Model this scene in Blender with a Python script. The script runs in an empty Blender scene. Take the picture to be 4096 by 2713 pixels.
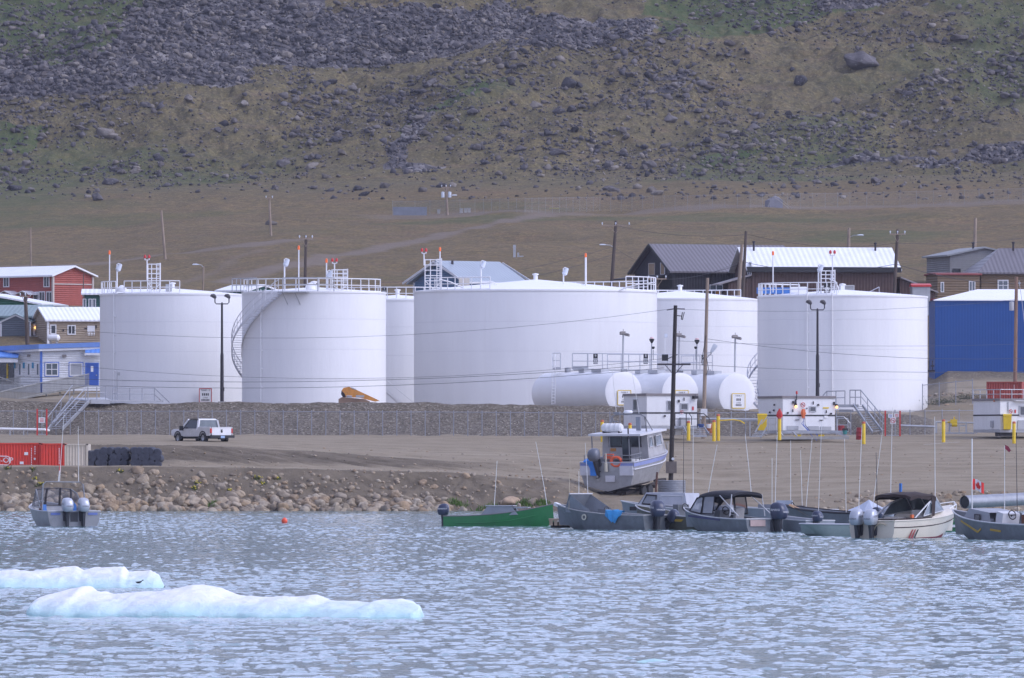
import bpy, bmesh, math, random
import numpy as np
from mathutils import Vector, Matrix, noise as mnoise
random.seed(7); RNG = np.random.default_rng(7)
C = bpy.context.scene.collection
SC = bpy.context.scene
R = math.radians
# ---------------------------------------------------------------- camera
F, HC, VH = 34700.0, 3.57, 1831.0        # focal length in photo pixels, eye height above the water, horizon row
cam = bpy.data.objects.new('camera', bpy.data.cameras.new('camera')); C.objects.link(cam)
cam.location = (0, 0, HC); cam.rotation_euler = (R(90), 0, 0)
cam.data.sensor_width = 36; cam.data.lens = F / 4096 * 36
cam.data.shift_y = (VH - 1356.5) / 4096
cam.data.clip_start = 1; cam.data.clip_end = 6000
SC.camera = cam
# ---------------------------------------------------------------- light
SUN_EL, SUN_AZ = 40, 108                 # degrees; azimuth clockwise from the view direction
w = bpy.data.worlds.new('World'); SC.world = w; w.use_nodes = True
wn = w.node_tree; bg = wn.nodes['Background']
sky = wn.nodes.new('ShaderNodeTexSky'); sky.sky_type = 'NISHITA'; sky.sun_disc = False
sky.sun_elevation = R(SUN_EL); sky.sun_rotation = R(SUN_AZ); sky.air_density = 1.0; sky.dust_density = 2.5; sky.ozone_density = 1.6
tc = wn.nodes.new('ShaderNodeTexCoord'); mp = wn.nodes.new('ShaderNodeMapping'); mp.inputs['Scale'].default_value = (1, 1, 3.5)   # thin lavender grey overcast over the clear sky
cn = wn.nodes.new('ShaderNodeTexNoise'); cn.inputs['Scale'].default_value = 2.2; cn.inputs['Detail'].default_value = 6
cr = wn.nodes.new('ShaderNodeValToRGB'); cr.color_ramp.elements[0].position = .3; cr.color_ramp.elements[0].color = (4.9, 5.5, 9.0, 1); cr.color_ramp.elements[1].position = .7; cr.color_ramp.elements[1].color = (7.1, 7.75, 11.6, 1)
mx = wn.nodes.new('ShaderNodeMix'); mx.data_type = 'RGBA'; mx.inputs[0].default_value = .8
wn.links.new(tc.outputs['Generated'], mp.inputs[0]); wn.links.new(mp.outputs[0], cn.inputs['Vector']); wn.links.new(cn.outputs['Fac'], cr.inputs[0])
wn.links.new(sky.outputs[0], mx.inputs[6]); wn.links.new(cr.outputs[0], mx.inputs[7]); dt = wn.nodes.new('ShaderNodeVectorMath'); dt.operation = 'DOT_PRODUCT'; dt.inputs[1].default_value = (math.sin(R(SUN_AZ)), 0, .25); wn.links.new(tc.outputs['Generated'], dt.inputs[0])   # the cloud glows towards the hidden sun
mr = wn.nodes.new('ShaderNodeMapRange'); mr.inputs[1].default_value = -1; mr.inputs[2].default_value = 1; mr.inputs[3].default_value = .45; mr.inputs[4].default_value = 1.55; wn.links.new(dt.outputs['Value'], mr.inputs[0])
sc_ = wn.nodes.new('ShaderNodeVectorMath'); sc_.operation = 'SCALE'; wn.links.new(mx.outputs[2], sc_.inputs[0]); wn.links.new(mr.outputs[0], sc_.inputs['Scale']); sz = wn.nodes.new('ShaderNodeSeparateXYZ'); wn.links.new(tc.outputs['Generated'], sz.inputs[0])                   # and thins towards the horizon
hr_ = wn.nodes.new('ShaderNodeMapRange'); hr_.inputs[1].default_value = .02; hr_.inputs[2].default_value = .4; hr_.inputs[3].default_value = 1.55; hr_.inputs[4].default_value = 1; wn.links.new(sz.outputs[2], hr_.inputs[0])
s2_ = wn.nodes.new('ShaderNodeVectorMath'); s2_.operation = 'SCALE'; wn.links.new(sc_.outputs[0], s2_.inputs[0]); wn.links.new(hr_.outputs[0], s2_.inputs['Scale']); wn.links.new(s2_.outputs[0], bg.inputs[0]); bg.inputs[1].default_value = 0.115
sun = bpy.data.objects.new('sun', bpy.data.lights.new('sun', 'SUN')); C.objects.link(sun)
sun.data.energy = 1.35; sun.data.angle = R(40); sun.data.color = (0.97, 0.95, 1.0)
sun.rotation_euler = (R(90 - SUN_EL), 0, R(180 - SUN_AZ))
vs = SC.view_settings; vs.view_transform = 'Standard'; vs.look = 'None'; vs.exposure = 0.1; vs.gamma = 1
SC.render.resolution_x, SC.render.resolution_y = 1024, 678
# ---------------------------------------------------------------- helpers
def P(px, py, Y): return Vector(((px - 2048) * Y / F, Y, HC + (VH - py) * Y / F))
def WY(py): return F * HC / (py - VH)                # depth of a point on the water seen at row py
def tag(o, label=None, cat=None, group=None, kind=None):
    if label: o['label'] = label
    if cat: o['category'] = cat
    if group: o['group'] = group
    if kind: o['kind'] = kind
    return o
def thing(name, label, cat, loc=(0, 0, 0), rz=0, group=None, rx=0, ry=0):
    o = bpy.data.objects.new(name, None); C.objects.link(o); o.empty_display_size = .3
    o.location = loc; o.rotation_euler = (rx, ry, rz)
    return tag(o, label, cat, group)
def copy_tree(o, parent=None):
    c = o.copy(); C.objects.link(c); c.parent = parent
    for ch in list(o.children): copy_tree(ch, c)
    return c
def link(name, me, m, parent=None):
    o = bpy.data.objects.new(name, me); C.objects.link(o)
    if m is not None:
        for k in (m if isinstance(m, (list, tuple)) else [m]): me.materials.append(k)
    if parent is not None: o.parent = parent
    return o
class MB:
    def __init__(s, org=None): s.v = []; s.f = []; s.m = []; s.sm = []; s.k = 0; s.org = org
    def add(s, vs, fs, smooth=False):
        n = len(s.v); s.v += [tuple(v) for v in vs]
        for f in fs: s.f.append([n + i for i in f]); s.m.append(s.k); s.sm.append(smooth)
        return s
    def box(s, c, d, rz=0, ry=0, rx=0, taper=1):
        M = Matrix.Rotation(rz, 3, 'Z') @ Matrix.Rotation(ry, 3, 'Y') @ Matrix.Rotation(rx, 3, 'X'); c = Vector(c)
        vs = [c + M @ Vector((x * d[0] / 2 * (taper if z > 0 else 1), y * d[1] / 2 * (taper if z > 0 else 1), z * d[2] / 2)) for z in (-1, 1) for y in (-1, 1) for x in (-1, 1)]
        return s.add(vs, [(0, 2, 3, 1), (4, 5, 7, 6), (0, 1, 5, 4), (2, 6, 7, 3), (0, 4, 6, 2), (1, 3, 7, 5)])
    def bar(s, a, b, wd, ht):                          # rectangular bar from a to b
        a, b = Vector(a), Vector(b); d = b - a
        up = Vector((0, 0, 1)) if abs(d.normalized().z) < .99 else Vector((0, 1, 0))
        r = d.cross(up).normalized() * wd / 2; u = r.cross(d).normalized() * ht / 2
        return s.add([p + q for p in (a, b) for q in (-r - u, r - u, r + u, -r + u)], [(3, 2, 1, 0), (4, 5, 6, 7), (0, 1, 5, 4), (1, 2, 6, 5), (2, 3, 7, 6), (3, 0, 4, 7)])
    def tube(s, pts, r, n=6, cap=True, r2=None, closed=False):
        pts = [Vector(p) for p in pts]; m = len(pts); vs = []
        for i, p in enumerate(pts):
            if closed: d = pts[(i + 1) % m] - pts[i - 1]
            else: d = pts[min(i + 1, m - 1)] - pts[max(i - 1, 0)]
            d.normalize(); up = Vector((0, 0, 1)) if abs(d.z) < .95 else Vector((0, 1, 0))
            a = d.cross(up).normalized(); b = a.cross(d)
            rr = r if r2 is None else r + (r2 - r) * i / (m - 1)
            vs += [p + (a * math.cos(k * 2 * math.pi / n) + b * math.sin(k * 2 * math.pi / n)) * rr for k in range(n)]
        fs = [(i * n + k, i * n + (k + 1) % n, (i + 1) * n + (k + 1) % n, (i + 1) * n + k) for i in range(m - 1) for k in range(n)]
        if closed: fs += [((m - 1) * n + k, (m - 1) * n + (k + 1) % n, (k + 1) % n, k) for k in range(n)]
        s.add(vs, fs, n > 5)
        if cap and not closed: s.add(vs[:n], [tuple(range(n))[::-1]]); s.add(vs[-n:], [tuple(range(n))])
        return s
    def lathe(s, prof, c=(0, 0, 0), n=24, axis='z', smooth=True, M=None, a0=0, a1=2 * math.pi):
        full = abs(a1 - a0 - 2 * math.pi) < 1e-6; cols = n if full else n + 1; c = Vector(c); vs = []
        for r, z in prof:
            for k in range(cols):
                t = a0 + (a1 - a0) * k / n; q = Vector((r * math.cos(t), r * math.sin(t), z))
                if axis == 'x': q = Vector((q.z, q.x, q.y))
                elif axis == 'y': q = Vector((q.x, q.z, q.y))
                if M: q = M @ q
                vs.append(c + q)
        fs = []
        for i in range(len(prof) - 1):
            for k in range(n):
                k2 = (k + 1) % cols
                fs.append((i * cols + k, i * cols + k2, (i + 1) * cols + k2, (i + 1) * cols + k))
        return s.add(vs, fs, smooth)
    def loft(s, rings, closed=True, cap=True, smooth=True):
        n = len(rings[0]); vs = [p for r in rings for p in r]; e = n if closed else n - 1
        s.add(vs, [(i * n + k, i * n + (k + 1) % n, (i + 1) * n + (k + 1) % n, (i + 1) * n + k) for i in range(len(rings) - 1) for k in range(e)], smooth)
        if cap and closed: s.add(rings[0], [tuple(range(n))[::-1]]); s.add(rings[-1], [tuple(range(n))])
        return s
    def prism(s, poly, a, b):                           # polygon (list of 3D points), extruded by vector b-a
        d = Vector(b) - Vector(a); n = len(poly); v = [Vector(p) for p in poly]
        return s.add(v + [p + d for p in v], [tuple(range(n))[::-1], tuple(range(n, 2 * n))] + [(i, (i + 1) % n, n + (i + 1) % n, n + i) for i in range(n)])
    def quad(s, *p): return s.add(p, [tuple(range(len(p)))])
    def rail(s, pts, h=1.05, step=1.6, r=.03, mid=True, closed=False):
        pts = [Vector(p) for p in pts]; Z = Vector((0, 0, 1)); seg = list(zip(pts, pts[1:] + pts[:1])) if closed else list(zip(pts, pts[1:]))
        for a, b in seg:
            s.tube([a + Z * h, b + Z * h], r, 5)
            if mid: s.tube([a + Z * h * .52, b + Z * h * .52], r * .8, 5)
            n = max(1, round((b - a).length / step))
            for i in range(n): q = a.lerp(b, i / n); s.tube([q, q + Z * h], r, 5)
        if not closed: s.tube([pts[-1], pts[-1] + Z * h], r, 5)
        return s
    def build(s, name, m, parent=None):
        me = bpy.data.meshes.new(name); v = s.v
        if s.org is not None: o = s.org; v = [(a - o[0], b - o[1], c - o[2]) for a, b, c in v]
        me.from_pydata(v, [], s.f); me.polygons.foreach_set('use_smooth', s.sm)
        if any(s.m): me.polygons.foreach_set('material_index', s.m)
        bm = bmesh.new(); bm.from_mesh(me); bmesh.ops.recalc_face_normals(bm, faces=bm.faces); bm.to_mesh(me); bm.free()
        if any(s.sm): me.set_sharp_from_angle(angle=R(40))
        me.update(); return link(name, me, m, parent)
_txt = {}
def text_mb(mb, string, size, M, depth=.004):            # lettering as flat mesh, M places it (x right, y up, z towards the reader)
    if string not in _txt:
        cu = bpy.data.curves.new('lettering', 'FONT'); cu.body = string; cu.size = 1; cu.align_x = 'CENTER'; cu.align_y = 'CENTER'; cu.resolution_u = 2
        o = bpy.data.objects.new('lettering', cu); me = bpy.data.meshes.new_from_object(o)
        _txt[string] = ([v.co.copy() for v in me.vertices], [tuple(p.vertices) for p in me.polygons])
        bpy.data.objects.remove(o); bpy.data.meshes.remove(me); bpy.data.curves.remove(cu)
    v, f = _txt[string]
    return mb.add([M @ (p * size) for p in v], f)
def facing(loc, right, up=(0, 0, 1)):
    r = Vector(right).normalized(); u = Vector(up).normalized(); n = r.cross(u)
    return Matrix(((r.x, u.x, n.x, loc[0]), (r.y, u.y, n.y, loc[1]), (r.z, u.z, n.z, loc[2]), (0, 0, 0, 1)))
def mesh_np(name, v, f):
    me = bpy.data.meshes.new(name); k = f.shape[1]
    me.vertices.add(len(v)); me.vertices.foreach_set('co', v.astype(np.float32).ravel())
    me.loops.add(f.size); me.loops.foreach_set('vertex_index', f.astype(np.int32).ravel())
    me.polygons.add(len(f)); me.polygons.foreach_set('loop_start', np.arange(0, f.size, k, dtype=np.int32))
    me.update(calc_edges=True); return me
def grid_faces(nr, nc):
    i = np.arange(nr - 1)[:, None] * nc + np.arange(nc - 1)[None, :]
    return np.stack([i, i + 1, i + nc + 1, i + nc], -1).reshape(-1, 4)
def set_attr(me, name, rgba):
    a = me.color_attributes.new(name, 'FLOAT_COLOR', 'POINT'); a.data.foreach_set('color', rgba.astype(np.float32).ravel())
def hsh(a, b, seed):
    h = (a.astype(np.int64) * 374761393 + b.astype(np.int64) * 668265263 + seed * 974634541) & 0xffffffff
    h = ((h ^ (h >> 13)) * 1274126177) & 0xffffffff; return ((h ^ (h >> 16)) & 0xffff) / 65535.
def vnoise(x, y, seed=0):
    xi, yi = np.floor(x), np.floor(y); fx, fy = x - xi, y - yi; fx = fx * fx * (3 - 2 * fx); fy = fy * fy * (3 - 2 * fy)
    a, b, c, d = hsh(xi, yi, seed), hsh(xi + 1, yi, seed), hsh(xi, yi + 1, seed), hsh(xi + 1, yi + 1, seed)
    return (a * (1 - fx) + b * fx) * (1 - fy) + (c * (1 - fx) + d * fx) * fy - .5
def fbm(x, y, oct=4, seed=0, gain=.5):
    t = 0; a = 1.
    for i in range(oct): t = t + a * vnoise(x, y, seed + i); x = x * 2.03 + 7.1; y = y * 2.03 + 3.7; a *= gain
    return t
# ---------------------------------------------------------------- materials
def lin(c): return tuple((x / 12.92 if x <= .04045 else ((x + .055) / 1.055) ** 2.4) for x in c)
_m = {}
class NT:
    def __init__(s, name):
        s.m = bpy.data.materials.new(name); s.m.use_nodes = True; s.t = s.m.node_tree; s.b = s.t.nodes['Principled BSDF']; s.out = s.t.nodes['Material Output']
    def n(s, ty, **kw):
        o = s.t.nodes.new('ShaderNode' + ty)
        for k, v in kw.items():
            if k[0] == 'i': o.inputs[int(k[1:])].default_value = v
            else: setattr(o, k, v)
        return o
    def l(s, a, b): s.t.links.new(a, b)
    def coord(s, scale=(1, 1, 1), kind='Object'):
        t = s.n('TexCoord'); m = s.n('Mapping'); m.inputs['Scale'].default_value = scale; s.l(t.outputs[kind], m.inputs[0]); return m.outputs[0]
    def noise(s, vec, scale, detail=4, rough=.55):
        o = s.n('TexNoise'); o.inputs['Scale'].default_value = scale; o.inputs['Detail'].default_value = detail; o.inputs['Roughness'].default_value = rough
        s.l(vec, o.inputs['Vector']); return o.outputs['Fac']
    def vor(s, vec, scale, feature='F1', out='Distance', rnd=1):
        o = s.n('TexVoronoi'); o.feature = feature; o.inputs['Scale'].default_value = scale; o.inputs['Randomness'].default_value = rnd
        s.l(vec, o.inputs['Vector']); return o.outputs[out]
    def ramp(s, fac, stops, mode='LINEAR'):
        o = s.n('ValToRGB'); o.color_ramp.interpolation = mode; e = o.color_ramp.elements
        while len(e) < len(stops): e.new(.5)
        for k, (p, c) in enumerate(stops): e[k].position = p; e[k].color = (c, c, c, 1) if not hasattr(c, '__len__') else (*c, 1)
        s.l(fac, o.inputs[0]); return o.outputs[0]
    def mix(s, fac, a, b, mode='MIX'):
        o = s.n('Mix', data_type='RGBA', blend_type=mode)
        for sock, v in ((o.inputs[0], fac), (o.inputs[6], a), (o.inputs[7], b)):
            if isinstance(v, (int, float)): sock.default_value = v if sock == o.inputs[0] else (v, v, v, 1)
            elif isinstance(v, tuple): sock.default_value = (*v, 1)
            else: s.l(v, sock)
        return o.outputs[2]
    def math(s, op, a, b=None):
        o = s.n('Math', operation=op)
        for k, v in ((0, a), (1, b)):
            if v is None: continue
            if isinstance(v, (int, float)): o.inputs[k].default_value = v
            else: s.l(v, o.inputs[k])
        return o.outputs[0]
    def bump(s, h, strength=.5, dist=.05):
        o = s.n('Bump'); o.inputs['Strength'].default_value = strength; o.inputs['Distance'].default_value = dist
        s.l(h, o.inputs['Height']); s.l(o.outputs[0], s.b.inputs['Normal'])
    def set(s, rough=.5, metal=0, spec=None):
        s.b.inputs['Roughness'].default_value = rough; s.b.inputs['Metallic'].default_value = metal
        if spec is not None: s.b.inputs['Specular IOR Level'].default_value = spec
        return s
def M(name, col, rough=.5, metal=0, var=.12, scale=1.5, streak=False, ribs=None, ribax=0, ribdist=.03, spec=None, emit=0, dirt=None, dirtamt=.0):
    """painted / metal / fabric surface with uneven tone, optional ribs (spacing in metres) along an axis and optional dirt"""
    if name in _m: return _m[name]
    t = NT(name); t.set(rough, metal, spec)
    v = t.coord((1, 1, .25) if streak else (1, 1, 1)); n1 = t.noise(v, scale, 5, .6)
    lo = tuple(x * (1 - var) for x in col); hi = tuple(min(1, x * (1 + var)) for x in col)
    c = t.ramp(n1, [(.3, lo), (.7, hi)])
    if dirt:
        n2 = t.noise(v, scale * 2.7, 6, .7); c = t.mix(t.math('MULTIPLY', t.ramp(n2, [(.45, 0.), (.75, 1.)]), dirtamt), c, dirt)
    if ribs:
        wv = t.n('TexWave', wave_type='BANDS', bands_direction='XYZ'[ribax], wave_profile='SIN'); t.l(t.coord(), wv.inputs[0]); wv.inputs['Scale'].default_value = 0.314 / ribs
        t.bump(wv.outputs['Fac'], 1, ribdist)
    t.l(c, t.b.inputs['Base Color'])
    if emit: t.b.inputs['Emission Color'].default_value = (*col, 1); t.b.inputs['Emission Strength'].default_value = emit
    _m[name] = t.m; return t.m
# ---------------------------------------------------------------- terrain
COLS = np.array([-1500, 0, 450, 900, 1800, 2280, 2400, 2900, 3300, 3650, 3790, 4096, 5600.])
ROWS = [  # depth, mode (z = height, p = the photo row the ground shows at), one value per column
 (540, 'z', [-2.5] * 13),
 (572, 'z', [-1.2, -1.2, -1.2, -1.2, -1.2, -.4, -.4, -.25, -.5, -.8, -.8, -.8, -.8]),
 (579, 'z', [.0, .0, .0, .0, .0, .3, .3, .4, .3, .2, .2, .2, .2]),
 (584.5, 'p', [1868, 1868, 1868, 1870, 1890, 1932, 1988, 1998, 1985, 1960, 1960, 1965, 1965]),
 (600, 'p', [1862, 1862, 1862, 1864, 1882, 1898, 1925, 1945, 1925, 1915, 1915, 1915, 1915]),
 (609, 'p', [1790, 1790, 1786, 1790, 1850, 1872, 1872, 1895, 1880, 1880, 1880, 1880, 1880]),
 (640, 'p', [1765, 1765, 1765, 1765, 1785, 1790, 1790, 1790, 1790, 1790, 1790, 1790, 1790]),
 (662, 'p', [1745, 1745, 1745, 1745, 1750, 1752, 1752, 1752, 1745, 1745, 1745, 1742, 1742]),
 (671, 'p', [1738, 1738, 1738, 1738, 1742, 1745, 1745, 1745, 1740, 1738, 1736, 1735, 1735]),
 (678, 'p', [1608, 1608, 1610, 1612, 1616, 1622, 1622, 1640, 1648, 1658, 1705, 1710, 1710]),
 (681, 'p', [1609, 1609, 1611, 1613, 1617, 1623, 1623, 1641, 1649, 1659, 1690, 1695, 1695]),
 (686, 'z', [6.3, 6.3, 6.3, 6.3, 6.3, 6.3, 6.3, 6.3, 6.3, 6.5, 6.6, 6.6, 6.6]),
 (700, 'p', [1612, 1612, 1625, 1640, 1640, 1640, 1640, 1640, 1640, 1640, 1612, 1606, 1606]),
 (718, 'p', [1609, 1609, 1620, 1698, 1698, 1698, 1698, 1698, 1698, 1660, 1572, 1570, 1570]),
 (728, 'p', [1603, 1603, 1612, 1695, 1695, 1695, 1695, 1695, 1695, 1650, 1562, 1566, 1566]),
 (740, 'p', [1598, 1598, 1602, 1680, 1690, 1690, 1690, 1690, 1690, 1600, 1491, 1488, 1488]),
 (760, 'p', [1566, 1562, 1556, 1660, 1680, 1680, 1680, 1680, 1640, 1500, 1480, 1480, 1480]),
 (800, 'p', [1372, 1372, 1372, 1400, 1420, 1420, 1420, 1420, 1380, 1330, 1320, 1320, 1320]),
 (850, 'p', [1238, 1238, 1238, 1190, 1180, 1180, 1180, 1180, 1180, 1180, 1180, 1180, 1180]),
 (900, 'p', [1120, 1120, 1120, 1110, 1095, 1085, 1085, 1080, 1070, 1060, 1060, 1050, 1050]),
 (950, 'p', [1072, 1072, 1060, 1020, 1010, 1000, 1000, 990, 985, 980, 980, 970, 970]),
 (1075, 'p', [945, 938, 915, 890, 864, 850, 850, 841, 834, 829, 824, 814, 814]),
 (1082, 'p', [938, 932, 910, 886, 858, 845, 845, 836, 829, 824, 819, 809, 809]),
 (1160, 'p', [770, 760, 745, 735, 715, 705, 705, 700, 695, 690, 690, 688, 688]),
 (1172, 'p', [690, 690, 680, 665, 640, 620, 620, 620, 610, 600, 590, 590, 590]),
 (1245, 'p', [-30] * 13), (1330, 'p', [-700] * 13), (1500, 'p', [-1300] * 13)]
ZT = np.array([[v if m == 'z' else HC + (VH - v) * y / F for v in vals] for y, m, vals in ROWS]); YR = np.array([r[0] for r in ROWS], float)
def H0(X, Y):
    px = 2048 + X * F / Y; zc = np.stack([np.interp(Y, YR, ZT[:, c]) for c in range(len(COLS))], 0)
    t = np.clip(np.interp(px, COLS, np.arange(len(COLS))), 0, len(COLS) - 1.001); i = t.astype(int); f = t - i
    return np.take_along_axis(zc, i[None], 0)[0] * (1 - f) + np.take_along_axis(zc, i[None] + 1, 0)[0] * f
def H(X, Y):
    X = np.asarray(X, float); Y = np.asarray(Y, float); z = H0(X, Y); px = 2048 + X * F / Y
    band = lambda a, b, e: np.clip((Y - a) / e, 0, 1) * np.clip((b - Y) / e, 0, 1)
    left = np.clip((2500 - px) / 400, 0, 1)
    bank = band(576, 585, 2) * (.25 + .75 * left)
    z = z + bank * (fbm(X * .35 + Y * .2, Y * .25 - X * .04, 4, 3) * .6 + fbm(X * 1.6, Y * 1.6, 3, 9) * .18)
    gul = band(600, 612, 2) * left
    z = z + gul * (np.abs(fbm((X + Y * .9) * .7, (Y - X * .1) * .12, 3, 21)) - .2) * -.55 + band(585, 640, 4) * fbm(X * .3, Y * .2, 3, 14) * .12
    z = z + band(668, 684, 3) * np.clip((3760 - px) / 60, 0, 1) * fbm(X * .6, Y * .6, 4, 5) * .2 + band(670, 690, 5) * fbm(X * .07, Y * 0, 2, 6) * .35
    z = z + band(690, 1160, 20) * fbm(X * .08, Y * .05, 4, 8) * .9
    hill = np.clip((Y - 1150) / 40, 0, 1)
    z = z + hill * (fbm(X * .045 - Y * .03, Y * .05, 5, 31) * 5 + fbm(X * .3, Y * .3, 4, 37) * 1.5 + fbm(X * 1.2, Y * 1.2, 2, 39) * .25)
    return z
def hz(x, y): return float(H(np.array([x]), np.array([y]))[0])
def ground(px, py, y0, y1, n=400):                      # first ground point seen at a photo pixel between two depths
    Y = np.linspace(y0, y1, n); X = (px - 2048) * Y / F; q = VH - (H(X, Y) - HC) * F / Y
    k = np.nonzero(q <= py)[0]; k = k[0] if len(k) else n - 1
    return Vector((X[k], Y[k], HC + (VH - q[k]) * Y[k] / F))
def inpoly(px, py, poly):
    r = np.zeros(px.shape, bool); n = len(poly)
    for i in range(n):
        (x1, y1), (x2, y2) = poly[i], poly[(i + 1) % n]
        c = ((y1 > py) != (y2 > py)) & (px < (x2 - x1) * (py - y1) / (y2 - y1 + 1e-9) + x1); r ^= c
    return r
SCREE = [(-900, 500), (0, 400), (350, 385), (560, 340), (650, 310), (1000, 290), (1370, 270), (1600, 245), (2130, 200), (2380, 180), (2600, 130), (2760, 30), (2850, -400), (700, -400), (590, 40), (480, 120), (400, 220), (0, 235), (-900, 300)]
SCREE2 = [[(1480, 690), (1560, 600), (1640, 560), (1750, 470), (1800, 480), (1720, 580), (1700, 680), (1600, 705)], [(2500, 350), (2620, 290), (2760, 260), (2700, 350), (2600, 380)], [(3250, 690), (3450, 650), (3800, 680), (3900, 600), (4300, 540), (4300, 700), (3900, 690)], [(3300, 0), (3700, -60), (3640, 10), (3330, 50)]]
GREEN = [[(-900, 0), (590, -200), (590, 40), (480, 120), (400, 220), (-900, 290)], [(2640, 110), (2850, -200), (3500, -200), (3550, 30), (3200, 90), (2900, 120)], [(1640, 520), (1800, 400), (2000, 300), (2120, 270), (2000, 340), (1860, 420), (1750, 520), (1660, 560)], [(-900, 560), (0, 520), (180, 540), (120, 640), (-900, 700)], [(2760, 640), (3000, 570), (3120, 560), (3000, 640), (2800, 680)]]
def ysteps(segs):
    y = []
    for a, b, s in segs: y += list(np.arange(a, b, s))
    return np.array(y + [segs[-1][1]])
GY = ysteps([(540, 575, 5), (575, 587, .16), (587, 600, .5), (600, 613, .25), (613, 668, .9), (668, 684, .25), (684, 720, 3), (720, 745, .6), (745, 850, 3), (850, 1070, 2), (1070, 1090, .7), (1090, 1150, 2), (1150, 1255, .32), (1255, 1500, 20)])
GP = np.concatenate([[-9000, -5000, -2500, -1400, -900, -600, -400], np.arange(-200, 4301, 6.5), [4500, 4700, 5000, 5600, 6800, 9000, 13000]])
gY, gP = np.meshgrid(GY, GP, indexing='ij'); gX = (gP - 2048) * gY / F; gZ = H(gX, gY)
gq = VH - (gZ - HC) * F / gY
jx = gP + fbm(gX * .06, gY * .06, 4, 50) * 160; jy = gq + fbm(gX * .06, gY * .06, 4, 60) * 90
hillm = np.clip((gY - 1140) / 20, 0, 1)
scree = inpoly(jx, jy, SCREE).astype(float)
for q in SCREE2: scree = np.maximum(scree, inpoly(jx, jy, q) * .9)
scree = np.where((fbm(gX * .05 + 4, gY * .07, 4, 88) > .16) & (gP > 1300), .3 * scree, scree)
rocky = np.clip((fbm(gX * .05, gY * .06, 5, 71) + .02) * 3, 0, 1) * .75
scree = np.maximum(scree, rocky * .55) * hillm
green = np.zeros_like(gX)
for q in GREEN: green = np.maximum(green, inpoly(jx, jy, q))
green = np.clip(green * .9 + np.clip(fbm(gX * .03 + 9, gY * .04, 4, 77) * 2.0 - .42, 0, .6), 0, 1) * np.clip((gY - 850) / 60, 0, 1)
grass = np.clip((gY - 742) / 60, 0, 1)                # 0 bare earth, 1 tundra grass
grass = np.where((gP > 3690) & (gY > 684) & (gY < 720), .45, grass)
# gravel: 1 on the berm
grav = np.clip((gY - 670) / 1, 0, 1) * np.clip((686 - gY) / 2, 0, 1) * np.clip((3760 - gP) / 40, 0, 1)
grav = np.maximum(grav, np.clip((gY - 733) / 4, 0, 1) * np.clip((770 - gY) / 10, 0, 1) * np.clip((gP - 3690) / 40, 0, 1) * .8)
bank = np.clip((gY - 575) / 2, 0, 1) * np.clip((586 - gY) / 1.5, 0, 1) * np.clip((2700 - gP) / 500, .35, 1) + np.clip((gY - 601) / 2, 0, 1) * np.clip((614 - gY) / 4, 0, 1) * np.clip((2100 - gP) / 400, 0, 1)
# worn tracks over the lower hill
def track(pts, wd):
    d = np.full(gX.shape, 1e9); pts = [ground(px, py, 850, 1100) for px, py in pts]
    for a, b in zip(pts, pts[1:]):
        ex, ey = b.x - a.x, b.y - a.y; t = np.clip(((gX - a.x) * ex + (gY - a.y) * ey) / (ex * ex + ey * ey), 0, 1)
        d = np.minimum(d, np.hypot(gX - a.x - t * ex, gY - a.y - t * ey))
    return np.clip((wd + fbm(gX * .4, gY * .4, 3, 90) * wd * .5 - d) / 1.2, 0, 1)
path = np.maximum(track([(900, 1130), (1250, 1050), (1560, 985), (1900, 915), (2200, 858)], 2.2), track([(-300, 1085), (100, 1066), (450, 1050), (760, 1010), (960, 985), (1200, 960)], 3))
path = np.maximum(path, np.clip((gY - 1072) / 2, 0, 1) * np.clip((1085 - gY) / 2, 0, 1) * np.clip((gP - 1400) / 200, 0, 1) * .8)
path = np.maximum(path, track([(700, 1140), (900, 1060), (1050, 1000)], 1.2) * .5)
gme = mesh_np('ground', np.stack([gX, gY, gZ], -1).reshape(-1, 3), grid_faces(*gX.shape))
gme.polygons.foreach_set('use_smooth', [True] * len(gme.polygons))
set_attr(gme, 'zone', np.stack([scree, green, grass, np.ones_like(gX)], -1).reshape(-1, 4))
set_attr(gme, 'zone2', np.stack([grav, bank, path, np.ones_like(gX)], -1).reshape(-1, 4))
t = NT('terrain'); t.set(.95, 0, .15)
def attr(n):
    a = t.n('Attribute', attribute_name=n); s = t.n('SeparateColor'); t.l(a.outputs['Color'], s.inputs[0]); return s.outputs
z1, z2 = attr('zone'), attr('zone2'); co = t.coord()
n_big = t.noise(co, .05, 5, .6); n_mid = t.noise(co, .45, 6, .65); n_fine = t.noise(co, 3.5, 5, .7)
n_str = t.noise(t.coord((.12, .3, 1.2)), .9, 6, .65)
earth = t.mix(t.ramp(n_mid, [(.35, 0.), (.65, 1.)]), (.235, .192, .132), (.315, .26, .185))
earth = t.mix(t.ramp(t.noise(t.coord((.06, .5, .5)), 1.0, 5, .6), [(.45, 0.), (.65, .7)]), earth, (.36, .305, .225))
bankc = t.mix(t.ramp(n_mid, [(.3, 0.), (.7, 1.)]), (.125, .102, .074), (.22, .18, .13))
earth = t.mix(z2[1], earth, bankc)
vg = t.vor(co, 9.5, 'F1', 'Color'); gs = t.n('SeparateColor'); t.l(vg, gs.inputs[0])
gravel = t.ramp(gs.outputs[0], [(.0, (.07, .058, .045)), (.4, (.13, .109, .082)), (.75, (.18, .153, .118)), (.94, (.26, .225, .18)), (1., (.40, .36, .30))])
earth = t.mix(z2[0], earth, gravel)
gr = t.mix(t.ramp(n_big, [(.35, 0.), (.65, 1.)]), (.155, .128, .060), (.228, .182, .086))
gr = t.mix(t.ramp(n_mid, [(.4, 0.), (.62, 1.)]), gr, (.11, .098, .052))
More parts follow.
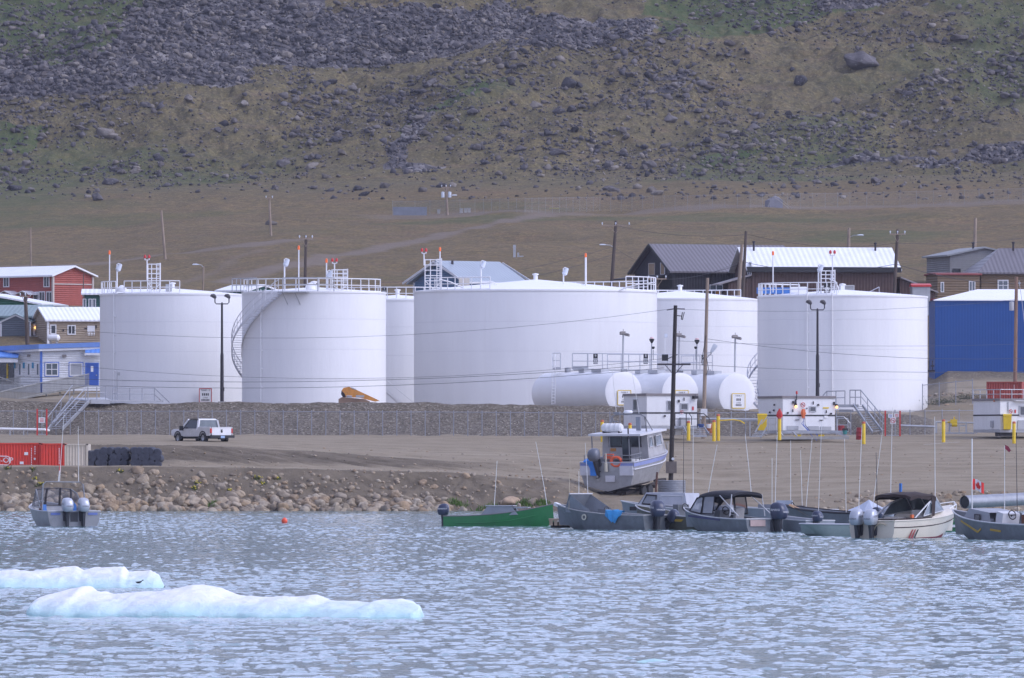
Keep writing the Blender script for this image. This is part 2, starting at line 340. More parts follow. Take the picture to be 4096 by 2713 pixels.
gr = t.mix(t.ramp(n_str, [(.5, 0.), (.68, .75)]), gr, (.19, .13, .085))
gr = t.mix(t.ramp(n_fine, [(.35, .55), (.6, 0.)]), gr, (.11, .096, .06))
cl = t.vor(co, .8, 'F1', 'Distance'); gr = t.mix(t.math('MULTIPLY', t.ramp(cl, [(.14, .6), (.28, 0.)]), t.ramp(t.noise(co, .12, 4), [(.42, .15), (.6, 1.)])), gr, (.075, .07, .075))
gr = t.mix(t.ramp(t.noise(co, 1.3, 6, .75), [(.4, .75), (.54, 0.)]), gr, (.085, .075, .055))
gr = t.mix(t.ramp(t.noise(co, 2.6, 4, .8), [(.52, 0.), (.64, .6)]), gr, (.28, .235, .13))
sy_ = t.n('SeparateXYZ'); t.l(co, sy_.inputs[0]); low = t.ramp(t.math('ADD', t.math('MULTIPLY', t.math('SUBTRACT', sy_.outputs[1], 1130), .02), n_big), [(.3, .8), (.9, 0.)])   # russet heath below the boulder slope
gr = t.mix(low, gr, t.mix(1, gr, (1.24, 1.08, 1.0), 'MULTIPLY'))
gr = t.mix(t.math('MULTIPLY', z1[1], t.ramp(n_mid, [(.3, .5), (.65, 1.)])), gr, (.065, .10, .038))
rk = t.vor(co, 1.1, 'F1', 'Color'); rs = t.n('SeparateColor'); t.l(rk, rs.inputs[0])
rockc = t.ramp(rs.outputs[0], [(0., (.05, .048, .055)), (.5, (.11, .103, .11)), (.85, (.18, .165, .165)), (1., (.28, .26, .25))])
gr = t.mix(t.math('GREATER_THAN', t.math('ADD', z1[0], t.math('MULTIPLY', t.math('SUBTRACT', n_fine, .5), .9)), .5), gr, rockc)
gr = t.mix(t.math('MULTIPLY', z2[2], .9), gr, t.mix(n_mid, (.17, .135, .105), (.24, .195, .155)))
t.l(t.mix(z1[2], earth, gr), t.b.inputs['Base Color'])
t.bump(t.math('ADD', t.math('MULTIPLY', n_fine, .5), t.math('MULTIPLY', gs.outputs[1], .5)), .8, .22)
tag(link('ground', gme, t.m), 'bare earth shore, gravel berm and tundra hillside', None, None, 'structure')
# ---------------------------------------------------------------- water
wy = np.concatenate([[-600, -200, 0, 60, 100], np.arange(125, 270, .12), np.arange(270, 590, .2), [700, 900]])
wp = np.concatenate([[-8, -5, -3, -1.6], np.linspace(-1.06, 1.06, 640), [1.6, 3, 5, 8]])
qY, qP = np.meshgrid(wy, wp, indexing='ij'); qX = qP * 2048 * np.maximum(np.abs(qY), 140) / F
fade = np.clip((qY - 120) / 10, 0, 1) * np.clip((590 - qY) / 6, 0, 1)
wind = .75 + .9 * np.clip(fbm(qX * .03, qY * .012, 3, 101) + .3, 0, 1)
ch = fbm(qX * .55 + qY * .12, qY * 1.0 - qX * .1, 3, 110, .45) * .017 + fbm(qX * 3.6, qY * 4 + qX * .4, 2, 120) * .005 + np.clip(fbm(qX * 2.3 + qY * .1, qY * 3.1 - qX * .15, 3, 140) - .14, 0, 1) ** 1.2 * .085
qZ = ch * fade * wind
wme = mesh_np('water', np.stack([qX, qY, qZ], -1).reshape(-1, 3), grid_faces(*qX.shape)); wme.polygons.foreach_set('use_smooth', [True] * len(wme.polygons))
t = NT('sea'); t.set(.085); t.b.inputs['IOR'].default_value = 1.333
t.l(t.mix(t.noise(t.coord(), .05, 3), (.17, .27, .28), (.20, .30, .31)), t.b.inputs['Base Color'])
t.bump(t.noise(t.coord((1, 1.6, 1)), 4.5, 4, .6), .25, .02)
tag(link('water', wme, t.m), 'rippled grey blue harbour water', None, None, 'structure')
# ---------------------------------------------------------------- stones
def hull_rock(n, seed, flat=(1, .8, .7)):
    r = random.Random(seed); bm = bmesh.new()
    for i in range(n):
        v = Vector((r.gauss(0, 1), r.gauss(0, 1), r.gauss(0, 1))).normalized() * r.uniform(.75, 1.05); bm.verts.new([v[k] * flat[k] * .5 for k in range(3)])
    bmesh.ops.convex_hull(bm, input=bm.verts); bmesh.ops.triangulate(bm, faces=bm.faces)
    loose = [v for v in bm.verts if not v.link_faces]; bmesh.ops.delete(bm, geom=loose, context='VERTS')
    bm.verts.index_update(); out = np.array([v.co for v in bm.verts]), np.array([[v.index for v in f.verts] for f in bm.faces]); bm.free(); return out
def round_rock(seed, sub=3, amp=.22, cuts=3):
    bm = bmesh.new(); bmesh.ops.create_icosphere(bm, subdivisions=sub, radius=.5); r = random.Random(seed); o = Vector((r.uniform(0, 99), r.uniform(0, 99), 0))
    pl = [(Vector((r.gauss(0, 1), r.gauss(0, 1), r.gauss(0, 1))).normalized(), r.uniform(.28, .4)) for _ in range(cuts)]
    for v in bm.verts:
        c = v.co.copy(); v.co *= 1 + amp * mnoise.noise(c * 2.2 + o) * 2
        for nn, dd in pl:
            e = v.co.dot(nn) - dd
            if e > 0: v.co -= nn * e * .8
        v.co = Vector((v.co.x, v.co.y * .85, v.co.z * .75))
    bm.verts.index_update(); out = np.array([v.co for v in bm.verts]), np.array([[v.index for v in f.verts] for f in bm.faces]); bm.free(); return out
def rot(rx, ry, rz): return np.array(Matrix.Rotation(rz, 3, 'Z') @ Matrix.Rotation(ry, 3, 'Y') @ Matrix.Rotation(rx, 3, 'X'))
def merged(name, shapes, items, m, label, smooth=False):   # items: (pos, size, rotation)
    V, Fc, k = [], [], 0
    for p, s, rt in items:
        v, f = shapes[random.randrange(len(shapes))]; V.append(v @ rt.T * np.array(s) + np.array(p)); Fc.append(f + k); k += len(v)
    me = mesh_np(name, np.concatenate(V), np.concatenate(Fc))
    if smooth: me.polygons.foreach_set('use_smooth', [True] * len(me.polygons))
    return tag(link(name, me, m), label, None, None, 'stuff')
def stone_mat(name, cols, island):
    t = NT(name); t.set(.9, 0, .2); g = t.n('NewGeometry').outputs['Random Per Island'] if island else t.n('ObjectInfo').outputs['Random']
    c = t.ramp(g, [(i / (len(cols) - 1), c) for i, c in enumerate(cols)]); n = t.noise(t.coord(kind='Object'), 2.5 if island else 3., 6, .65)
    c = t.mix(t.ramp(n, [(.3, .75), (.6, 0.)]), c, t.mix(1, c, (.5, .48, .47), 'MULTIPLY'))
    c = t.mix(t.ramp(t.noise(t.coord(), 9, 3), [(.62, 0.), (.75, .5)]), c, (.4, .38, .34))
    t.l(c, t.b.inputs['Base Color']); t.bump(n, .6, .08); return t.m
HC_ = [(.052, .05, .058), (.085, .08, .09), (.12, .112, .12), (.17, .155, .155), (.105, .092, .088), (.28, .25, .22)]
hill_m, hill_s = stone_mat('hill_rock', HC_, False), stone_mat('hill_rock_mass', HC_, True)
SHC = [(.26, .215, .155), (.37, .305, .225), (.29, .22, .15), (.38, .28, .18), (.44, .375, .29), (.22, .18, .14), (.50, .43, .33)]
shore_m, shore_s = stone_mat('shore_rock', SHC, False), stone_mat('shore_rock_mass', SHC, True)
ang = [hull_rock(11 + i % 5, 40 + i, (1, .75 + .03 * (i % 6), .55 + .04 * (i % 5))) for i in range(14)]
rnd = [round_rock(70 + i) for i in range(12)]; rnd_lo = [round_rock(170 + i, 2) for i in range(8)]
def as_mesh(name, sh, smooth):
    me = mesh_np(name, *sh)
    if smooth: me.polygons.foreach_set('use_smooth', [True] * len(me.polygons))
    return me
ang_me = []
for i in range(12):                                     # large boulders: chipped hulls with a bevelled edge
    bm = bmesh.new(); v, f = hull_rock(16 + i, 300 + i, (1, .8, .62)); vs_ = [bm.verts.new(p) for p in v]
    for q in f: bm.faces.new([vs_[k] for k in q])
    bmesh.ops.dissolve_limit(bm, angle_limit=.2, verts=bm.verts, edges=bm.edges); bmesh.ops.bevel(bm, geom=bm.edges[:], offset=.03, segments=1, affect='EDGES'); bmesh.ops.triangulate(bm, faces=bm.faces)
    bmesh.ops.subdivide_edges(bm, edges=bm.edges[:], cuts=1, use_grid_fill=True)
    for q in bm.verts: q.co += q.co.normalized() * mnoise.noise(q.co * 5 + Vector((i * 9, 0, 0))) * .05
    me = bpy.data.meshes.new('boulder'); bm.to_mesh(me); bm.free(); me.materials.append(hill_m); ang_me.append(me)
rnd_me = [as_mesh('boulder', s, True) for s in rnd]
for me in rnd_me: me.materials.append(shore_m)
def boulder(name, me, p, size, rt, label, cat, group):
    o = bpy.data.objects.new(name, me); C.objects.link(o); o.location = p; o.scale = size; o.rotation_euler = rt
    return tag(o, label, cat, group)
# named large boulders on the hill: pixel, width in pixels, height ratio
BIG = [(3450, 232, 190, .5, 'largest dark boulder, long and low, high on the right of the hill'), (2272, 332, 78, .9, 'tall rounded dark boulder on open grass at the middle of the hill'), (2140, 412, 72, .7, 'dark boulder with shadowed left side just below the rounded boulder'), (420, 520, 100, .7, 'dark slanting boulder in grass on the left of the hill'), (1130, 645, 72, .7, 'dark boulder above the hill foot, over the second tank'), (440, 722, 90, .4, 'low dark boulder at the foot of the hill above the red house'), (3200, 330, 68, .8, 'steep sided boulder below the largest boulder'), (3840, 160, 100, .4, 'leaning slab of rock under the right skyline grass'), (2080, 590, 60, .6, 'grey boulder on the lower slope above the round concrete tank roof peak'), (2680, 480, 70, .7, 'pale topped grey boulder right of the middle of the hill'), (2603, 655, 56, .7, 'round dark boulder low on the slope above the dark barn'), (2230, 600, 80, .5, 'long split boulder low on the middle slope'), (1692, 752, 48, .8, 'cone shaped grey boulder on the grass left of the transformer pole'), (390, 782, 60, .8, 'pointed grey boulder at the foot of the hill left of the leaning pole'), (1085, 885, 54, .7, 'grey boulder beside the base of a hill pole'), (60, 745, 80, .5, 'split dark boulder at the far left foot of the hill'), (2915, 172, 58, .6, 'angular boulder on yellow grass under the green gully'), (3270, 725, 50, .5, 'boulder on the flat grass above the grey tent')]
for px, py, wd, hr, lb in BIG:
    p = ground(px, py + wd * hr * .4, 1050, 1300); s = wd * p.y / F
    boulder('boulder', ang_me[int(px) % 12], p + Vector((0, 0, s * hr * .15)), (s, s * .9, s * hr * 1.6), (0, 0, R(px % 37 - 18)), lb, 'boulder', 'large boulders on the hill')
big_n = 300 - len(BIG); hill_items = []
for i in range(22000):
    py = random.uniform(-60, 800) if i > 2600 else random.uniform(-60, 420); px = random.uniform(-250, 4350)
    hill_items.append((px, py))
cand = []
hx = np.array([a for a, b in hill_items]); hy = np.array([b for a, b in hill_items])
Ys = np.linspace(1082, 1262, 260)
gxx = (hx[:, None] - 2048) * Ys[None] / F; zz = H(gxx, np.broadcast_to(Ys, gxx.shape)); qq = VH - (zz - HC) * F / Ys[None]
kk = np.argmax(qq <= hy[:, None], 1); jj = np.arange(len(hx))
sx, sy = gxx[jj, kk], Ys[kk]; hx2 = hx + fbm(sx * .06, sy * .06, 4, 50) * 160 + RNG.normal(0, 14, len(hx)); hy2 = hy + fbm(sx * .06, sy * .06, 4, 60) * 90 + RNG.normal(0, 9, len(hx))
in_s = inpoly(hx2, hy2, SCREE)
for q in SCREE2: in_s |= inpoly(hx2, hy2, q)
in_s &= ~((fbm(sx * .05 + 4, sy * .07, 4, 88) > .16) & (hx > 1300))
den = fbm(gxx[jj, kk] * .05, Ys[kk] * .06, 5, 71)
for i in jj:
    k = kk[i]
    if k == 0: continue
    p = Vector((gxx[i, k], Ys[k], zz[i, k])); u = random.random()
    if hy[i] > 700 and random.random() > .12 + (den[i] > .05) * .3: continue
    if not in_s[i] and hy[i] < 700 and random.random() > .33 + den[i] * 1.7: continue
    s = (.38 + 1.5 * u ** 3.5) if in_s[i] else (.28 + .5 * random.random() + 1.3 * u ** 8)
    if hx[i] > 1300 and hy[i] < 180 and in_s[i]: s *= .7
    cand.append((s, p))
cand.sort(key=lambda c: -c[0])
for s, p in cand[:big_n]:
    inS = p.z > 52
    boulder('boulder', ang_me[random.randrange(12)], p + Vector((0, 0, s * .12)), (s * random.uniform(.9, 1.3), s * .9, s * random.uniform(.7, 1.2)), (random.uniform(-.3, .3), random.uniform(-.4, .4), random.uniform(0, 6)),
            'dark grey boulder lying among many others on the rocky hillside', 'boulder', 'boulders scattered over the hillside')
extra = []
sel = [i for i in jj if in_s[i]]
for rep in range(2):
    for i in sel:
        k = kk[i]; x = gxx[i, k] + random.uniform(-2, 2); extra.append((x, Ys[k] + random.uniform(-.7, .7), (.25 + .8 * random.random() ** 3)))
for i in jj:
    k = kk[i]
    if k and not in_s[i] and hy[i] < 730 and random.random() < .35 + den[i] * 1.5:
        for q in range(2): extra.append((gxx[i, k] + random.gauss(0, 3), Ys[k] + random.gauss(0, 1.2), .14 + .3 * random.random() ** 2))
ex = np.array(extra); ezz = H(ex[:, 0], ex[:, 1])
items = [(p + Vector((0, 0, s * .1)), (s * random.uniform(.8, 1.3), s, s * random.uniform(.8, 1.3)), rot(random.uniform(-.6, .6), random.uniform(-.6, .6), random.uniform(0, 6))) for s, p in cand[big_n:]]
items += [((a, b, c + .1), (s, s, s), rot(random.uniform(-1, 1), random.uniform(-1, 1), random.uniform(0, 6))) for (a, b, s), c in zip(extra, ezz)]
merged('scree', ang, items, hill_s, 'grey scree and small stones covering the upper hillside')
# shore boulders: measured large ones, then a heap along the waterline
SB = [(20, 2000, 85), (70, 2015, 45), (550, 1880, 62), (575, 1915, 60), (620, 1890, 48), (620, 1935, 46), (525, 1920, 44), (590, 1950, 42), (350, 1955, 70), (405, 1950, 40), (640, 1930, 44), (780, 1920, 42), (800, 1900, 40), (885, 1945, 50), (825, 1985, 40), (770, 1995, 52), (650, 2020, 70), (530, 2030, 62), (445, 2028, 58), (440, 1990, 46), (110, 1985, 40), (110, 2035, 50), (1175, 1990, 46), (1200, 2005, 36), (1140, 1930, 30), (1295, 2008, 52), (1240, 1920, 26), (1405, 1952, 34), (1410, 1995, 36), (1385, 2030, 48), (1615, 2025, 66), (1660, 2040, 48), (1490, 2043, 52), (1720, 2030, 42), (1755, 2030, 48), (1690, 1930, 40), (1740, 1945, 38), (1860, 1905, 38), (1530, 2010, 28), (1100, 1905, 36), (1020, 2030, 40), (1055, 2000, 36), (1110, 2010, 34), (930, 2040, 34), (1035, 2035, 40), (1090, 2025, 34), (2042, 2000, 84), (2130, 2010, 46), (1850, 2040, 46), (1940, 2050, 38), (235, 1990, 36)]
sh = []
for px, py, wd in SB: sh.append((px, py, wd, .8))
for i in range(620):
    px = random.uniform(-200, 1830); py = 2048 - abs(random.gauss(0, 1)) * (38 if px < 1000 else 30) - (random.random() < .18) * random.uniform(20, 110); 
    if py > 1885: sh.append((px, py, (20 + 38 * random.random() ** 1.5) if py > 1975 else 12 + 18 * random.random() ** 1.6, .8))
for i in range(150):
    px = random.uniform(3230, 4250); d = max(0, 3420 - px) * .35; py = random.uniform(1972 + d, 2062); sh.append((px, py, 16 + 28 * random.random() ** 1.4, .75))
sh.sort(key=lambda s: -s[2]); rest = []
for k, (px, py, wd, hr) in enumerate(sh):
    p = ground(px, py + wd * .12, 574, 590, 160); s = wd * p.y / F; rt = (random.uniform(-.4, .4), random.uniform(-.4, .4), random.uniform(0, 6)); sz = (s * random.uniform(.95, 1.2), s, s * random.uniform(.85, 1.2))
    if k < 295:
        lb, gp = 'rounded tan and grey boulder in the heap along the left waterline', 'shore boulders along the left bank'
        if px > 3000: lb, gp = 'rounded grey boulder in the heap behind the moored boats at right', 'shore boulders behind the boats'
        if (px, py) == (2042, 2000): lb, gp = 'big flat topped tan boulder standing behind the green canoe', None
        if (px, py) == (20, 2000): lb, gp = 'largest grey boulder at the far left edge of the shore', None
        if (px, py) == (1615, 2025): lb, gp = 'long orange brown boulder leaning at the waterline left of the canoe', None
        bo = boulder('shore_boulder', rnd_me[random.randrange(12)], p, sz, rt, lb, 'boulder', gp)
        if (px, py) == (2042, 2000): bo.data = bo.data.copy(); bo.data.materials[0] = M('tan_rock', (.40, .29, .20), .9, 0, .3, 3); bo.scale = (1.42, 1.2, 1.0); bo.rotation_euler = (0, 0, .3)
    else: rest.append((p, sz, rot(*rt)))
for i in range(800):
    right = random.random() < .22; px = random.uniform(3250, 4300) if right else random.uniform(-200, 2350); py = random.uniform(1965, 2060) if right else random.uniform(1885, 2048)
    p = ground(px, py, 574, 590, 120); s = random.uniform(.08, .32) if random.random() < .8 else .4; rest.append((p, (s, s, s), rot(random.uniform(0, 3), 0, random.uniform(0, 6))))
for i in range(500):
    px = random.uniform(500, 4200); py = random.uniform(1790, 1945); p = ground(px, py, 586, 642, 160); s = random.uniform(.06, .26); rest.append((p, (s, s, s * .8), rot(0, 0, random.uniform(0, 6))))
merged('shore_stones', rnd_lo, rest, shore_s, 'small stones strewn over the bank and the bare ground', True)
# ---------------------------------------------------------------- shared paints
WHITE = M('white_paint', (.80, .80, .81), .45, 0, .03, .35, True, dirt=(.62, .60, .57), dirtamt=.18)
ROOFW = M('white_roof', (.86, .86, .87), .5, 0, .03, .6)
RAILW = M('rail_white', (.78, .78, .79), .45, 0, .05, 2)
STEEL = M('galvanised_steel', (.42, .43, .45), .42, .55, .15, 3)
GREYP = M('grey_paint', (.40, .41, .43), .5, 0, .08, 2)
DARKP = M('dark_pole_paint', (.022, .018, .024), .6, 0, .2, 3)
BLACK = M('black_plastic', (.012, .012, .014), .5, 0, .2, 3)
WOODP = M('weathered_pole_wood', (.30, .235, .18), .9, 0, .22, 4, True)
WOODD = M('dark_pole_wood', (.095, .072, .06), .9, 0, .25, 4, True)
WOODR = M('reddish_pole_wood', (.25, .155, .11), .9, 0, .2, 4, True)
ORANGE = M('orange_lens', (.85, .16, .03), .35, 0, .05, 4, emit=.15)
RED = M('red_paint', (.55, .035, .03), .45, 0, .08, 3)
YELLOW = M('yellow_paint', (.72, .50, .02), .5, 0, .1, 3)
LAMPG = M('lamp_glass', (.62, .66, .72), .2, 0, .08, 6)
GLASS = M('window_glass', (.10, .125, .14), .12, 0, .25, 1.5, spec=.8)
DGLASS = M('dark_window_glass', (.025, .03, .035), .1, 0, .3, 1.5, spec=.8)
SIGNW = M('sign_white', (.78, .78, .78), .5, 0, .03, 3)
WHITEP = M('white_trim', (.74, .74, .75), .5, 0, .05, 2)
CONC = M('concrete', (.36, .35, .33), .9, 0, .15, 2)
# ---------------------------------------------------------------- upright fuel tanks
def seam_mat():
    t = NT('tank_shell'); t.set(.5)
    co = t.coord(); s = t.n('SeparateXYZ'); t.l(co, s.inputs[0])
    n = t.noise(t.coord((1, 1, .2)), .5, 6, .65)
    c = t.ramp(n, [(.3, (.765, .765, .775)), (.7, (.825, .825, .83))])
    st = t.noise(t.coord((2.2, 2.2, .06)), 1.2, 5, .7); c = t.mix(t.ramp(st, [(.52, 0.), (.8, .18)]), c, (.58, .56, .53))
    m = t.math('MODULO', s.outputs[2], 2.44); f = t.math('LESS_THAN', t.math('ABSOLUTE', t.math('SUBTRACT', m, 1.2)), .022)
    c = t.mix(t.math('MULTIPLY', f, .4), c, (.6, .6, .63)); t.l(c, t.b.inputs['Base Color'])
    t.bump(t.math('ADD', f, t.math('MULTIPLY', n, 1.8)), .5, .06); return t.m
SHELL = seam_mat()
BASE = 6.25
def flood(mb, p, d=(-.5, -1, -.3)):
    mb.box(p, (.34, .42, .26), math.atan2(d[0], -d[1]), 0, -.5)
def beacon(T, px, y0, y1, Y, org, lens=ORANGE, twin=False, wd=.05):
    """pole with a warning light, part of a tank"""
    b, t = P(px, y1, Y), P(px, y0 + 14, Y)
    m = MB(org).tube([b, t], wd, 6)
    if twin:
        w = .17; m.tube([t + Vector((-w, 0, 0)), t + Vector((w, 0, 0))], .035, 5)
        for sx in (-w, w): m.tube([t + Vector((sx, 0, 0)), t + Vector((sx, 0, .14))], .05, 6)
    o = m.build('beacon_pole', RAILW, T)
    if twin:
        for sx in (-w, w): MB(org).lathe([(.001, .13), (.1, .14), (.115, .3), (.06, .42), (.001, .43)], t + Vector((sx, 0, 0)), 8).build('red_light', RED, o)
    else: MB(org).lathe([(.001, 0), (.085, .01), (.10, .18), (.07, .34), (.001, .36)], t, 8).build('beacon_light', lens, o)
def lamp(T, px, y0, y1, Y, org):
    b, t = P(px, y1, Y), P(px, y0, Y); m = MB(org).tube([b, t, t + Vector((.12, 0, .07)), t + Vector((.24, 0, 0))], .06, 6); o = m.build('lamp_post', RAILW, T)
    MB(org).lathe([(.001, .05), (.12, .02), (.2, -.3), (.23, -.5), (.12, -.62), (.001, -.66)], t + Vector((.32, 0, 0)), 10, M=Matrix.Rotation(.5, 3, 'Y')).build('lamp_head', LAMPG, o)
def tower(T, x0, x1, y0, y1, Y, org):
    """caged access ladder standing on the rim"""
    m = MB(org); a, b = P(x0, y1, Y), P(x1, y1, Y); h = (y1 - y0) * Y / F; w = b.x - a.x; Z = Vector((0, 0, 1))
    for dx in (0, w * .33, w * .72, w):
        for dy in ((0, .8) if dx in (0, w) else (0,)): m.tube([a + Vector((dx, dy, 0)), a + Vector((dx, dy, h * (1 if dx < w * .9 else 1.03)))], .045, 5)
    for k in range(5):
        z = h * (.3 + .17 * k); m.tube([a + Z * z, b + Z * z], .04, 5); m.tube([a + Z * z + Vector((0, .8, 0)), b + Z * z + Vector((0, .8, 0))], .03, 4)
        for e in (a, b): m.tube([e + Z * z, e + Z * z + Vector((0, .8, 0))], .03, 4)
    m.box(a + Vector((w / 2, .4, h * .3)), (w, .8, .06))
    for q in np.linspace(0, h, 14): m.tube([a + Vector((w * .72, 0, q)), a + Vector((w, 0, q))], .022, 4)
    m.tube([a + Z * h * .3 - Vector((0, 0, 0)), a + Vector((w * .6, 0, 0))], .035, 5); m.tube([b + Z * h * .3, b - Vector((w * .5, 0, 0))], .035, 5)
    m.build('access_ladder', RAILW, T)
def ring_rail(T, cx, Yc, Rr, zt, a0, a1, org, name='guard_rail', h=1.05, seg=14, mt=None):
    pts = []
    for k in range(seg + 1):
        a = R(a0 + (a1 - a0) * k / seg); pts.append(Vector((cx + Rr * math.sin(a), Yc - Rr * math.cos(a), zt)))
    m = MB(org)
    for hh, r in ((h, .045), (h * .5, .035)): m.tube([p + Vector((0, 0, hh)) for p in pts], r, 5)
    for p in pts: m.tube([p, p + Vector((0, 0, h))], .045, 5)
    m.tube([p + Vector((0, 0, .06)) for p in pts], .05, 4)
    return m.build(name, mt or RAILW, T)
def vtank(pc, rp, Yc, ytop, rise, label, name='fuel_tank'):
    Rr = rp * Yc / F; X = (pc - 2048) * Yc / F; zt = HC + (VH - ytop) * Yc / F
    T = thing(name, label, 'fuel tank', (X, Yc, BASE), 0, 'upright white fuel tanks'); h = zt - BASE; n = 128
    MB().lathe([(Rr, 0), (Rr, h), (Rr - .02, h + .02)], n=n).build('shell', SHELL, T)
    m = MB().lathe([(Rr + .05, h - .10), (Rr + .06, h + .03), (Rr - .02, h + .045)] + [(Rr * (1 - k / 6), h + .05 + rise * (k / 6) ** .95) for k in range(1, 6)] + [(.001, h + .05 + rise)], n=n)
    o = m.build('roof', ROOFW, T)
    MB().lathe([(.18, h + rise), (.18, h + rise + .4), (.27, h + rise + .42), (.27, h + rise + .5), (.001, h + rise + .56)], n=12).build('roof_vent', RAILW, o)
    return T, X, Yc, Rr, zt
def sheet_on(T, X, Yc, Rr, px, y0, y1, wpx, off=.04):      # flat panel lying against a shell, facing the camera
    dx = (px - 2048) / F * (Yc - Rr) - X; s = math.asin(max(-1, min(1, dx / Rr))); Yp = Yc - Rr * math.cos(s)
    return s, Yp
def stripes(mb, M_, w, rows):                               # rows: (y, string or list of dash widths, size)
    for y, s, sz in rows:
        if isinstance(s, str): text_mb(mb, s, sz, M_ @ Matrix.Translation((0, y, .012)))
        else:
            tot = sum(s) + .3 * sz * (len(s) - 1); x = -tot / 2
            for k in s: mb.add([M_ @ Vector((a, y + b, .012)) for a, b in ((x, -sz / 2), (x + k, -sz / 2), (x + k, sz / 2), (x, sz / 2))], [(0, 1, 2, 3)]); x += k + .3 * sz
def black_sign(T, x0, x1, y0, y1, Y, num, org):
    c = P((x0 + x1) / 2, (y0 + y1) / 2, Y); wv = (x1 - x0) * Y / F; hv = (y1 - y0) * Y / F
    o = MB(org).box(c, (wv, .03, hv)).build('number_sign', BLACK, T); m = MB(org); Mx = facing(c + Vector((0, -.016, 0)), (1, 0, 0))
    stripes(m, Mx, wv, [(hv * .3, num, hv * .36), (-hv * .02, [wv * .16, wv * .14, wv * .16, wv * .12], hv * .13), (-hv * .2, [wv * .2, wv * .14, wv * .2], hv * .13), (-hv * .38, [wv * .15] * 4, hv * .13)])
    m.build('lettering', SIGNW, o)
def frame_sign(T, c, right, wv, hv, rows, fm, org, off):
    Mx = facing(c, right); o = MB(org); fr = .05
    for a, b, x, y in ((wv, fr, 0, hv / 2), (wv, fr, 0, -hv / 2), (fr, hv, -wv / 2, 0), (fr, hv, wv / 2, 0)):
        o.add([Mx @ Vector((x + sx * a / 2, y + sy * b / 2, z)) for z in (off, off + .03) for sx, sy in ((-1, -1), (1, -1), (1, 1), (-1, 1))], [(3, 2, 1, 0), (4, 5, 6, 7), (0, 1, 5, 4), (1, 2, 6, 5), (2, 3, 7, 6), (3, 0, 4, 7)])
    p = MB(org).add([Mx @ Vector((sx * wv / 2, sy * hv / 2, off)) for sx, sy in ((-1, -1), (1, -1), (1, 1), (-1, 1))], [(0, 1, 2, 3)]).build('tank_sign', SIGNW, T)
    o.build('sign_border', fm, p); m = MB(org); stripes(m, Mx @ Matrix.Translation((0, 0, off)), wv, rows); m.build('lettering', BLACK, p)
def spiral(T, X, Yc, Rr, zt, a_top, a_bot, z_bot, org, wd=.85, name='spiral_stair', mt=None):
    n = 40; m = MB(org); rail1, rail2, s1, s2 = [], [], [], []
    for k in range(n):
        f = k / (n - 1); a = R(a_top + (a_bot - a_top) * f); z = zt - .05 + (z_bot - zt) * f; d = Vector((math.sin(a), -math.cos(a), 0)); t = Vector((math.cos(a), math.sin(a), 0)); c = Vector((X, Yc, z))
        p, q = c + d * (Rr + .05), c + d * (Rr + wd); m.add([p - t * .13, q - t * .13, q + t * .13, p + t * .13] + [v - Vector((0, 0, .04)) for v in (p - t * .13, q - t * .13, q + t * .13, p + t * .13)], [(0, 1, 2, 3), (7, 6, 5, 4), (0, 4, 5, 1), (1, 5, 6, 2), (2, 6, 7, 3), (3, 7, 4, 0)])
        s2.append(q); s1.append(p); rail2.append(q + Vector((0, 0, 1.0)))
    o = m.build(name, mt or RAILW, T); h = MB(org)
    for k in range(n - 1): h.bar(s2[k] - Vector((0, 0, .05)), s2[k + 1] - Vector((0, 0, .05)), .05, .2); h.bar(s1[k] - Vector((0, 0, .05)), s1[k + 1] - Vector((0, 0, .05)), .04, .16)
    h.tube(rail2, .035, 5); h.tube([p - Vector((0, 0, .5)) for p in rail2], .025, 5)
    for k in range(0, n, 2): h.tube([s2[k], rail2[k]], .025, 5)
    h.build('handrail', mt or RAILW, o); return o
def riser_pipe(T, X, Yc, Rr, px, zt, org):
    dx = (px - 2048) / F * (Yc - Rr) - X; s = math.asin(dx / Rr); d = Vector((math.sin(s), -math.cos(s), 0)); b = Vector((X, Yc, BASE)) + d * (Rr + .12)
    m = MB(org).tube([b, Vector((b.x, b.y, zt + .2))], .05, 6)
    for k in range(1, 7): m.box((b.x - d.x * .06, b.y - d.y * .06, BASE + k * 1.5), (.16, .16, .1), s)
    m.build('riser_pipe', WHITE, T)
def hpost(T, pts, org, name='guard_rail', h=1.05, step=1.5): return MB(org).rail(pts, h, step, .045).build(name, RAILW, T)
# tank at the far left
T, X, Yc, Rr, zt = vtank(690, 290, 720, 1180, .5, 'white fuel tank farthest left, with a red framed sign low on its side'); o = T.location
ring_rail(T, X, Yc, Rr - .1, zt, -82, -50, o, seg=5); ring_rail(T, X, Yc, Rr - .1, zt, -40, 8, o, seg=6)
lamp(T, 468, 1058, 1172, Yc - 3, o); beacon(T, 438, 1005, 1170, Yc - 2, o); tower(T, 590, 640, 1055, 1166, Yc - 5, o); beacon(T, 588, 1026, 1120, Yc - 5.1, o, twin=True); riser_pipe(T, X, Yc, Rr, 455, zt, o)
MB(o).lathe([(.45, 0), (.4, .3), (.1, .55), (.001, .56)], P(487, 1168, Yc - 4.2), 14).build('roof_hatch', ROOFW, T)
MB(o).box(P(675, 1152, Yc - 4.4), (.5, .3, .6)).build('equipment_box', GREYP, T)
frame_sign(T, Vector(((821 - 2048) * 714.4 / F, 714.35, P(821, 1582, 714.4).z)), (1, .35, 0), 1.05, 1.12, [(.42, 'TANK - 5', .19), (.08, [.09, .1, .1, .09], .2), (-.2, 'LITRES', .15), (-.38, [.08] * 6, .13)], RED, o, .04)
m = MB(o); b = P(469, 1600, Yc - 5.2); m.tube([b, Vector((b.x, b.y, b.z + 2.35))], .035, 6); m.box(b + Vector((.12, 0, 2.15)), (.22, .2, .26)); m.build('level_gauge', GREYP, T)
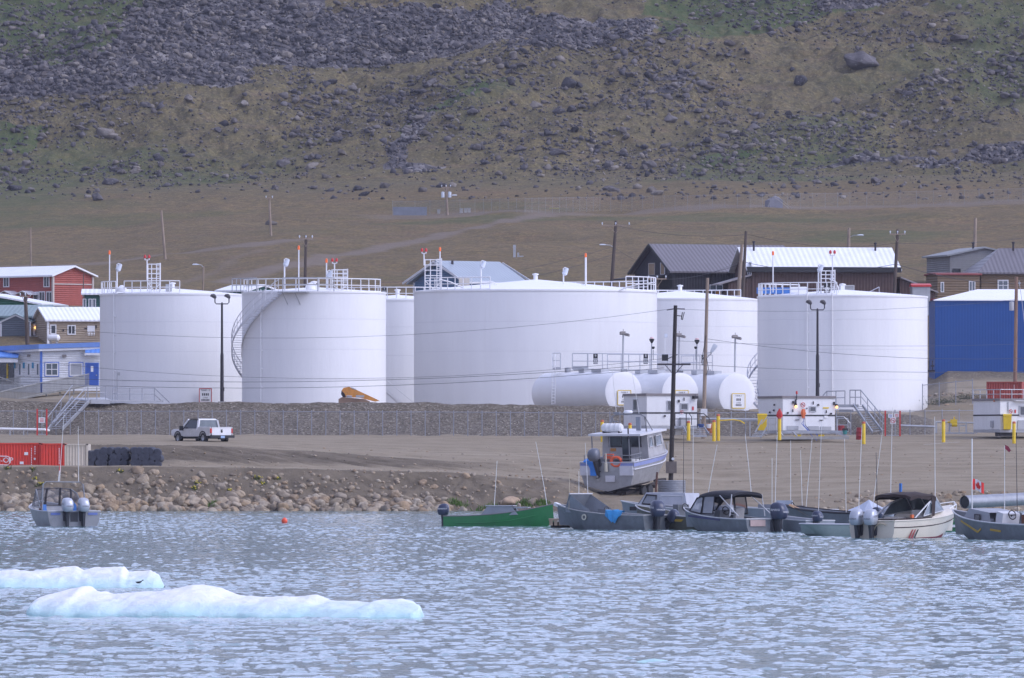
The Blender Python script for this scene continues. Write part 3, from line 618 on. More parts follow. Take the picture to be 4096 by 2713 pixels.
# tank with the spiral stair
T, X, Yc, Rr, zt = vtank(1256, 288, 705, 1172, .42, 'white fuel tank wrapped by a spiral stair on its left side'); o = T.location
spiral(T, X, Yc, Rr, zt, -24, -128, zt - 7.4, o, mt=M('stair_grey', (.68, .68, .70), .45, .2, .1, 3))
ring_rail(T, X, Yc, Rr - .08, zt, -78, 70, o, seg=16); riser_pipe(T, X, Yc, Rr, 1045, zt, o)
m = MB(o); a = Vector((X, Yc, zt))
pts = [a + Vector((math.sin(R(q)) * (Rr + .9), -math.cos(R(q)) * (Rr + .9), 0)) for q in (-78, -60, -42, -24)]
m.rail(pts[:3] , 1.1, 1, .04).build('landing_rail', STEEL, T); m = MB(o); pts2 = [a + Vector((math.sin(R(q)) * (Rr + .5), -math.cos(R(q)) * (Rr + .5), 0)) for q in (-22, -10, 4, 16)]; m.rail(pts2, 1.1, 1.2, .04).build('landing_rail', STEEL, T); m = MB(o)
q0 = a + Vector((math.sin(R(-14)) * (Rr + .45), -math.cos(R(-14)) * (Rr + .45), -.05)); m.box(q0, (2.4, .9, .08), R(-14))
for dx in (-.9, .1): m.tube([q0 + Vector((dx, -.2, 0)), q0 + Vector((dx + .45, .35, -1.0))], .035, 5)
m.build('landing', STEEL, T)
lamp(T, 1138, 1038, 1165, Yc - 3, o); beacon(T, 1195, 986, 1160, Yc - 3, o); beacon(T, 1306, 1038, 1160, Yc - 3, o); lamp(T, 1311, 1085, 1160, Yc - 3.4, o)
tower(T, 1328, 1390, 1078, 1165, Yc - 4, o); beacon(T, 1338, 1040, 1110, Yc - 4.2, o, twin=True)
MB(o).lathe([(.4, 0), (.42, .25), (.2, .5), (.001, .55)], P(1242, 1158, Yc - 3.5), 14).lathe([(.25, 0), (.25, .3), (.001, .4)], P(1260, 1158, Yc - 3.2), 12).build('roof_hatch', ROOFW, T)
# tank half hidden between two others
T, X, Yc, Rr, zt = vtank(1590, 255, 748, 1203, .45, 'mostly hidden white fuel tank between the spiral stair tank and the widest tank'); o = T.location
ring_rail(T, X, Yc, Rr - .1, zt, -60, 60, o, seg=14); black_sign(T, 1529, 1545, 1150, 1180, Yc - 5.6, '4', o)
m = MB(o)
for k in range(6): m.box(P(1550 + k * 10, 1563 + k * 9.3, 735), (.34, .9, .07))
for dy in (-.4, .4): m.tube([P(1540, 1516, 735 + dy), P(1652, 1608, 735 + dy)], .035, 5)
m.bar(P(1546, 1572, 735), P(1604, 1624, 735), .06, .1); m.build('side_stair', RAILW, T)
# the widest tank
T, X, Yc, Rr, zt = vtank(2142, 486, 722, 1168, 1.0, 'widest white fuel tank in the middle, its pointed roof showing'); o = T.location
ring_rail(T, X, Yc, Rr - .1, zt, -66, -22, o, seg=9); ring_rail(T, X, Yc, Rr - .1, zt, 110, 190, o, h=1.0, seg=16); ring_rail(T, X, Yc, Rr - .1, zt, 48, 88, o, h=1.15, seg=8)
m = MB(o)
for q in range(7): a, b = P(1928 + q * 8, 1146 + q * .5, Yc - 5), P(1928 + q * 8, 1128, Yc - 5); m.tube([a, b], .03, 4)
m.tube([P(1926, 1126, Yc - 5), P(1968, 1126, Yc - 5), P(1990, 1141, Yc - 5)], .04, 5); m.build('roof_stair', RAILW, T)
m = MB(o); pts = [P(x, y, Yc - 7.5) for x, y in ((2470, 1166), (2500, 1152), (2550, 1139), (2622, 1130))]; m.tube(pts, .06, 5); m.tube([P(1755, 1118, Yc - 8.5), P(1800, 1128, Yc - 8.5), P(1850, 1150, Yc - 8.5)], .06, 5)
m.tube([P(2366, 1141, Yc - 5), P(2378, 1154, Yc - 5)], .04, 5); m.build('curved_rail', RAILW, T)
tower(T, 1700, 1766, 1037, 1161, Yc - 7.4, o); beacon(T, 1696, 1000, 1062, Yc - 7.5, o, twin=True); beacon(T, 1760, 992, 1150, Yc - 7.3, o); lamp(T, 1924, 1046, 1148, Yc - 6, o); lamp(T, 2254, 1074, 1152, Yc - 5, o); beacon(T, 2343, 1016, 1152, Yc - 5, o, wd=.08)
MB(o).box(P(2331, 1146, Yc - 4), (.28, .2, .3)).build('equipment_box', BLACK, T)
MB(o).box(P(1857, 1131, Yc + 2), (.9, .4, .75)).build('cabinet', M('beige_box', (.50, .45, .38), .6), T)
# tank behind the round end tanks
T, X, Yc, Rr, zt = vtank(2720, 320, 745, 1200, .75, 'white fuel tank standing behind the three horizontal tanks'); o = T.location
ring_rail(T, X, Yc, Rr - .1, zt, -120, -70, o, seg=8); ring_rail(T, X, Yc, Rr + .1, zt - .1, 130, 220, o, seg=14)
# tank at the right
T, X, Yc, Rr, zt = vtank(3370, 340, 708, 1188, .55, 'white fuel tank farthest right, behind the white pump shed with amber lamps'); o = T.location
ring_rail(T, X, Yc, Rr - .08, zt, -88, -6, o, seg=12); ring_rail(T, X, Yc, Rr - .3, zt + .05, -150, -85, o, seg=8)
spiral(T, X, Yc, Rr, zt, -205, -46, BASE + .35, o, mt=M('stair_pale', (.62, .63, .68), .45, .1, .08, 3))
tower(T, 3285, 3340, 1082, 1172, Yc - 5.6, o); black_sign(T, 3296, 3320, 1131, 1172, Yc - 5.9, '6', o); beacon(T, 3092, 1008, 1170, Yc - 4, o); beacon(T, 3330, 1008, 1120, Yc - 5.7, o, twin=True); lamp(T, 3274, 1062, 1172, Yc - 5, o)
riser_pipe(T, X, Yc, Rr, 3232, zt, o); riser_pipe(T, X, Yc, Rr, 3330, zt, o)
m = MB(o); m.tube([P(3318, 1118, Yc - 5.6), P(3340, 1125, Yc - 5.6), P(3353, 1150, Yc - 5.6), P(3356, 1172, Yc - 5.6)], .05, 5).build('curved_rail', RAILW, T)
MB(o).box(P(3195, 1160, Yc - 2), (1.3, .5, .5)).box(P(3370, 1160, Yc - 1), (.3, .3, .7)).build('roof_hatch', ROOFW, T)
MB(o).box(P(3110, 1163, Yc + 1), (3.4, .4, .5)).build('blue_tarp', M('blue_tarp', (.05, .18, .50), .6), T)
# ---------------------------------------------------------------- horizontal tanks
AX = R(28)
def htank(pc, ytop, num, label, ladder=False):
    Yf = 688.; s = F / Yf; r = 1.66; L = 12.4
    c = P(pc, ytop, Yf) - Vector((0, 0, r)); T = thing('horizontal_tank', label, 'fuel tank', c, R(90) + R(28), 'horizontal fuel tanks'); # local +x runs back along the axis
    prof = [(.001, -.06), (1.2, -.04), (1.6, -.005), (1.645, .01), (r, .045)] + [(r, .12 + k * (L - .24) / 5) for k in range(1, 6)] + [(1.645, L - .01), (1.6, L), (1.2, L + .04), (.001, L + .06)]
    MB().lathe([(a, z) for a, z in prof], n=64, axis='x').build('shell', WHITE, T)
    m = MB()
    for x in (1.6, L - 1.6): m.box((x, 0, -r + .1), (.5, 2.4, .8)); 
    m.build('saddle', CONC, T)
    m = MB(); m.tube([(-.02, -.8, -1.42), (-.45, -.8, -1.42), (-.5, -.8, -1.6)], .14, 8); m.build('outlet_pipe', DARKP, T)
    MB().box((L / 2, 0, r + .12), (.9, .9, .3)).build('top_box', GREYP, T); MB().box((L * .3, .1, r + .1), (1.6, .7, .25)).build('pump_box', GREYP, T); MB().lathe([(.25, 0), (.25, .35), (.3, .37), (.001, .42)], (L * .75, 0, r), 12).build('manway', GREYP, T)
    return T
TANKNO = []
hts = [htank(2494, 1486, '9', 'horizontal white tank number 9, leftmost of the three'), htank(2721, 1491, '8', 'horizontal white tank in the middle of the three, behind the dark wooden pole'), htank(2948, 1494, '7', 'horizontal white tank number 7, rightmost of the three')]
for T, (cx, cy, wp, hp, no, full) in zip(hts, [(2494, 1591, 55, 57, '9', 1), (2724, 1591, 55, 57, '8', 1), (2951, 1604, 55, 57, '7', 1)]):
    q = P(cx, cy, 688); dz = q.z - T.location.z; dl = (q.x - T.location.x) / math.cos(AX)
    ly = -dl; fx = -.06; Mx = facing((fx - .02, ly, dz), (0, -1, 0)); wv, hv = 1.18, 1.15; p = MB()
    p.add([Mx @ Vector((sx * wv / 2, sy * hv / 2, .05)) for sx, sy in ((-1, -1), (1, -1), (1, 1), (-1, 1))], [(0, 1, 2, 3)]); p = p.build('tank_sign', SIGNW, T); b = MB()
    for a, bb, x, y in ((wv, .06, 0, hv / 2), (wv, .06, 0, -hv / 2), (.06, hv, -wv / 2, 0), (.06, hv, wv / 2, 0)): b.add([Mx @ Vector((x + sx * a / 2, y + sy * bb / 2, .06)) for sx, sy in ((-1, -1), (1, -1), (1, 1), (-1, 1))], [(0, 1, 2, 3)])
    b.build('sign_border', YELLOW, p); m = MB(); stripes(m, Mx @ Matrix.Translation((0, 0, .05)), wv, [(.40, 'TANK-' + no, .17), (.1, [.1, .06, .1], .2), (-.16, 'LITRES', .15), (-.33, [.07] * 5, .13)]); m.build('lettering', BLACK, p)
# catwalk over the three horizontal tanks
cw = thing('catwalk', 'steel catwalk with railings running over the tops of the horizontal tanks', 'catwalk', P(2500, 1478, 690)); o = cw.location
def pp(x, y, Y): return P(x, y, Y)
CWR = M('catwalk_rail', (.50, .51, .54), .4, .3, .1, 3)
m = MB(o); m.rail([pp(2290, 1478, 698), pp(2410, 1478, 698), pp(2560, 1480, 698), pp(2700, 1482, 698), pp(2850, 1484, 698)], 1.28, 1.25, .04); m.rail([pp(2212, 1475, 696), pp(2242, 1475, 696)], 1.25, 1, .04)
m.rail([pp(2290, 1478, 694), pp(2352, 1478, 694)], 1.28, 1.3, .045); m.rail([pp(2430, 1480, 694), pp(2515, 1480, 694), pp(2600, 1481, 694), pp(2670, 1482, 694)], 1.25, 1.4, .04); m.rail([pp(2725, 1484, 694), pp(2800, 1484, 694)], 1.2, 1.2, .035); m.build('railing', CWR, cw)
m = MB(o); m.box(pp(2570, 1481, 696), (11, 1.1, .08)).box(pp(2322, 1473, 693.9), (1.2, .05, .32)).box(pp(2227, 1474, 696), (.65, 1, .2)); m.build('deck', GREYP, cw)
m = MB(o)
for dx in (0, .26): m.tube([pp(2207, 1618, 693) + Vector((dx, 0, 0)), pp(2209, 1462, 693) + Vector((dx, 0, 0)), pp(2209, 1418, 694) + Vector((dx, 0, 0))], .035, 5)
for k in range(13): a = pp(2207, 1615 - k * 12, 693); m.tube([a, a + Vector((.26, 0, 0))], .022, 4)
m.build('ladder', RAILW, cw)
black_sign(cw, 2373, 2391, 1416, 1456, 693.6, '9', o); black_sign(cw, 2574, 2592, 1416, 1456, 693.6, '8', o); black_sign(cw, 2806, 2818, 1421, 1460, 693.6, '7', o)
for x, y0, y1 in ((2493, 1338, 1480), (2717, 1345, 1480), (2941, 1352, 1488)):
    m = MB(o).tube([pp(x - 2, y1, 692), pp(x, y0, 692)], .07, 6).build('light_mast', GREYP, cw); c = pp(x, y0, 692)
    MB(o).box(c + Vector((-.05, -.1, .1)), (.42, .3, .2), .3, 0, -.3).box(c + Vector((.28, -.05, -.02)), (.4, .3, .16), -.4, .2, -.3).tube([c, c + Vector((0, 0, .42))], .025, 5).build('floodlight', M('flood_brown', (.22, .2, .19), .5), m)
for x, y0, y1, dx in ((2607, 1362, 1480, 6), (2788, 1366, 1478, -5)):
    m = MB(o).tube([pp(x - 2, y1, 691), pp(x, y0, 691)], .05, 6).tube([pp(x + dx, 1400, 691), pp(x + dx, 1440, 691)], .04, 5).build('light_mast', STEEL, cw); c = pp(x, y0, 691)
    MB(o).lathe([(.06, -.22), (.2, .02), (.2, .12), (.001, .14)], c, 10).lathe([(.05, -.1), (.13, .0), (.12, .1), (.001, .12)], pp(x + dx, 1392, 691), 8).build('dome_light', BLACK, m); MB(o).lathe([(.16, .15), (.13, .24), (.001, .28)], c, 10).build('light_cap', M('pink_lens', (.7, .45, .45), .4), m)
m = MB(o).tube([pp(2660, 1480, 696), pp(2660, 1345, 696)], .025, 5).build('light_mast', RAILW, cw); MB(o).box(pp(2664, 1343, 696), (.25, .2, .3)).build('lamp_head', LAMPG, m)
m = MB(o).box(pp(2660, 1431, 691), (.5, .3, .52)).build('control_screen', BLACK, cw)
# ---------------------------------------------------------------- buildings
def windowp(parent, c, right, wv, hv, glass=GLASS, frame=WHITEP, fr=.09, bars=0, hbar=False, name='window', off=.03):
    Mx = facing(c, right); m = MB()
    for a, b, x, y in ((wv + fr * 2, fr, 0, hv / 2 + fr / 2), (wv + fr * 2, fr, 0, -hv / 2 - fr / 2), (fr, hv, -wv / 2 - fr / 2, 0), (fr, hv, wv / 2 + fr / 2, 0)) + tuple((.06, hv, -wv / 2 + wv * (k + 1) / (bars + 1), 0) for k in range(bars)) + (((wv, .06, 0, 0),) if hbar else ()):
        m.add([Mx @ Vector((x + sx * a / 2, y + sy * b / 2, z)) for z in (-.02, off + .02) for sx, sy in ((-1, -1), (1, -1), (1, 1), (-1, 1))], [(4, 5, 6, 7), (0, 1, 5, 4), (1, 2, 6, 5), (2, 3, 7, 6), (3, 0, 4, 7)])
    o = m.build(name, frame, parent)
    MB().add([Mx @ Vector((sx * wv / 2, sy * hv / 2, off * .4)) for sx, sy in ((-1, -1), (1, -1), (1, 1), (-1, 1))], [(0, 1, 2, 3)]).build('pane', glass, o); return o
def doorp(parent, c, right, wv, hv, m_, frame=WHITEP, lite=None):
    Mx = facing(c, right); m = MB()
    m.add([Mx @ Vector((sx * wv / 2, sy * hv / 2, z)) for z in (-.02, .03) for sx, sy in ((-1, -1), (1, -1), (1, 1), (-1, 1))], [(4, 5, 6, 7), (0, 1, 5, 4), (1, 2, 6, 5), (2, 3, 7, 6), (3, 0, 4, 7)]); o = m.build('door', m_, parent)
    m = MB()
    for a, b, x, y in ((wv + .2, .1, 0, hv / 2 + .05), (.1, hv, -wv / 2 - .05, 0), (.1, hv, wv / 2 + .05, 0)): m.add([Mx @ Vector((x + sx * a / 2, y + sy * b / 2, z)) for z in (-.02, .05) for sx, sy in ((-1, -1), (1, -1), (1, 1), (-1, 1))], [(4, 5, 6, 7), (0, 1, 5, 4), (1, 2, 6, 5), (2, 3, 7, 6), (3, 0, 4, 7)])
    m.build('door_frame', frame, o)
    if lite: MB().add([Mx @ Vector((lite[0] + sx * lite[2] / 2, lite[1] + sy * lite[3] / 2, .035)) for sx, sy in ((-1, -1), (1, -1), (1, 1), (-1, 1))], [(0, 1, 2, 3)]).build('door_window', SIGNW, o)
    MB().box(Mx @ Vector((wv * .38, -.05, .07)), (.1, .1, .1)).build('handle', STEEL, o); return o
def house(name, label, px, py, Y, w, d, h, yaw, wall, roof, ridge='x', rise=1.2, over=.35, cat='house', thick=.16, trim=None, asym=.5, group=None, sink=2.5, hip=0):
    """gabled house; local x runs along the front, y goes back; (px,py) is the nearest corner at ground level"""
    loc = P(px, py, Y); T = thing(name, label, cat, loc, R(yaw), group)
    ox = -w if yaw < 0 else 0                        # nearest corner is the right one when the right side shows
    x0, x1 = ox, ox + w; m = MB()
    m.add([(x0, 0, -sink), (x1, 0, -sink), (x1, d, -sink), (x0, d, -sink), (x0, 0, h), (x1, 0, h), (x1, d, h), (x0, d, h)], [(0, 1, 5, 4), (1, 2, 6, 5), (2, 3, 7, 6), (3, 0, 4, 7)])
    e = .03; r = MB(); th = Vector((0, 0, thick))
    if ridge == 'x':
        ry = d * asym
        for x in ((x0, x1) if not hip else (x1,)): m.add([(x, 0, h), (x, ry, h + rise), (x, d, h)], [(0, 1, 2)])
        s1, s2 = rise / ry, rise / (d - ry)
        A = [(-over, h - over * s1), (ry, h + rise), (d + over, h - over * s2)]
        a, b = x0 - over, x1 + over
        for (ya, za), (yb, zb) in ((A[0], A[1]), (A[1], A[2])): r.prism([(a + (hip if za > h + rise * .5 else 0), ya, za + e), (b, ya, za + e), (b, yb, zb + e), (a + (hip if zb > h + rise * .5 else 0), yb, zb + e)], (0, 0, 0), th)
        if hip: r.prism([(a, A[0][0], A[0][1] + e), (a + hip, ry, h + rise + e), (a, A[2][0], A[2][1] + e)], (0, 0, 0), th)
    else:
        rx = x0 + w * asym
        for y in (0, d): m.add([(x0, y, h), (rx, y, h + rise), (x1, y, h)], [(0, 1, 2)])
        s1, s2 = rise / (rx - x0), rise / (x1 - rx); A = [(x0 - over, h - over * s1), (rx, h + rise), (x1 + over, h - over * s2)]
        for (xa, za), (xb, zb) in ((A[0], A[1]), (A[1], A[2])): r.prism([(xa, -over, za + e), (xb, -over, zb + e), (xb, d + over, zb + e), (xa, d + over, za + e)], (0, 0, 0), th)
    m.build('wall', wall, T); T['x0'] = x0; rf = r.build('roof', roof, T)
    if trim:
        q = MB(); rv = [(x0, 0), (x1, 0)] + ([(x0, d)] if yaw > 0 else [(x1, d)])
        for x, y in rv: q.box((x, y, h / 2 - .3), (.2, .2, h + .5))
        q.build('corner_trim', trim, T)
    return T, rf
def siding(name, col, rb=.2, var=.1): return M(name, col, .7, 0, var, 1.2, ribs=rb, ribax=2, ribdist=.03, dirt=tuple(c * .6 for c in col), dirtamt=.25)
def metal_roof(name, col, ax=0, rb=.42): return M(name, col, .4, 0, .05, .6, ribs=rb, ribax=ax, ribdist=.03)
def flue(parent, c, h=.9): MB().tube([c, Vector(c) + Vector((0, 0, h))], .1, 8).lathe([(.16, 0), (.16, .12), (.001, .2)], Vector(c) + Vector((0, 0, h)), 8).build('chimney', DARKP, parent)
WROOF = metal_roof('white_metal_roof', (.84, .85, .87))
REDS = siding('red_siding', (.36, .085, .065)); 
# red apartment house, far left: long front to the left, gable end to the right
T, rf = house('apartment_house', 'two storey red house with white roof at the left edge', 212, 1235, 850, 9.5, 9.6, 3.25, -38, REDS, WROOF, 'y', .0001, cat='house', trim=WHITEP) if 0 else house('apartment_house', 'two storey red house with white roof at the left edge', 212, 1242, 850, 14, 5.0, 3.4, -48, REDS, WROOF, 'x', .85, .4, trim=M('pale_trim', (.52, .46, .42), .6))
def FL(T, u, z): return (T['x0'] + u if False else u, -.01, z)
def front(T, rfpx, rfpy, Y, yaw):                       # local point on the front wall plane y=0 under a photo pixel
    l = T.location; a = R(yaw); k = (rfpx - 2048) / F       # solve along the ray
    dx, dy = math.cos(a), math.sin(a); u = (k * l.y - l.x) / (dx - k * dy); yy = l.y + u * dy
    return Vector((u, -.01, HC + (VH - rfpy) * yy / F - l.z))
def side(T, px, py, yaw, x):                            # point on the side wall plane x=const under a photo pixel
    l = T.location; a = R(yaw); k = (px - 2048) / F; bx, by = l.x + x * math.cos(a), l.y + x * math.sin(a); dx, dy = -math.sin(a), math.cos(a)
    v = (k * by - bx) / (dx - k * dy); yy = by + v * dy; return Vector((x, v, HC + (VH - py) * yy / F - l.z))
for px, py, wv, hv, b in ((26, 1127, .5, .95, 1), (187, 1127, .5, .95, 1), (145, 1190, .4, .95, 0), (169, 1194, .5, 1.25, 1), (198, 1194, .5, 1.25, 1)): windowp(T, front(T, px, py, 850, -48), (1, 0, 0), wv * 1.45, hv * .95, DGLASS, WHITEP, .1, b)
for px, py in ((57, 1168), (128, 1168)):
    c = front(T, px, py, 850, -48); m = MB().prism([c + Vector((-1.1, 0, -.25)), c + Vector((0, 0, .1)), c + Vector((1.1, 0, -.25)), c + Vector((1.1, 0, -.32)), c + Vector((0, 0, .03)), c + Vector((-1.1, 0, -.32))], (0, 0, 0), (0, -1.3, 0)).build('porch_roof', WROOF, T)
    q = MB()
    for dx in (-.95, .95): q.tube([c + Vector((dx, -1.15, -.3)), c + Vector((dx, -1.15, -2.2))], .07, 5)
    q.build('porch_post', RED, T)
m = MB()
for z in (0.05, 2.6): m.box((0.03, 2.5, z), (.05, 5.0, .1))
m.build('band_trim', M('pale_trim', (1, 1, 1)), T)
# green houses behind the leftmost tank and at the left edge
GRN = siding('dark_green_siding', (.018, .088, .075)); GRN2 = siding('green_siding', (.02, .12, .07))
T, _ = house('house', 'dark green house with white roof half hidden by the leftmost tank', 337, 1245, 825, 6, 8, 1.55, 2, GRN, WROOF, 'x', .45, .3)
for px in (338, 361, 377): windowp(T, front(T, px, 1214, 825, 2), (1, 0, 0), .2, .75, GLASS, WHITEP, .07)
T, _ = house('house', 'green house with low white gabled roof at the far left edge', 160, 1242, 825, 12, 8, .5, -14, GRN2, WROOF, 'y', 1.05, .3)
MB().box((-5.2, -.03, .35), (.12, .08, 1.6)).box((-7.4, -.03, .3), (.12, .08, 1.5)).build('wall_batten', WHITEP, T)
T, _ = house('house', 'low building with white lean roof between the two left tanks', 985, 1182, 815, 3.2, 6, .35, -30, GRN, WROOF, 'x', .55, .2)
# grey house with a bay at the far left, tan house beside it
SLATE = siding('slate_siding', (.105, .125, .15)); GREENR = metal_roof('green_metal_roof', (.20, .27, .27))
T, _ = house('house', 'slate grey house with green metal roof and a gabled bay at the left edge', 165, 1378, 806, 9, 7, 2.55, -10, SLATE, GREENR, 'x', 1.0, .3, trim=WHITEP)
c = front(T, 71, 1378, 806, -10); m = MB(); p = [(-1.45, 0, 0), (1.45, 0, 0), (1.45, 0, 2.05), (0, 0, 2.65), (-1.45, 0, 2.05)]; m.prism([c + Vector(q) + Vector((0, -.8, 0)) for q in p], (0, 0, 0), (0, .8, 0)); b = m.build('bay', SLATE, T)
m = MB()
for x in (-1.4, 1.4): m.box(c + Vector((x, -.84, 1)), (.13, .1, 2.05))
m.box(c + Vector((0, -.84, .08)), (2.9, .1, .12)); m.bar(c + Vector((-1.5, -.86, 2.05)), c + Vector((0, -.86, 2.7)), .1, .14); m.bar(c + Vector((1.5, -.86, 2.05)), c + Vector((0, -.86, 2.7)), .1, .14); m.build('bay_trim', WHITEP, b)
m = MB()
for x in (-1, 1): m.prism([c + Vector((x * 1.65, -1, 2.05)), c + Vector((0, -1, 2.78)), c + Vector((0, -1, 2.86)), c + Vector((x * 1.65, -1, 2.13))], (0, 0, 0), (0, 1.2, 0))
m.build('bay_roof', GREENR, b); doorp(T, front(T, 124, 1340, 806, -10), (1, 0, 0), .8, 1.9, WHITEP)
windowp(T, front(T, 143, 1330, 806, -10), (1, 0, 0), .7, 1, DGLASS)
MB().lathe([(.001, -.1), (.12, 0), (.1, .14), (.001, .18)], front(T, 143, 1313, 806, -10) + Vector((0, -.15, 0)), 8).build('porch_light', M('amber_glow', (1, .5, .15), .4, emit=2.5), T)
q = front(T, 128, 1365, 806, -10); MB().rail([q + Vector((-.4, -1, -.5)), q + Vector((.9, -1, -.5))], .9, .3, .03).bar(q + Vector((.9, -1, .2)), q + Vector((1.4, -1, -.8)), .08, .12).build('porch_rail', GREYP, T)
TAN = siding('tan_siding', (.36, .285, .205))
T, _ = house('house', 'tan bungalow with a broad white roof beside the leftmost tank', 192, 1372, 800, 9, 7, 2.05, 14, TAN, WROOF, 'x', 1.15, .3, trim=WHITEP)
for px, py, b in ((213, 1318, 0), (286, 1320, 1)): windowp(T, front(T, px, py, 800, 14), (1, 0, 0), .38 + .2 * b, .7, DGLASS, WHITEP, .1, b)
doorp(T, front(T, 364, 1325, 800, 14), (1, 0, 0), .5, .8, WHITEP)
m = MB(); c = front(T, 335, 1345, 800, 14); m.rail([c + Vector((0, -.7, -.1)), c + Vector((2, -.7, -.1))], .45, .25, .03).build('porch_rail', WOODP, T)
MB().box(front(T, 343, 1314, 800, 14), (.25, .08, .1)).box(front(T, 384, 1308, 800, 14), (.12, .1, .3)).box(front(T, 253, 1322, 800, 14), (.14, .1, .2)).build('wall_vent', DARKP, T)
t = thing('propane_tank', 'white horizontal heating oil tank in front of the tan bungalow', 'oil tank', P(215, 1352, 796), R(-20)); MB().lathe([(.001, -1.15), (.35, -1.08), (.58, -.85), (.6, -.5), (.6, .5), (.58, .85), (.35, 1.08), (.001, 1.15)], (0, 0, 0), 20, 'x').build('shell', WHITE, t); MB().box((-.6, 0, -.7), (.1, .8, .5)).box((.6, 0, -.7), (.1, .8, .5)).build('stand', STEEL, t); t.scale = (.52, .52, .52)
# white clapboard building with blue trim, wooden ramp
CLAP = siding('white_clapboard', (.74, .75, .76), .2, .05); BLUET = M('blue_trim', (.07, .17, .55), .45, 0, .08, 2); BLUED = M('blue_door_paint', (.03, .10, .42), .4, 0, .06, 2); BLUER = metal_roof('blue_metal_roof', (.12, .28, .68))
T = thing('community_building', 'white clapboard building with blue trim, blue door and blue awnings at left', 'building', P(165, 1548, 757), R(0)); o = T.location
zc = lambda py, Y=757: HC + (VH - py) * Y / F - o.z
def lx(px, Y=757): return (px - 2048) * Y / F - o.x
m = MB(); xr = lx(470); xl = lx(-60)
m.add([(0, 0, -2), (xr, 1.2, -2), (xr, 1.2, zc(1386)), (0, 0, zc(1398))], [(0, 1, 2, 3)]).add([(0, 0, -2), (0, 0, zc(1398)), (xl, 5, zc(1404)), (xl, 5, -2)], [(0, 1, 2, 3)]).add([(xr, 1.2, -2), (xr, 12, -2), (xr, 12, zc(1370)), (xr, 1.2, zc(1386))], [(0, 1, 2, 3)]); m.build('wall', CLAP, T)
m = MB(); m.prism([(-.2, -.45, zc(1396)), (xr + .3, .75, zc(1384)), (xr + .3, 13, zc(1384)), (-.2, 13, zc(1396)), (xl - .5, 13, zc(1404)), (xl - .5, 4.5, zc(1404))], (0, 0, 0), (0, 0, .40)); m.build('roof', M('roof_blue_band', (.15, .27, .60), .45, 0, .08, 1), T)
m = MB(); m.bar((-.2, -.36, zc(1401)), (xr, .84, zc(1390)), .06, .2); m.bar((-.2, -.36, zc(1401)), (xl, 4.6, zc(1408)), .06, .2); m.build('fascia', WHITEP, T)
MB().box((0, -.04, 1.0), (.2, .16, zc(1398) * 2 - 2.2)).build('corner_trim', BLUET, T)
RGT = Vector((xr, 1.2, 0)).normalized()
def wf(px, py): k = (px - 2048) / F; d = RGT; u = (k * o.y - o.x) / (d.x - k * d.y); return Vector((u * d.x, u * d.y - .01, HC + (VH - py) * (o.y + u * d.y) / F - o.z))
for px, g in ((207, GLASS), (304, GREYP)): windowp(T, wf(px, 1478), RGT, .95, .95, g, WHITEP, .1, 1 if px < 250 else 0, px < 250); windowp(T, wf(px, 1478) + Vector((0, .03, 0)), RGT, 1.15, 1.15, g, BLUET, .07, name='window_trim')
d = doorp(T, wf(368, 1499), RGT, 1.0, 1.9, BLUED, BLUET, (0, .5, .22, .5))
c = wf(372, 1400); m = MB().prism([c + Vector((-.65, -.05, .15)), c + Vector((.9, -.05, .15)), c + Vector((.9, -.9, -.3)), c + Vector((-.65, -.9, -.3))], (0, 0, 0), (0, 0, .07)).build('awning', BLUER, T); MB().box(c + Vector((.12, -.92, -.38)), (1.6, .06, .2)).build('awning_fascia', WHITEP, T)
MB().box(wf(258, 1424) + Vector((0, -.12, 0)), (.38, .22, .2)).build('wall_light', M('flood_brown', (1, 1, 1)), T)
LFT = Vector((-xl, -5, 0)).normalized()
def wl(px, py): k = (px - 2048) / F; d = Vector((xl, 5, 0)).normalized(); u = (k * o.y - o.x) / (d.x - k * d.y); return Vector((u * d.x, u * d.y - .02, HC + (VH - py) * (o.y + u * d.y) / F - o.z))
for px in (80, 116, 152): windowp(T, wl(px, 1478), LFT, .25, .95, GLASS, WHITEP, .08)
for px in (95, 131, 58): MB().box(wl(px, 1462) + Vector((0, -.03, 0)), (.22, .05, .5), math.atan2(LFT.y, LFT.x)).build('shutter', M('teal_shutter', (.05, .27, .45), .5), T)
MB().box(wl(114, 1423) + Vector((0, -.12, 0)), (.25, .22, .2)).build('wall_light', M('flood_brown', (1, 1, 1)), T)
c = wl(20, 1440); m = MB().prism([c + Vector((-2.5, -2.4, .15)), c + Vector((1.3, -2.4, .15)), c + Vector((1.3, -.1, .7)), c + Vector((-2.5, -.1, .7))], (0, 0, 0), (0, 0, .12)).build('porch_roof', BLUER, T)
MB().prism([c + Vector((-2.5, -2.3, -.25)), c + Vector((1.25, -2.3, -.25)), c + Vector((1.25, -2.3, .1)), c + Vector((-2.5, -2.3, .1))], (0, 0, 0), (0, .1, 0)).build('porch_fascia', WHITEP, T)
MB().box(wl(28, 1490) + Vector((0, .0, 0)), (1.9, .1, 2.0), math.atan2(LFT.y, LFT.x)).build('dark_doorway', DGLASS, T)
MB().box(wl(30, 1490) + Vector((0, -.08, 0)), (.18, .06, 1.5), math.atan2(LFT.y, LFT.x)).build('yellow_post', YELLOW, T)
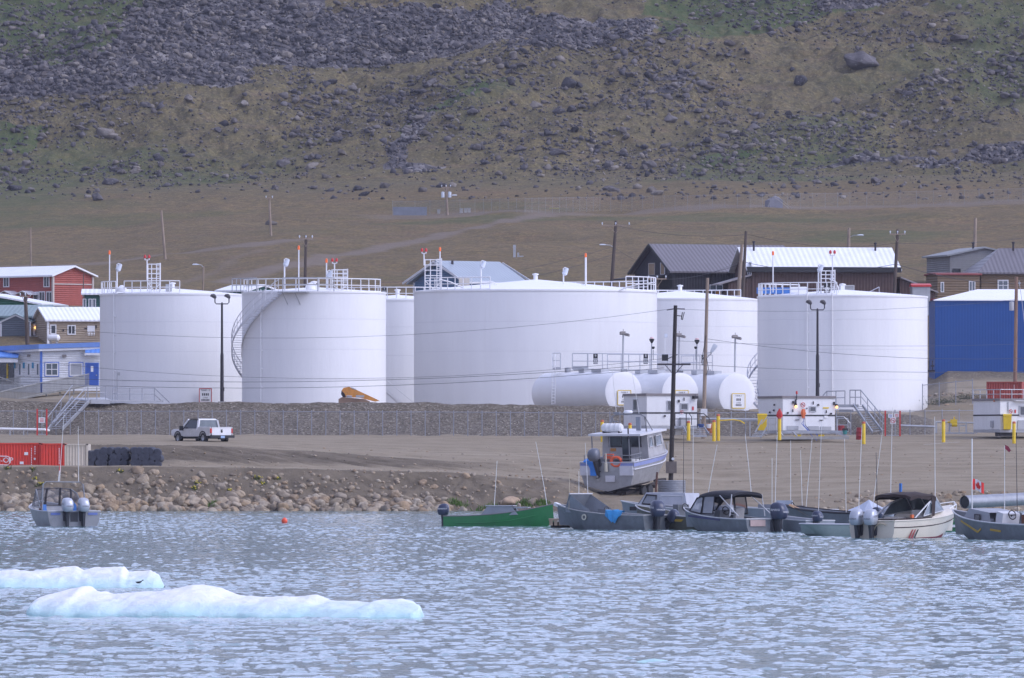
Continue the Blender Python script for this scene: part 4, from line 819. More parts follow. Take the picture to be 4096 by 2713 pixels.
# wooden ramp in front
GW = M('grey_wood', (.30, .30, .29), .85, 0, .15, 4, True)
T = thing('access_ramp', 'grey wooden ramp with picket railings in front of the white clapboard building', 'ramp', P(150, 1590, 748)); o = T.location; m = MB(o)
def picket(a, b, h=.95, step=.14):
    m.bar(a, b, .1, .06); m.bar(a + Vector((0, 0, h)), b + Vector((0, 0, h)), .12, .07); n = int((b - a).length / step)
    for k in range(n + 1): q = a.lerp(b, k / n); m.box(q + Vector((0, 0, h / 2)), (.07, .04, h))
picket(P(165, 1575, 748), P(355, 1540, 752)); picket(P(0, 1612, 744), P(165, 1575, 748)); picket(P(-40, 1570, 752), P(80, 1556, 750), 1.0); m.bar(P(-20, 1502, 750), P(95, 1545, 749), .1, .09)
m.build('railing', GW, T); m = MB(o)
m.prism([P(165, 1576, 748), P(355, 1541, 752), P(355, 1541, 754), P(165, 1576, 750)], (0, 0, 0), (0, 0, -.12)); m.prism([P(0, 1612, 744), P(165, 1576, 748), P(165, 1576, 750), P(0, 1612, 746)], (0, 0, 0), (0, 0, -.12))
for k in range(6): q = P(20 + k * 55, 1606 - k * 11, 746 + k); m.box(q - Vector((0, 0, .5)), (.12, .12, 1.0))
m.build('deck', GW, T)
# blue house with metal roof behind the tanks
BLUES = siding('blue_siding', (.10, .185, .31)); GMR = metal_roof('grey_blue_metal_roof', (.33, .375, .42))
T, rf = house('house', 'blue house with corrugated grey metal roof behind the widest tank', 1862, 1172, 838, 7.0, 7.8, 1.15, 40, BLUES, GMR, 'x', 1.85, .55, trim=WHITEP); 
for y in (-.55,): MB().bar((-.58, -.55, 1.03), (-.58, 4.2, 3.05), .06, .2).bar((-.58, 4.2, 3.05), (-.58, 8.9, 1.03), .06, .2).bar((8.18, -.55, 1.03), (8.18, 4.2, 3.05), .06, .2).bar((-.6, -.57, 1.0), (8.2, -.57, 1.0), .06, .14).build('bargeboard', WHITEP, rf)
MB().tube([(1, 3.2, 2.8), (1, 3.2, 3.2)], .12, 8).build('vent_pipe', DARKP, rf)
# dark barn with purple grey roof
DARKS = M('dark_board_siding', (.028, .026, .034), .75, 0, .2, 2, ribs=.3, ribax=0, ribdist=.03); PGR = metal_roof('purple_grey_metal_roof', (.145, .13, .14))
T, rf = house('barn', 'dark wooden barn with a steep purple grey metal roof behind the tanks', 2690, 1200, 835, 13.5, 8.6, 2.85, 24, DARKS, PGR, 'x', 2.45, .5, cat='barn')
L0 = lambda px, py: side(T, px, py, 24, -.02)
for px, py, g, wv in ((2607, 1077, M('plywood', (.36, .26, .16), .8), .75), (2651, 1075, M('plywood', (1, 1, 1)), .5)): windowp(T, L0(px, py), (0, -1, 0), wv * 1.7, 1.05, g, M('beige_box', (1, 1, 1)) if px < 2620 else WHITEP, .07)
windowp(T, front(T, 2852, 1152, 835, 24), (1, 0, 0), .62, .5, GLASS, WHITEP, .07); windowp(T, front(T, 2877, 1152, 835, 24), (1, 0, 0), .62, .5, GLASS, WHITEP, .07); windowp(T, front(T, 2873, 1172, 835, 24), (1, 0, 0), .6, .5, M('orange_board', (.55, .25, .06), .7), WHITEP, .05)
MB().bar((-.55, -.5, 2.65), (-.55, 4.3, 5.4), .06, .22).bar((-.55, 4.3, 5.4), (-.55, 9.1, 2.65), .06, .22).build('bargeboard', BLACK, rf)
flue(rf, (8.8, 2.9, 4.6), .7)
m = MB().prism([(-2.6, .5, 2.0), (-.1, .5, 2.35), (-.1, 8, 2.35), (-2.6, 8, 2.0)], (0, 0, 0), (0, 0, .14)); m.build('porch_roof', DARKP, T); MB().box((-2.4, .7, 0), (.15, .15, 4)).box((-1.2, 1, .3), (1.4, .1, 1.0)).build('porch_post', WOODD, T)
# brown hall with white metal roof
BROWN = M('brown_siding', (.085, .05, .042), .75, 0, .15, 2, ribs=.3, ribax=0, ribdist=.03)
T, rf = house('hall', 'long brown hall with a big white metal roof behind the right tank', 3005, 1202, 828, 14.0, 8.5, 3.05, 9, BROWN, metal_roof('white_ribbed_roof', (.80, .81, .83), 0, .5), 'x', 1.95, .55, cat='hall')
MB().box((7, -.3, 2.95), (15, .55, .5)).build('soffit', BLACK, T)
for px in (2984, 3008): flue(rf, (.9, 3.5, 4.7), .9) if px < 3000 else flue(rf, (12.8, 3.6, 4.7), .8)
windowp(T, front(T, 3386, 1155, 828, 9), (1, 0, 0), 1.4, .55, GREYP, WHITEP, .06)
for k in (0, 1): windowp(T, side(T, 2996 + k * 6, 1075, 9, -.02), (0, -1, 0), .9, 1.1, GLASS, WHITEP, .08)
m = MB().prism([(14.6, .3, 2.2), (18.3, .3, .75), (18.3, 7, .75), (14.6, 7, 2.2)], (0, 0, 0), (0, 0, .14)); m.build('lean_to_roof', M('lean_roof', (.3, .27, .27), .6), T); MB().prism([(14.6, .6, -2), (18, .6, -2), (18, .6, .8), (14.6, .6, 2.15)], (0, 0, 0), (0, 6, 0)).build('lean_to', BROWN, T)
m = MB().prism([(-3.2, -.4, 1.45), (-.05, -.4, 2.35), (-.05, 4, 2.35), (-3.2, 4, 1.45)], (0, 0, 0), (0, 0, .12)); m.build('porch_roof', M('lean_roof', (1, 1, 1)), T); MB().prism([(-2.2, 0, -2), (-.05, 0, -2), (-.05, 0, 2.2), (-2.2, 0, 1.65)], (0, 0, 0), (0, 3, 0)).build('porch', BROWN, T)
# right hand houses
GSH = siding('grey_shingle', (.235, .235, .24)); 
T, rf = house('house', 'grey house with low grey roof above the blue tank building', 3800, 1115, 858, 7, 8, 2.25, 14, GSH, M('grey_roof', (.26, .27, .28), .7), 'y', .75, .4)
windowp(T, front(T, 3826, 1088, 858, 14), (1, 0, 0), .7, .5, DGLASS, DARKP, .06); flue(rf, (2.7, 1, 2.8), .7)
OCH = siding('ochre_siding', (.20, .14, .085), .25)
T, rf = house('house', 'ochre house with steep purple grey roof at the right edge', 3925, 1200, 846, 9, 8, 2.75, 8, OCH, metal_roof('purple_grey_metal_roof', (1, 1, 1)), 'x', 2.2, .5, hip=3.0)
windowp(T, front(T, 4012, 1142, 846, 8), (1, 0, 0), .85, .85, GLASS, WHITEP, .12, 1, True); flue(rf, (3.9, 3.6, 4.8), .8)
T, rf = house('annex', 'flat red roofed ochre annex beside the ochre house', 3750, 1190, 842, 4.2, 5, 2.15, 10, OCH, M('red_roof_edge', (.25, .06, .055), .6), 'x', .12, .2)
windowp(T, front(T, 3769, 1149, 842, 10), (1, 0, 0), .2, .85, GLASS, WHITEP, .07); windowp(T, front(T, 3888, 1145, 842, 10), (1, 0, 0), .5, .85, GLASS, WHITEP, .07, 1)
T, _ = house('shed', 'small grey shed with a red roof edge beside the right tank', 3650, 1190, 826, 1.7, 2, 1.0, 3, GREYP, RED, 'x', .15, .1, cat='shed')
T = thing('trailer', 'small red trailer on wheels beside the blue tank building', 'trailer', P(3734, 1232, 800)); MB().box((0, 0, .35), (.6, 1.5, 1.0)).build('body', M('dull_red', (.17, .03, .035), .6), T); MB().lathe([(.001, -.1), (.2, -.1), (.2, .1), (.001, .1)], (0, -.3, -.3), 12, 'x').lathe([(.001, -.1), (.2, -.1), (.2, .1), (.001, .1)], (.3, -.3, -.3), 12, 'x').build('wheel', BLACK, T)
# blue tank building at the right edge
T = thing('blue_warehouse', 'big blue metal sided building with white hipped roof at the right edge', 'building', P(3740, 1497, 742)); o = T.location
wz = HC + (VH - 1200) * 742 / F - o.z; W = 13; D = 11
BLUW = M('blue_metal_wall', (.006, .068, .27), .5, 0, .06, .5, ribs=.25, ribax=0, ribdist=.008, dirt=(.02, .07, .2), dirtamt=.2)
MB().add([(0, 0, -1.5), (W, 0, -1.5), (W, D, -1.5), (0, D, -1.5), (0, 0, wz), (W, 0, wz), (W, D, wz), (0, D, wz)], [(0, 1, 5, 4), (1, 2, 6, 5), (2, 3, 7, 6), (3, 0, 4, 7)]).build('wall', BLUW, T)
e = .15; a, b = (3.8, 4.2, wz + .98), (W - 3.8, 4.2, wz + .98)
MB().add([(-e, -e, wz), (W + e, -e, wz), (W + e, D, wz), (-e, D, wz), (3.9, 4.5, wz + 1.0), (W - 3.9, 4.5, wz + 1.0)], [(0, 1, 5, 4), (1, 2, 5), (2, 3, 4, 5), (3, 0, 4)]).add([(-e, -e, wz - .08), (W + e, -e, wz - .08), (W + e, -e, wz), (-e, -e, wz)], [(0, 1, 2, 3)]).build('roof', ROOFW, T)
T = thing('pipe_stand', 'small dark pump stand beside the left end of the blue building', 'pump', P(3725, 1490, 741)); m = MB()
for x in (-.2, .1): m.box((x, 0, .5), (.07, .07, 1.0))
m.box((0, 0, .1), (.6, .4, .2)).box((.1, 0, .55), (.3, .2, .1)).build('stand', DARKP, T)
# ---------------------------------------------------------------- yard: fence, sheds, stairs
def gz(px, Y): x = (px - 2048) * Y / F; return Vector((x, Y, hz(x, Y)))
def mesh_mat():
    t = NT('chain_link'); t.set(.5, .4); t.b.inputs['Base Color'].default_value = (.34, .35, .38, 1); co = t.coord((1, 1, 1))
    s = t.n('SeparateXYZ'); t.l(co, s.inputs[0]); u = t.math('ADD', s.outputs[0], s.outputs[1])
    a = t.math('ABSOLUTE', t.math('SUBTRACT', t.math('FRACT', t.math('MULTIPLY', t.math('ADD', u, s.outputs[2]), 9)), .5)); b = t.math('ABSOLUTE', t.math('SUBTRACT', t.math('FRACT', t.math('MULTIPLY', t.math('SUBTRACT', u, s.outputs[2]), 9)), .5))
    f = t.math('LESS_THAN', t.math('MINIMUM', a, b), .022); tr = t.n('BsdfTransparent'); mx = t.n('MixShader'); t.l(f, mx.inputs[0]); t.l(tr.outputs[0], mx.inputs[1]); t.l(t.b.outputs[0], mx.inputs[2]); t.l(mx.outputs[0], t.out.inputs[0]); return t.m
CHAIN = mesh_mat(); FPOST = M('fence_post', (.30, .31, .34), .45, .4, .12, 3)
def fence(name, label, pts, h, step, parent_name='fence', dens=1, rad=.034):
    """chain-link fence along ground points: mesh sheet, top rail and each post"""
    T = thing(name, label, 'fence', pts[0]); o = T.location; m = MB(o); rl = MB(o); Z = Vector((0, 0, h)); posts = []
    for a, b in zip(pts, pts[1:]):
        m.quad(a, b, b + Z, a + Z); rl.tube([a + Z, b + Z], rad * .8, 5); n = max(1, round((b - a).length / step))
        posts += [a.lerp(b, i / n) for i in range(n)]
    posts.append(pts[-1]); m.build('chain_link_mesh', CHAIN, T); rl.build('top_rail', FPOST, T)
    pm = None
    for p in posts:
        if pm is None:
            pm = MB().tube([(0, 0, -.15), (0, 0, h + .06)], rad, 6).lathe([(rad * 1.3, h + .04), (rad, h + .1), (.001, h + .12)], (0, 0, 0), 6).build('post', FPOST, T); pm.location = p - o
        else:
            c = pm.copy(); C.objects.link(c); c.parent = T; c.location = p - o
    return T
fp = [gz(px, 668.5) for px in range(-60, 2500, 284)] + [gz(2480, 668.5)]
fence('chain_link_fence', 'long chain link fence at the foot of the gravel berm, left of the sheds', fp, 1.83, 1.15)
fence('chain_link_fence', 'short chain link fence between the two striped sheds', [gz(2800, 668.5), gz(2925, 668.5), gz(3040, 668.5)], 1.83, 1.15)
fence('chain_link_fence', 'chain link fence between the red posts and the right edge shed', [gz(3345, 668.5), gz(3520, 668.5), gz(3700, 668.5), gz(3905, 670)], 1.83, 1.3)
fence('chain_link_fence', 'chain link fence with open top in the shrubs beside the rightmost tank', [gz(3690, 700), gz(3890, 700)], 1.95, 1.3)
# hillside fence
hp = []
for px, py in ((1570, 862), (1660, 862), (1900, 856), (2100, 851), (2400, 845), (2700, 840), (3000, 836), (3400, 829), (3800, 820), (4150, 810)): hp.append(ground(px, py, 1000, 1110, 300))
fence('hill_fence', 'tall wire fence along the terrace edge on the hill', hp, 1.75, 2.0, rad=.015)
cw_ = MB(hp[0]); q = hp[0]; T = thing('tarp_screen', 'blue grey screen at the left end of the hill fence', 'screen', q); MB(q).box(P(1640, 845, 1079), (4.2, .06, 1.05)).build('sheet', M('blue_grey_tarp', (.20, .215, .25), .8), T)
def skid_hut(name, label, x0, xc, x1, ytop, ybot, Y, win, stripe=1652):
    """white panel hut on skids; (xc) is the pixel of its nearest corner, side wall left of it"""
    pc = P(xc, ybot, Y); T = thing(name, label, 'hut', pc); o = T.location; s = F / Y; w1 = (x1 - xc) / s; w0 = (xc - x0) / s; h = (ybot - ytop) / s
    yaw = R(24); ex = Vector((math.cos(yaw), math.sin(yaw), 0)); ey = Vector((-math.sin(yaw), math.cos(yaw), 0)); L = w1 / math.cos(yaw); D = w0 / math.sin(yaw)
    T.rotation_euler = (0, 0, yaw)
    m = MB().box((L / 2, D / 2, h / 2), (L, D, h)); m.build('wall', M('hut_white', (.74, .745, .75), .5, 0, .05, .8, True, dirt=(.5, .48, .45), dirtamt=.2), T)
    MB().box((L / 2, D / 2, h + .06), (L + .15, D + .15, .18)).build('roof', M('hut_roof', (.22, .20, .20), .7, 0, .1, 2), T)
    zs = (ybot - stripe) / s; MB().box((L / 2, -.012, zs), (L + .03, .02, .11)).box((-.012, D / 2, zs), (.02, D + .03, .11)).build('stripe', BLACK, T)
    m = MB().box((L / 2, D / 2, -.12), (L, D, .22)); m.build('skid_frame', GREYP, T)
    return T, L, D, h, s
def u2l(T, px, py, face, off=0):
    l = T.location; a = T.rotation_euler.z; k = (px - 2048) / F; d = (math.cos(a), math.sin(a)) if face == 'f' else (-math.sin(a), math.cos(a))
    v = (k * l.y - l.x) / (d[0] - k * d[1]); yy = l.y + v * d[1]; z = HC + (VH - py) * yy / F - l.z
    return Vector((v, -.02 - off, z)) if face == 'f' else Vector((-.02 - off, v, z))
def nosmoke(parent, c, right, r):
    Mx = facing(c, right); o = MB().add([Mx @ Vector((sx * r * 1.25, sy * r * 1.45, .01)) for sx, sy in ((-1, -1), (1, -1), (1, 1), (-1, 1))], [(0, 1, 2, 3)]).build('no_smoking_sign', SIGNW, parent)
    m = MB().tube([Mx @ Vector((r * math.cos(t), r * math.sin(t), .03)) for t in np.linspace(0, 6.283, 20)[:-1]], r * .13, 4, closed=True).tube([Mx @ Vector((-r * .68, r * .68, .03)), Mx @ Vector((r * .68, -r * .68, .03))], r * .12, 4); m.build('prohibition_ring', RED, o)
    MB().add([Mx @ Vector((x, y, .02)) for x, y in ((-r * .6, -r * .12), (r * .55, -r * .12), (r * .55, r * .1), (-r * .6, r * .1))], [(0, 1, 2, 3)]).build('cigarette', BLACK, o)
FS = Vector((0, -1, 0)); FR = (1, 0, 0)
# hut beside the dark pole
T, L, D, h, s = skid_hut('pump_hut', 'white pump hut with a black stripe behind the dark wooden pole', 2498, 2587, 2790, 1582, 1703, 655, None)
windowp(T, u2l(T, 2543, 1620, 's'), FS, .62, .72, GLASS, GREYP, .08); windowp(T, u2l(T, 2680, 1623, 'f'), FR, .4, .66, DGLASS, GREYP, .06); windowp(T, u2l(T, 2736, 1627, 'f'), FR, .5, .38, DGLASS, GREYP, .08)
nosmoke(T, u2l(T, 2726, 1648, 'f'), FR, .12); MB().box(u2l(T, 2771, 1634, 'f', .02), (.13, .03, .28)).build('fire_sign', RED, T)
MB().box(u2l(T, 2776, 1590, 'f', .2), (.35, .4, .2)).tube([u2l(T, 2776, 1588, 'f', .2), u2l(T, 2776, 1578, 'f', .2)], .02, 4).box(u2l(T, 2714, 1605, 'f', .05), (.12, .12, .2)).box(u2l(T, 2658, 1664, 'f', .05), (.14, .1, .12)).box(u2l(T, 2735, 1597, 'f', .05), (.05, .06, .24)).build('fixture', DARKP, T)
MB().box(u2l(T, 2733, 1687, 'f', .2), (.72, .35, .62)).build('meter_box', GREYP, T)
for q, yy in ((.12, .4), (.65, .4), (.95, .8)): MB().box((L * q, yy, -.45), (.5, .4, .5)).build('pier', CONC, T)
T = thing('hut_platform', 'steel platform with steps at the right end of the hut behind the dark pole', 'platform', P(2790, 1740, 651)); o = T.location
m = MB(o); m.rail([P(2700, 1704, 651.5), P(2790, 1704, 651.5)], 1.0, .8, .035); m.tube([P(2757, 1655, 651), P(2766, 1667, 651), P(2766, 1700, 651)], .035, 5).tube([P(2790, 1655, 651), P(2815, 1655, 651), P(2837, 1674, 651), P(2837, 1705, 651)], .04, 5).tube([P(2790, 1655, 651), P(2790, 1710, 651)], .035, 5).build('railing', DARKP, T)
m = MB(o)
for k in range(4): m.box(P(2775 + k * 5, 1712 + k * 8, 651 - k * .25), (1.6 + k * .22, .3, .05))
m.bar(P(2733, 1708, 651), P(2750, 1742, 650), .06, .18); m.bar(P(2815, 1708, 651), P(2836, 1738, 650), .06, .18); m.box(P(2745, 1707, 652), (1.9, .9, .1)).box(P(2800, 1744, 650), (1.0, .5, .16)).build('step', STEEL, T)
T = thing('oil_drum', 'orange drum standing beside the hut platform', 'drum', P(2842, 1740, 652)); MB().lathe([(.001, .86), (.27, .86), (.29, .84), (.29, .58), (.30, .56), (.29, .54), (.29, .3), (.30, .28), (.29, .26), (.29, 0)], n=18).build('body', M('rusty_orange', (.45, .14, .04), .6, 0, .2, 4), T)
T = thing('oil_drum', 'small blue drum behind the orange drum on the platform', 'drum', P(2802, 1712, 652.5)); MB().lathe([(.001, .3), (.26, .3), (.28, .28), (.28, 0)], n=18).build('body', M('drum_blue', (.02, .06, .2), .5), T)
T = thing('pail', 'white pail beside the orange drum', 'pail', P(2835, 1713, 651)); MB().lathe([(.15, 0), (.19, .32), (.17, .32), (.14, .03)], n=14).build('body', WHITE, T)
# hut with amber lamps
T, L, D, h, s = skid_hut('pump_hut', 'white pump hut with two lit amber lamps in front of the rightmost white tank', 3040, 3131, 3343, 1592, 1722, 652, None, 1662)
nosmoke(T, u2l(T, 3211, 1620, 'f'), FR, .17); windowp(T, u2l(T, 3250, 1637, 'f'), FR, .42, .3, DGLASS, GREYP, .07)
for x, y in ((3180, 1627), (3343, 1629)):
    c = u2l(T, x, y, 'f', .15); MB().box(c + Vector((0, .06, .14)), (.12, .2, .2)).build('lamp_bracket', DARKP, T); MB().lathe([(.001, -.11), (.08, -.07), (.1, .02), (.06, .1), (.001, .11)], c, 10).build('amber_lamp', M('amber_glow', (1, .5, .15)), T)
MB().box(u2l(T, 3303, 1632, 'f', .02), (.48, .02, .1)).build('yellow_sign', YELLOW, T); MB().box(u2l(T, 3214, 1648, 'f', .03), (.1, .04, .26)).build('fire_sign', RED, T)
m = MB()
for x, y, a, b in ((3172, 1610, .16, .2), (3252, 1612, .05, .24), (3272, 1620, .12, .14), (3335, 1614, .12, .24), (3304, 1647, .05, .22), (3323, 1655, .14, .12), (3150, 1652, .14, .12), (3188, 1680, .3, .05), (3284, 1681, .3, .05), (3170, 1643, .06, .2), (3182, 1606, .08, .3), (3226, 1634, .05, .1)): m.box(u2l(T, x, y, 'f', .05), (a, .08, b))
for x, y in ((3098, 1642), (3082, 1650), (3100, 1620)): m.box(u2l(T, x, y, 's', .05), (.08, .14, .14))
m.build('fixture', DARKP, T); MB().box(u2l(T, 3170, 1712, 'f', .02), (.95, .03, .3)).box(u2l(T, 3253, 1713, 'f', .02), (.9, .03, .3)).box(u2l(T, 3302, 1714, 'f', .02), (.9, .03, .28)).build('hatch', GREYP, T); MB().box(u2l(T, 3303, 1668, 'f', .03), (.3, .03, .16)).build('notice', SIGNW, T)
m = MB().tube([u2l(T, 3184, 1600, 'f', .1), u2l(T, 3184, 1576, 'f', .1)], .03, 5).build('beacon_pole', DARKP, T); MB().lathe([(.001, 0), (.08, 0), (.07, .22), (.001, .24)], u2l(T, 3184, 1577, 'f', .1), 8).build('beacon_light', RED, m)
MB().tube([u2l(T, 3260, 1592, 'f'), u2l(T, 3310, 1592, 'f')], .04, 5).build('yellow_pipe', YELLOW, T)
c = u2l(T, 3207, 1652, 'f', .25); m = MB().loft([[c + Vector((dx * r, dy * r, z)) for dx, dy in ((1, 0), (.5, .7), (-.6, .6), (-1, 0), (-.4, -.6), (.6, -.6))] for z, r in ((.3, .1), (.2, .17), (-.05, .22), (-.2, .16), (-.42, .1))]).build('wrapped_nozzle', M('orange_wrap', (.70, .16, .05), .7), T)
HB = M('hose_blue', (.06, .12, .42), .5); HD = M('hose_dark', (.03, .05, .14), .6)
MB().tube([c + Vector((0, -.05, -.4)), c + Vector((-.05, -.1, -.9)), c + Vector((.35, -.2, -1.35)), c + Vector((.8, -.5, -1.55)), c + Vector((1.1, -.7, -1.95))], .03, 5).tube([c + Vector((0, -.05, -.6)), c + Vector((-.2, -.1, -.8)), c + Vector((.2, -.3, -1.3)), c + Vector((.6, -.6, -1.9)), c + Vector((.8, -.7, -2.1))], .025, 5).build('hose', HB, T)
MB().tube([c + Vector((.1, -.05, -.35)), c + Vector((.1, -.1, -.9)), c + Vector((.5, -.2, -1.4)), c + Vector((1.1, -.3, -1.6)), c + Vector((1.6, -.4, -1.85))], .03, 5).build('hose', HD, T)
T = thing('hut_platform', 'steel deck with stairs around the hut with amber lamps', 'platform', P(3240, 1740, 650)); o = T.location; m = MB(o)
m.box(P(3245, 1729, 651), (4.75, .9, .22)).build('deck', STEEL, T); m = MB(o)
for a, b in (((3120, 1728), (3132, 1744)), ((3170, 1728), (3188, 1745)), ((3330, 1728), (3395, 1748))): m.bar(P(*a, 650), P(*b, 649.6), .1, .1)
m.bar(P(3020, 1730, 650), P(3050, 1678, 650), .05, .1); m.bar(P(3042, 1752, 650), P(3075, 1695, 650), .06, .1); m.bar(P(3046, 1697, 650), P(3072, 1664, 650), .05, .06)
for k in range(4): m.box(P(3024 + k * 9, 1747 - k * 6, 650 + k * .2), (.95, .28, .05))
m.build('stair', STEEL, T); m = MB(o); m.rail([P(3075, 1728, 651), P(3105, 1728, 651)], 1.05, .6, .035).rail([P(3034, 1728, 651), P(3035, 1728, 651.4)], 1.0, 1, .03).tube([P(3343, 1667, 651), P(3376, 1668, 651), P(3400, 1693, 651), P(3400, 1714, 651)], .04, 5).rail([P(3350, 1728, 651), P(3392, 1728, 651)], 1.0, .8, .035).build('railing', STEEL, T)
m = MB(o); m.box(P(3250, 1752, 649.5), (5.5, .5, .22)).build('kerb_beam', CONC, T); MB(o).box(P(3190, 1743, 650.5), (.5, .5, .14)).box(P(3285, 1743, 650.5), (.45, .4, .14)).build('block', YELLOW, T)
def bin_(label, px, py, Y, w=.7, h=1.15): 
    T = thing('spill_bin', label, 'bin', P(px, py, Y)); MB().box((0, 0, h / 2), (w * .9, .6, h), taper=1.12).build('body', YELLOW, T); MB().box((0, 0, h + .05), (w * 1.1, .75, .12), taper=.9).build('lid', YELLOW, T); return T
bin_('yellow wheeled bin on the left end of the hut deck', 3049, 1722, 650.7); bin_('yellow wheeled bin beside the hut at the right edge', 4029, 1718, 655, .62, 1.05)
def drum(label, px, py, Y, h=.88, tilt=0):
    T = thing('oil_drum', label, 'drum', P(px, py, Y), 0, None, 0, tilt); MB().lathe([(.001, h), (.27, h), (.29, h - .02), (.29, h * .68), (.305, h * .66), (.29, h * .64), (.29, h * .34), (.305, h * .32), (.29, h * .3), (.29, 0)], n=18).build('body', M('drum_red', (.30, .02, .025), .45, 0, .12, 3), T)
drum('red steel drum at the right end of the hut deck', 3362, 1726, 651.5, .45); drum('red steel drum beside the yellow bollard and the berm steps', 3439, 1760, 648, .92, .05)
T = thing('hose_reel', 'teal bucket with pump gear on the edge of the hut deck', 'bucket', P(3380, 1738, 649.8)); MB().lathe([(.12, 0), (.2, .3), (.18, .3), (.11, .02)], n=14).build('body', M('teal_bucket', (.05, .25, .24), .5), T); MB().box((.02, 0, .36), (.36, .3, .2), .3).build('pump', DARKP, T)
# hut at right edge
T, L, D, h, s = skid_hut('pump_hut', 'white hut with roof railing at the right edge', 3905, 4001, 4190, 1602, 1718, 655, None, 1661)
m = MB().rail([(0, 0, h + .1), (L, 0, h + .1)], .72, 1.1, .035, True); m.rail([(0, D, h + .1), (0, 0, h + .1)], .72, 1.1, .035).build('roof_railing', STEEL, T)
nosmoke(T, u2l(T, 4042, 1646, 'f'), FR, .14); MB().box(u2l(T, 4060, 1646, 'f', .02), (.12, .03, .26)).build('fire_sign', RED, T); windowp(T, u2l(T, 4092, 1644, 'f'), FR, .5, .6, DGLASS, GREYP, .1)
MB().box(u2l(T, 4082, 1604, 'f', .2), (1.2, .4, .05)).build('door_hood', WHITEP, T); MB().box(u2l(T, 4032, 1628, 'f', .04), (.06, .06, .8)).box(u2l(T, 3971, 1697, 's', .08), (.1, .3, .5)).build('fixture', GREYP, T); MB().box(u2l(T, 4086, 1700, 'f', .04), (.7, .04, .7)).build('louvre', GREYP, T)
MB().tube([u2l(T, 3982, 1600, 's', .1), u2l(T, 3982, 1608, 's', .1)], .06, 6).build('rust_stub', M('rusty_orange', (1, 1, 1)), T); MB().box((.8, .6, -.35), (1.6, .5, .3)).box((3.6, .6, -.35), (1.2, .5, .3)).build('skid', DARKP, T)
# posts, signs, pipework
def bollard(label, px, y0, y1, Y, r=.13):
    g = gz(px, Y); h = (y1 - y0) * Y / F; T = thing('bollard', label, 'bollard', P(px, y1, Y), 0, 'yellow bollards in front of the huts'); MB().lathe([(r, -.3), (r, h - .08), (r * .8, h - .02), (.001, h)], n=14).build('post', YELLOW, T); MB().lathe([(r + .004, h - .16), (r + .004, h - .08), (r * .82, h - .012), (.001, h + .008)], n=14).build('cap', M('rusty_cap', (.5, .12, .05), .6), T)
for lb, px, y0, y1, Y in (('yellow bollard farthest left, beside the cabin boat roof', 2409, 1680, 1752, 647), ('yellow bollard showing behind the radar of the cabin boat', 2520, 1692, 1752, 648), ('yellow bollard in front of the steps of the hut behind the dark pole', 2754, 1684, 1747, 647), ('yellow bollard beside the orange drum', 2856, 1681, 1750, 649), ('tallest yellow bollard, holding a yellow barrier arm', 2873, 1657, 1748, 650), ('yellow bollard with a red bag on top in front of the hut with amber lamps', 3118, 1668, 1745, 647), ('yellow bollard beside the tilted red drum', 3455, 1687, 1761, 646), ('yellow bollard with a white line painted at its foot', 3774, 1678, 1754, 648), ('yellow bollard in front of the hut at the right edge', 4056, 1686, 1759, 647)): bollard(lb, px, y0, y1, Y)
T = thing('safety_bag', 'red bag hung on top of the bollard before the amber lamp hut', 'bag', P(3118, 1668, 646.7)); MB().loft([[Vector((dx * r, dy * r * .6, z)) for dx, dy in ((1, 0), (.5, .8), (-.6, .7), (-1, 0), (-.5, -.7), (.6, -.7))] for z, r in ((-.05, .2), (.15, .24), (.38, .17), (.55, .06), (.62, .08))]).build('cloth', RED, T)
T = thing('barrier_arm', 'bent yellow barrier arm reaching right from the tallest bollard', 'barrier', P(2873, 1682, 649.8)); MB(T.location).tube([P(2873, 1683, 649.8), P(2935, 1679, 649.8), P(2962, 1684, 649.8), P(2979, 1695, 649.8)], .05, 6).build('arm', YELLOW, T)
def goal(label, x0, x1, y0, y1, Y, signs):
    T = thing('sign_stand', label, 'sign', P((x0 + x1) / 2, y1, Y)); o = T.location
    for x in (x0, x1): MB(o).box(P(x, (y0 + y1) / 2, Y), (.11, .11, (y1 - y0) * Y / F)).build('post', RED, T)
    for a, b, c, d, kind in signs:
        cc = P((a + c) / 2, (b + d) / 2, Y); wv, hv = (c - a) * Y / F, (d - b) * Y / F
        if kind == 'no': nosmoke_w(T, cc, wv * .38, o)
        else:
            p = MB(o).box(cc, (wv, .03, hv)).build('sign_panel', SIGNW if kind != 'g' else GREYP, T)
            if kind != 'g': m = MB(o); stripes(m, facing(cc + Vector((0, -.016, 0)), (1, 0, 0)), wv, [(hv * .22, [wv * .6], hv * .14), (-hv * .05, [wv * .3, wv * .3], hv * .1), (-hv * .28, [wv * .2, wv * .4], hv * .1)]); m.build('lettering', RED if kind == 'r' else HB, p)
    MB(o).tube([P(x0, y0 + 8, Y), P(x1, y0 + 8, Y)], .03, 5).tube([P(x0, y1 - 4, Y), P(x1, y1 - 4, Y)], .03, 5).build('crossbar', STEEL, T)
def nosmoke_w(T, c, r, o):
    n0 = len(T.children); nosmoke(T, c - o, FR, r)
goal('two red posts carrying a small sign at the left end of the fence', 149, 187, 1636, 1742, 664, [(155, 1670, 180, 1692, 'r')]); goal('two red posts with white notices and a no smoking sign right of the berm steps', 3541, 3600, 1643, 1746, 662, [(3553, 1656, 3572, 1672, 'b'), (3576, 1654, 3596, 1669, 'r'), (3560, 1670, 3584, 1695, 'no')])
T = thing('pipeline', 'white pipe running low along the fence at the far left', 'pipe', P(60, 1716, 666)); MB(T.location).tube([P(-60, 1714, 666), P(180, 1719, 666), P(196, 1722, 667)], .09, 8).build('pipe', WHITE, T);
for x in (40, 95): MB(T.location).box(P(x, 1730, 666), (.08, .08, .5)).build('support', STEEL, T)
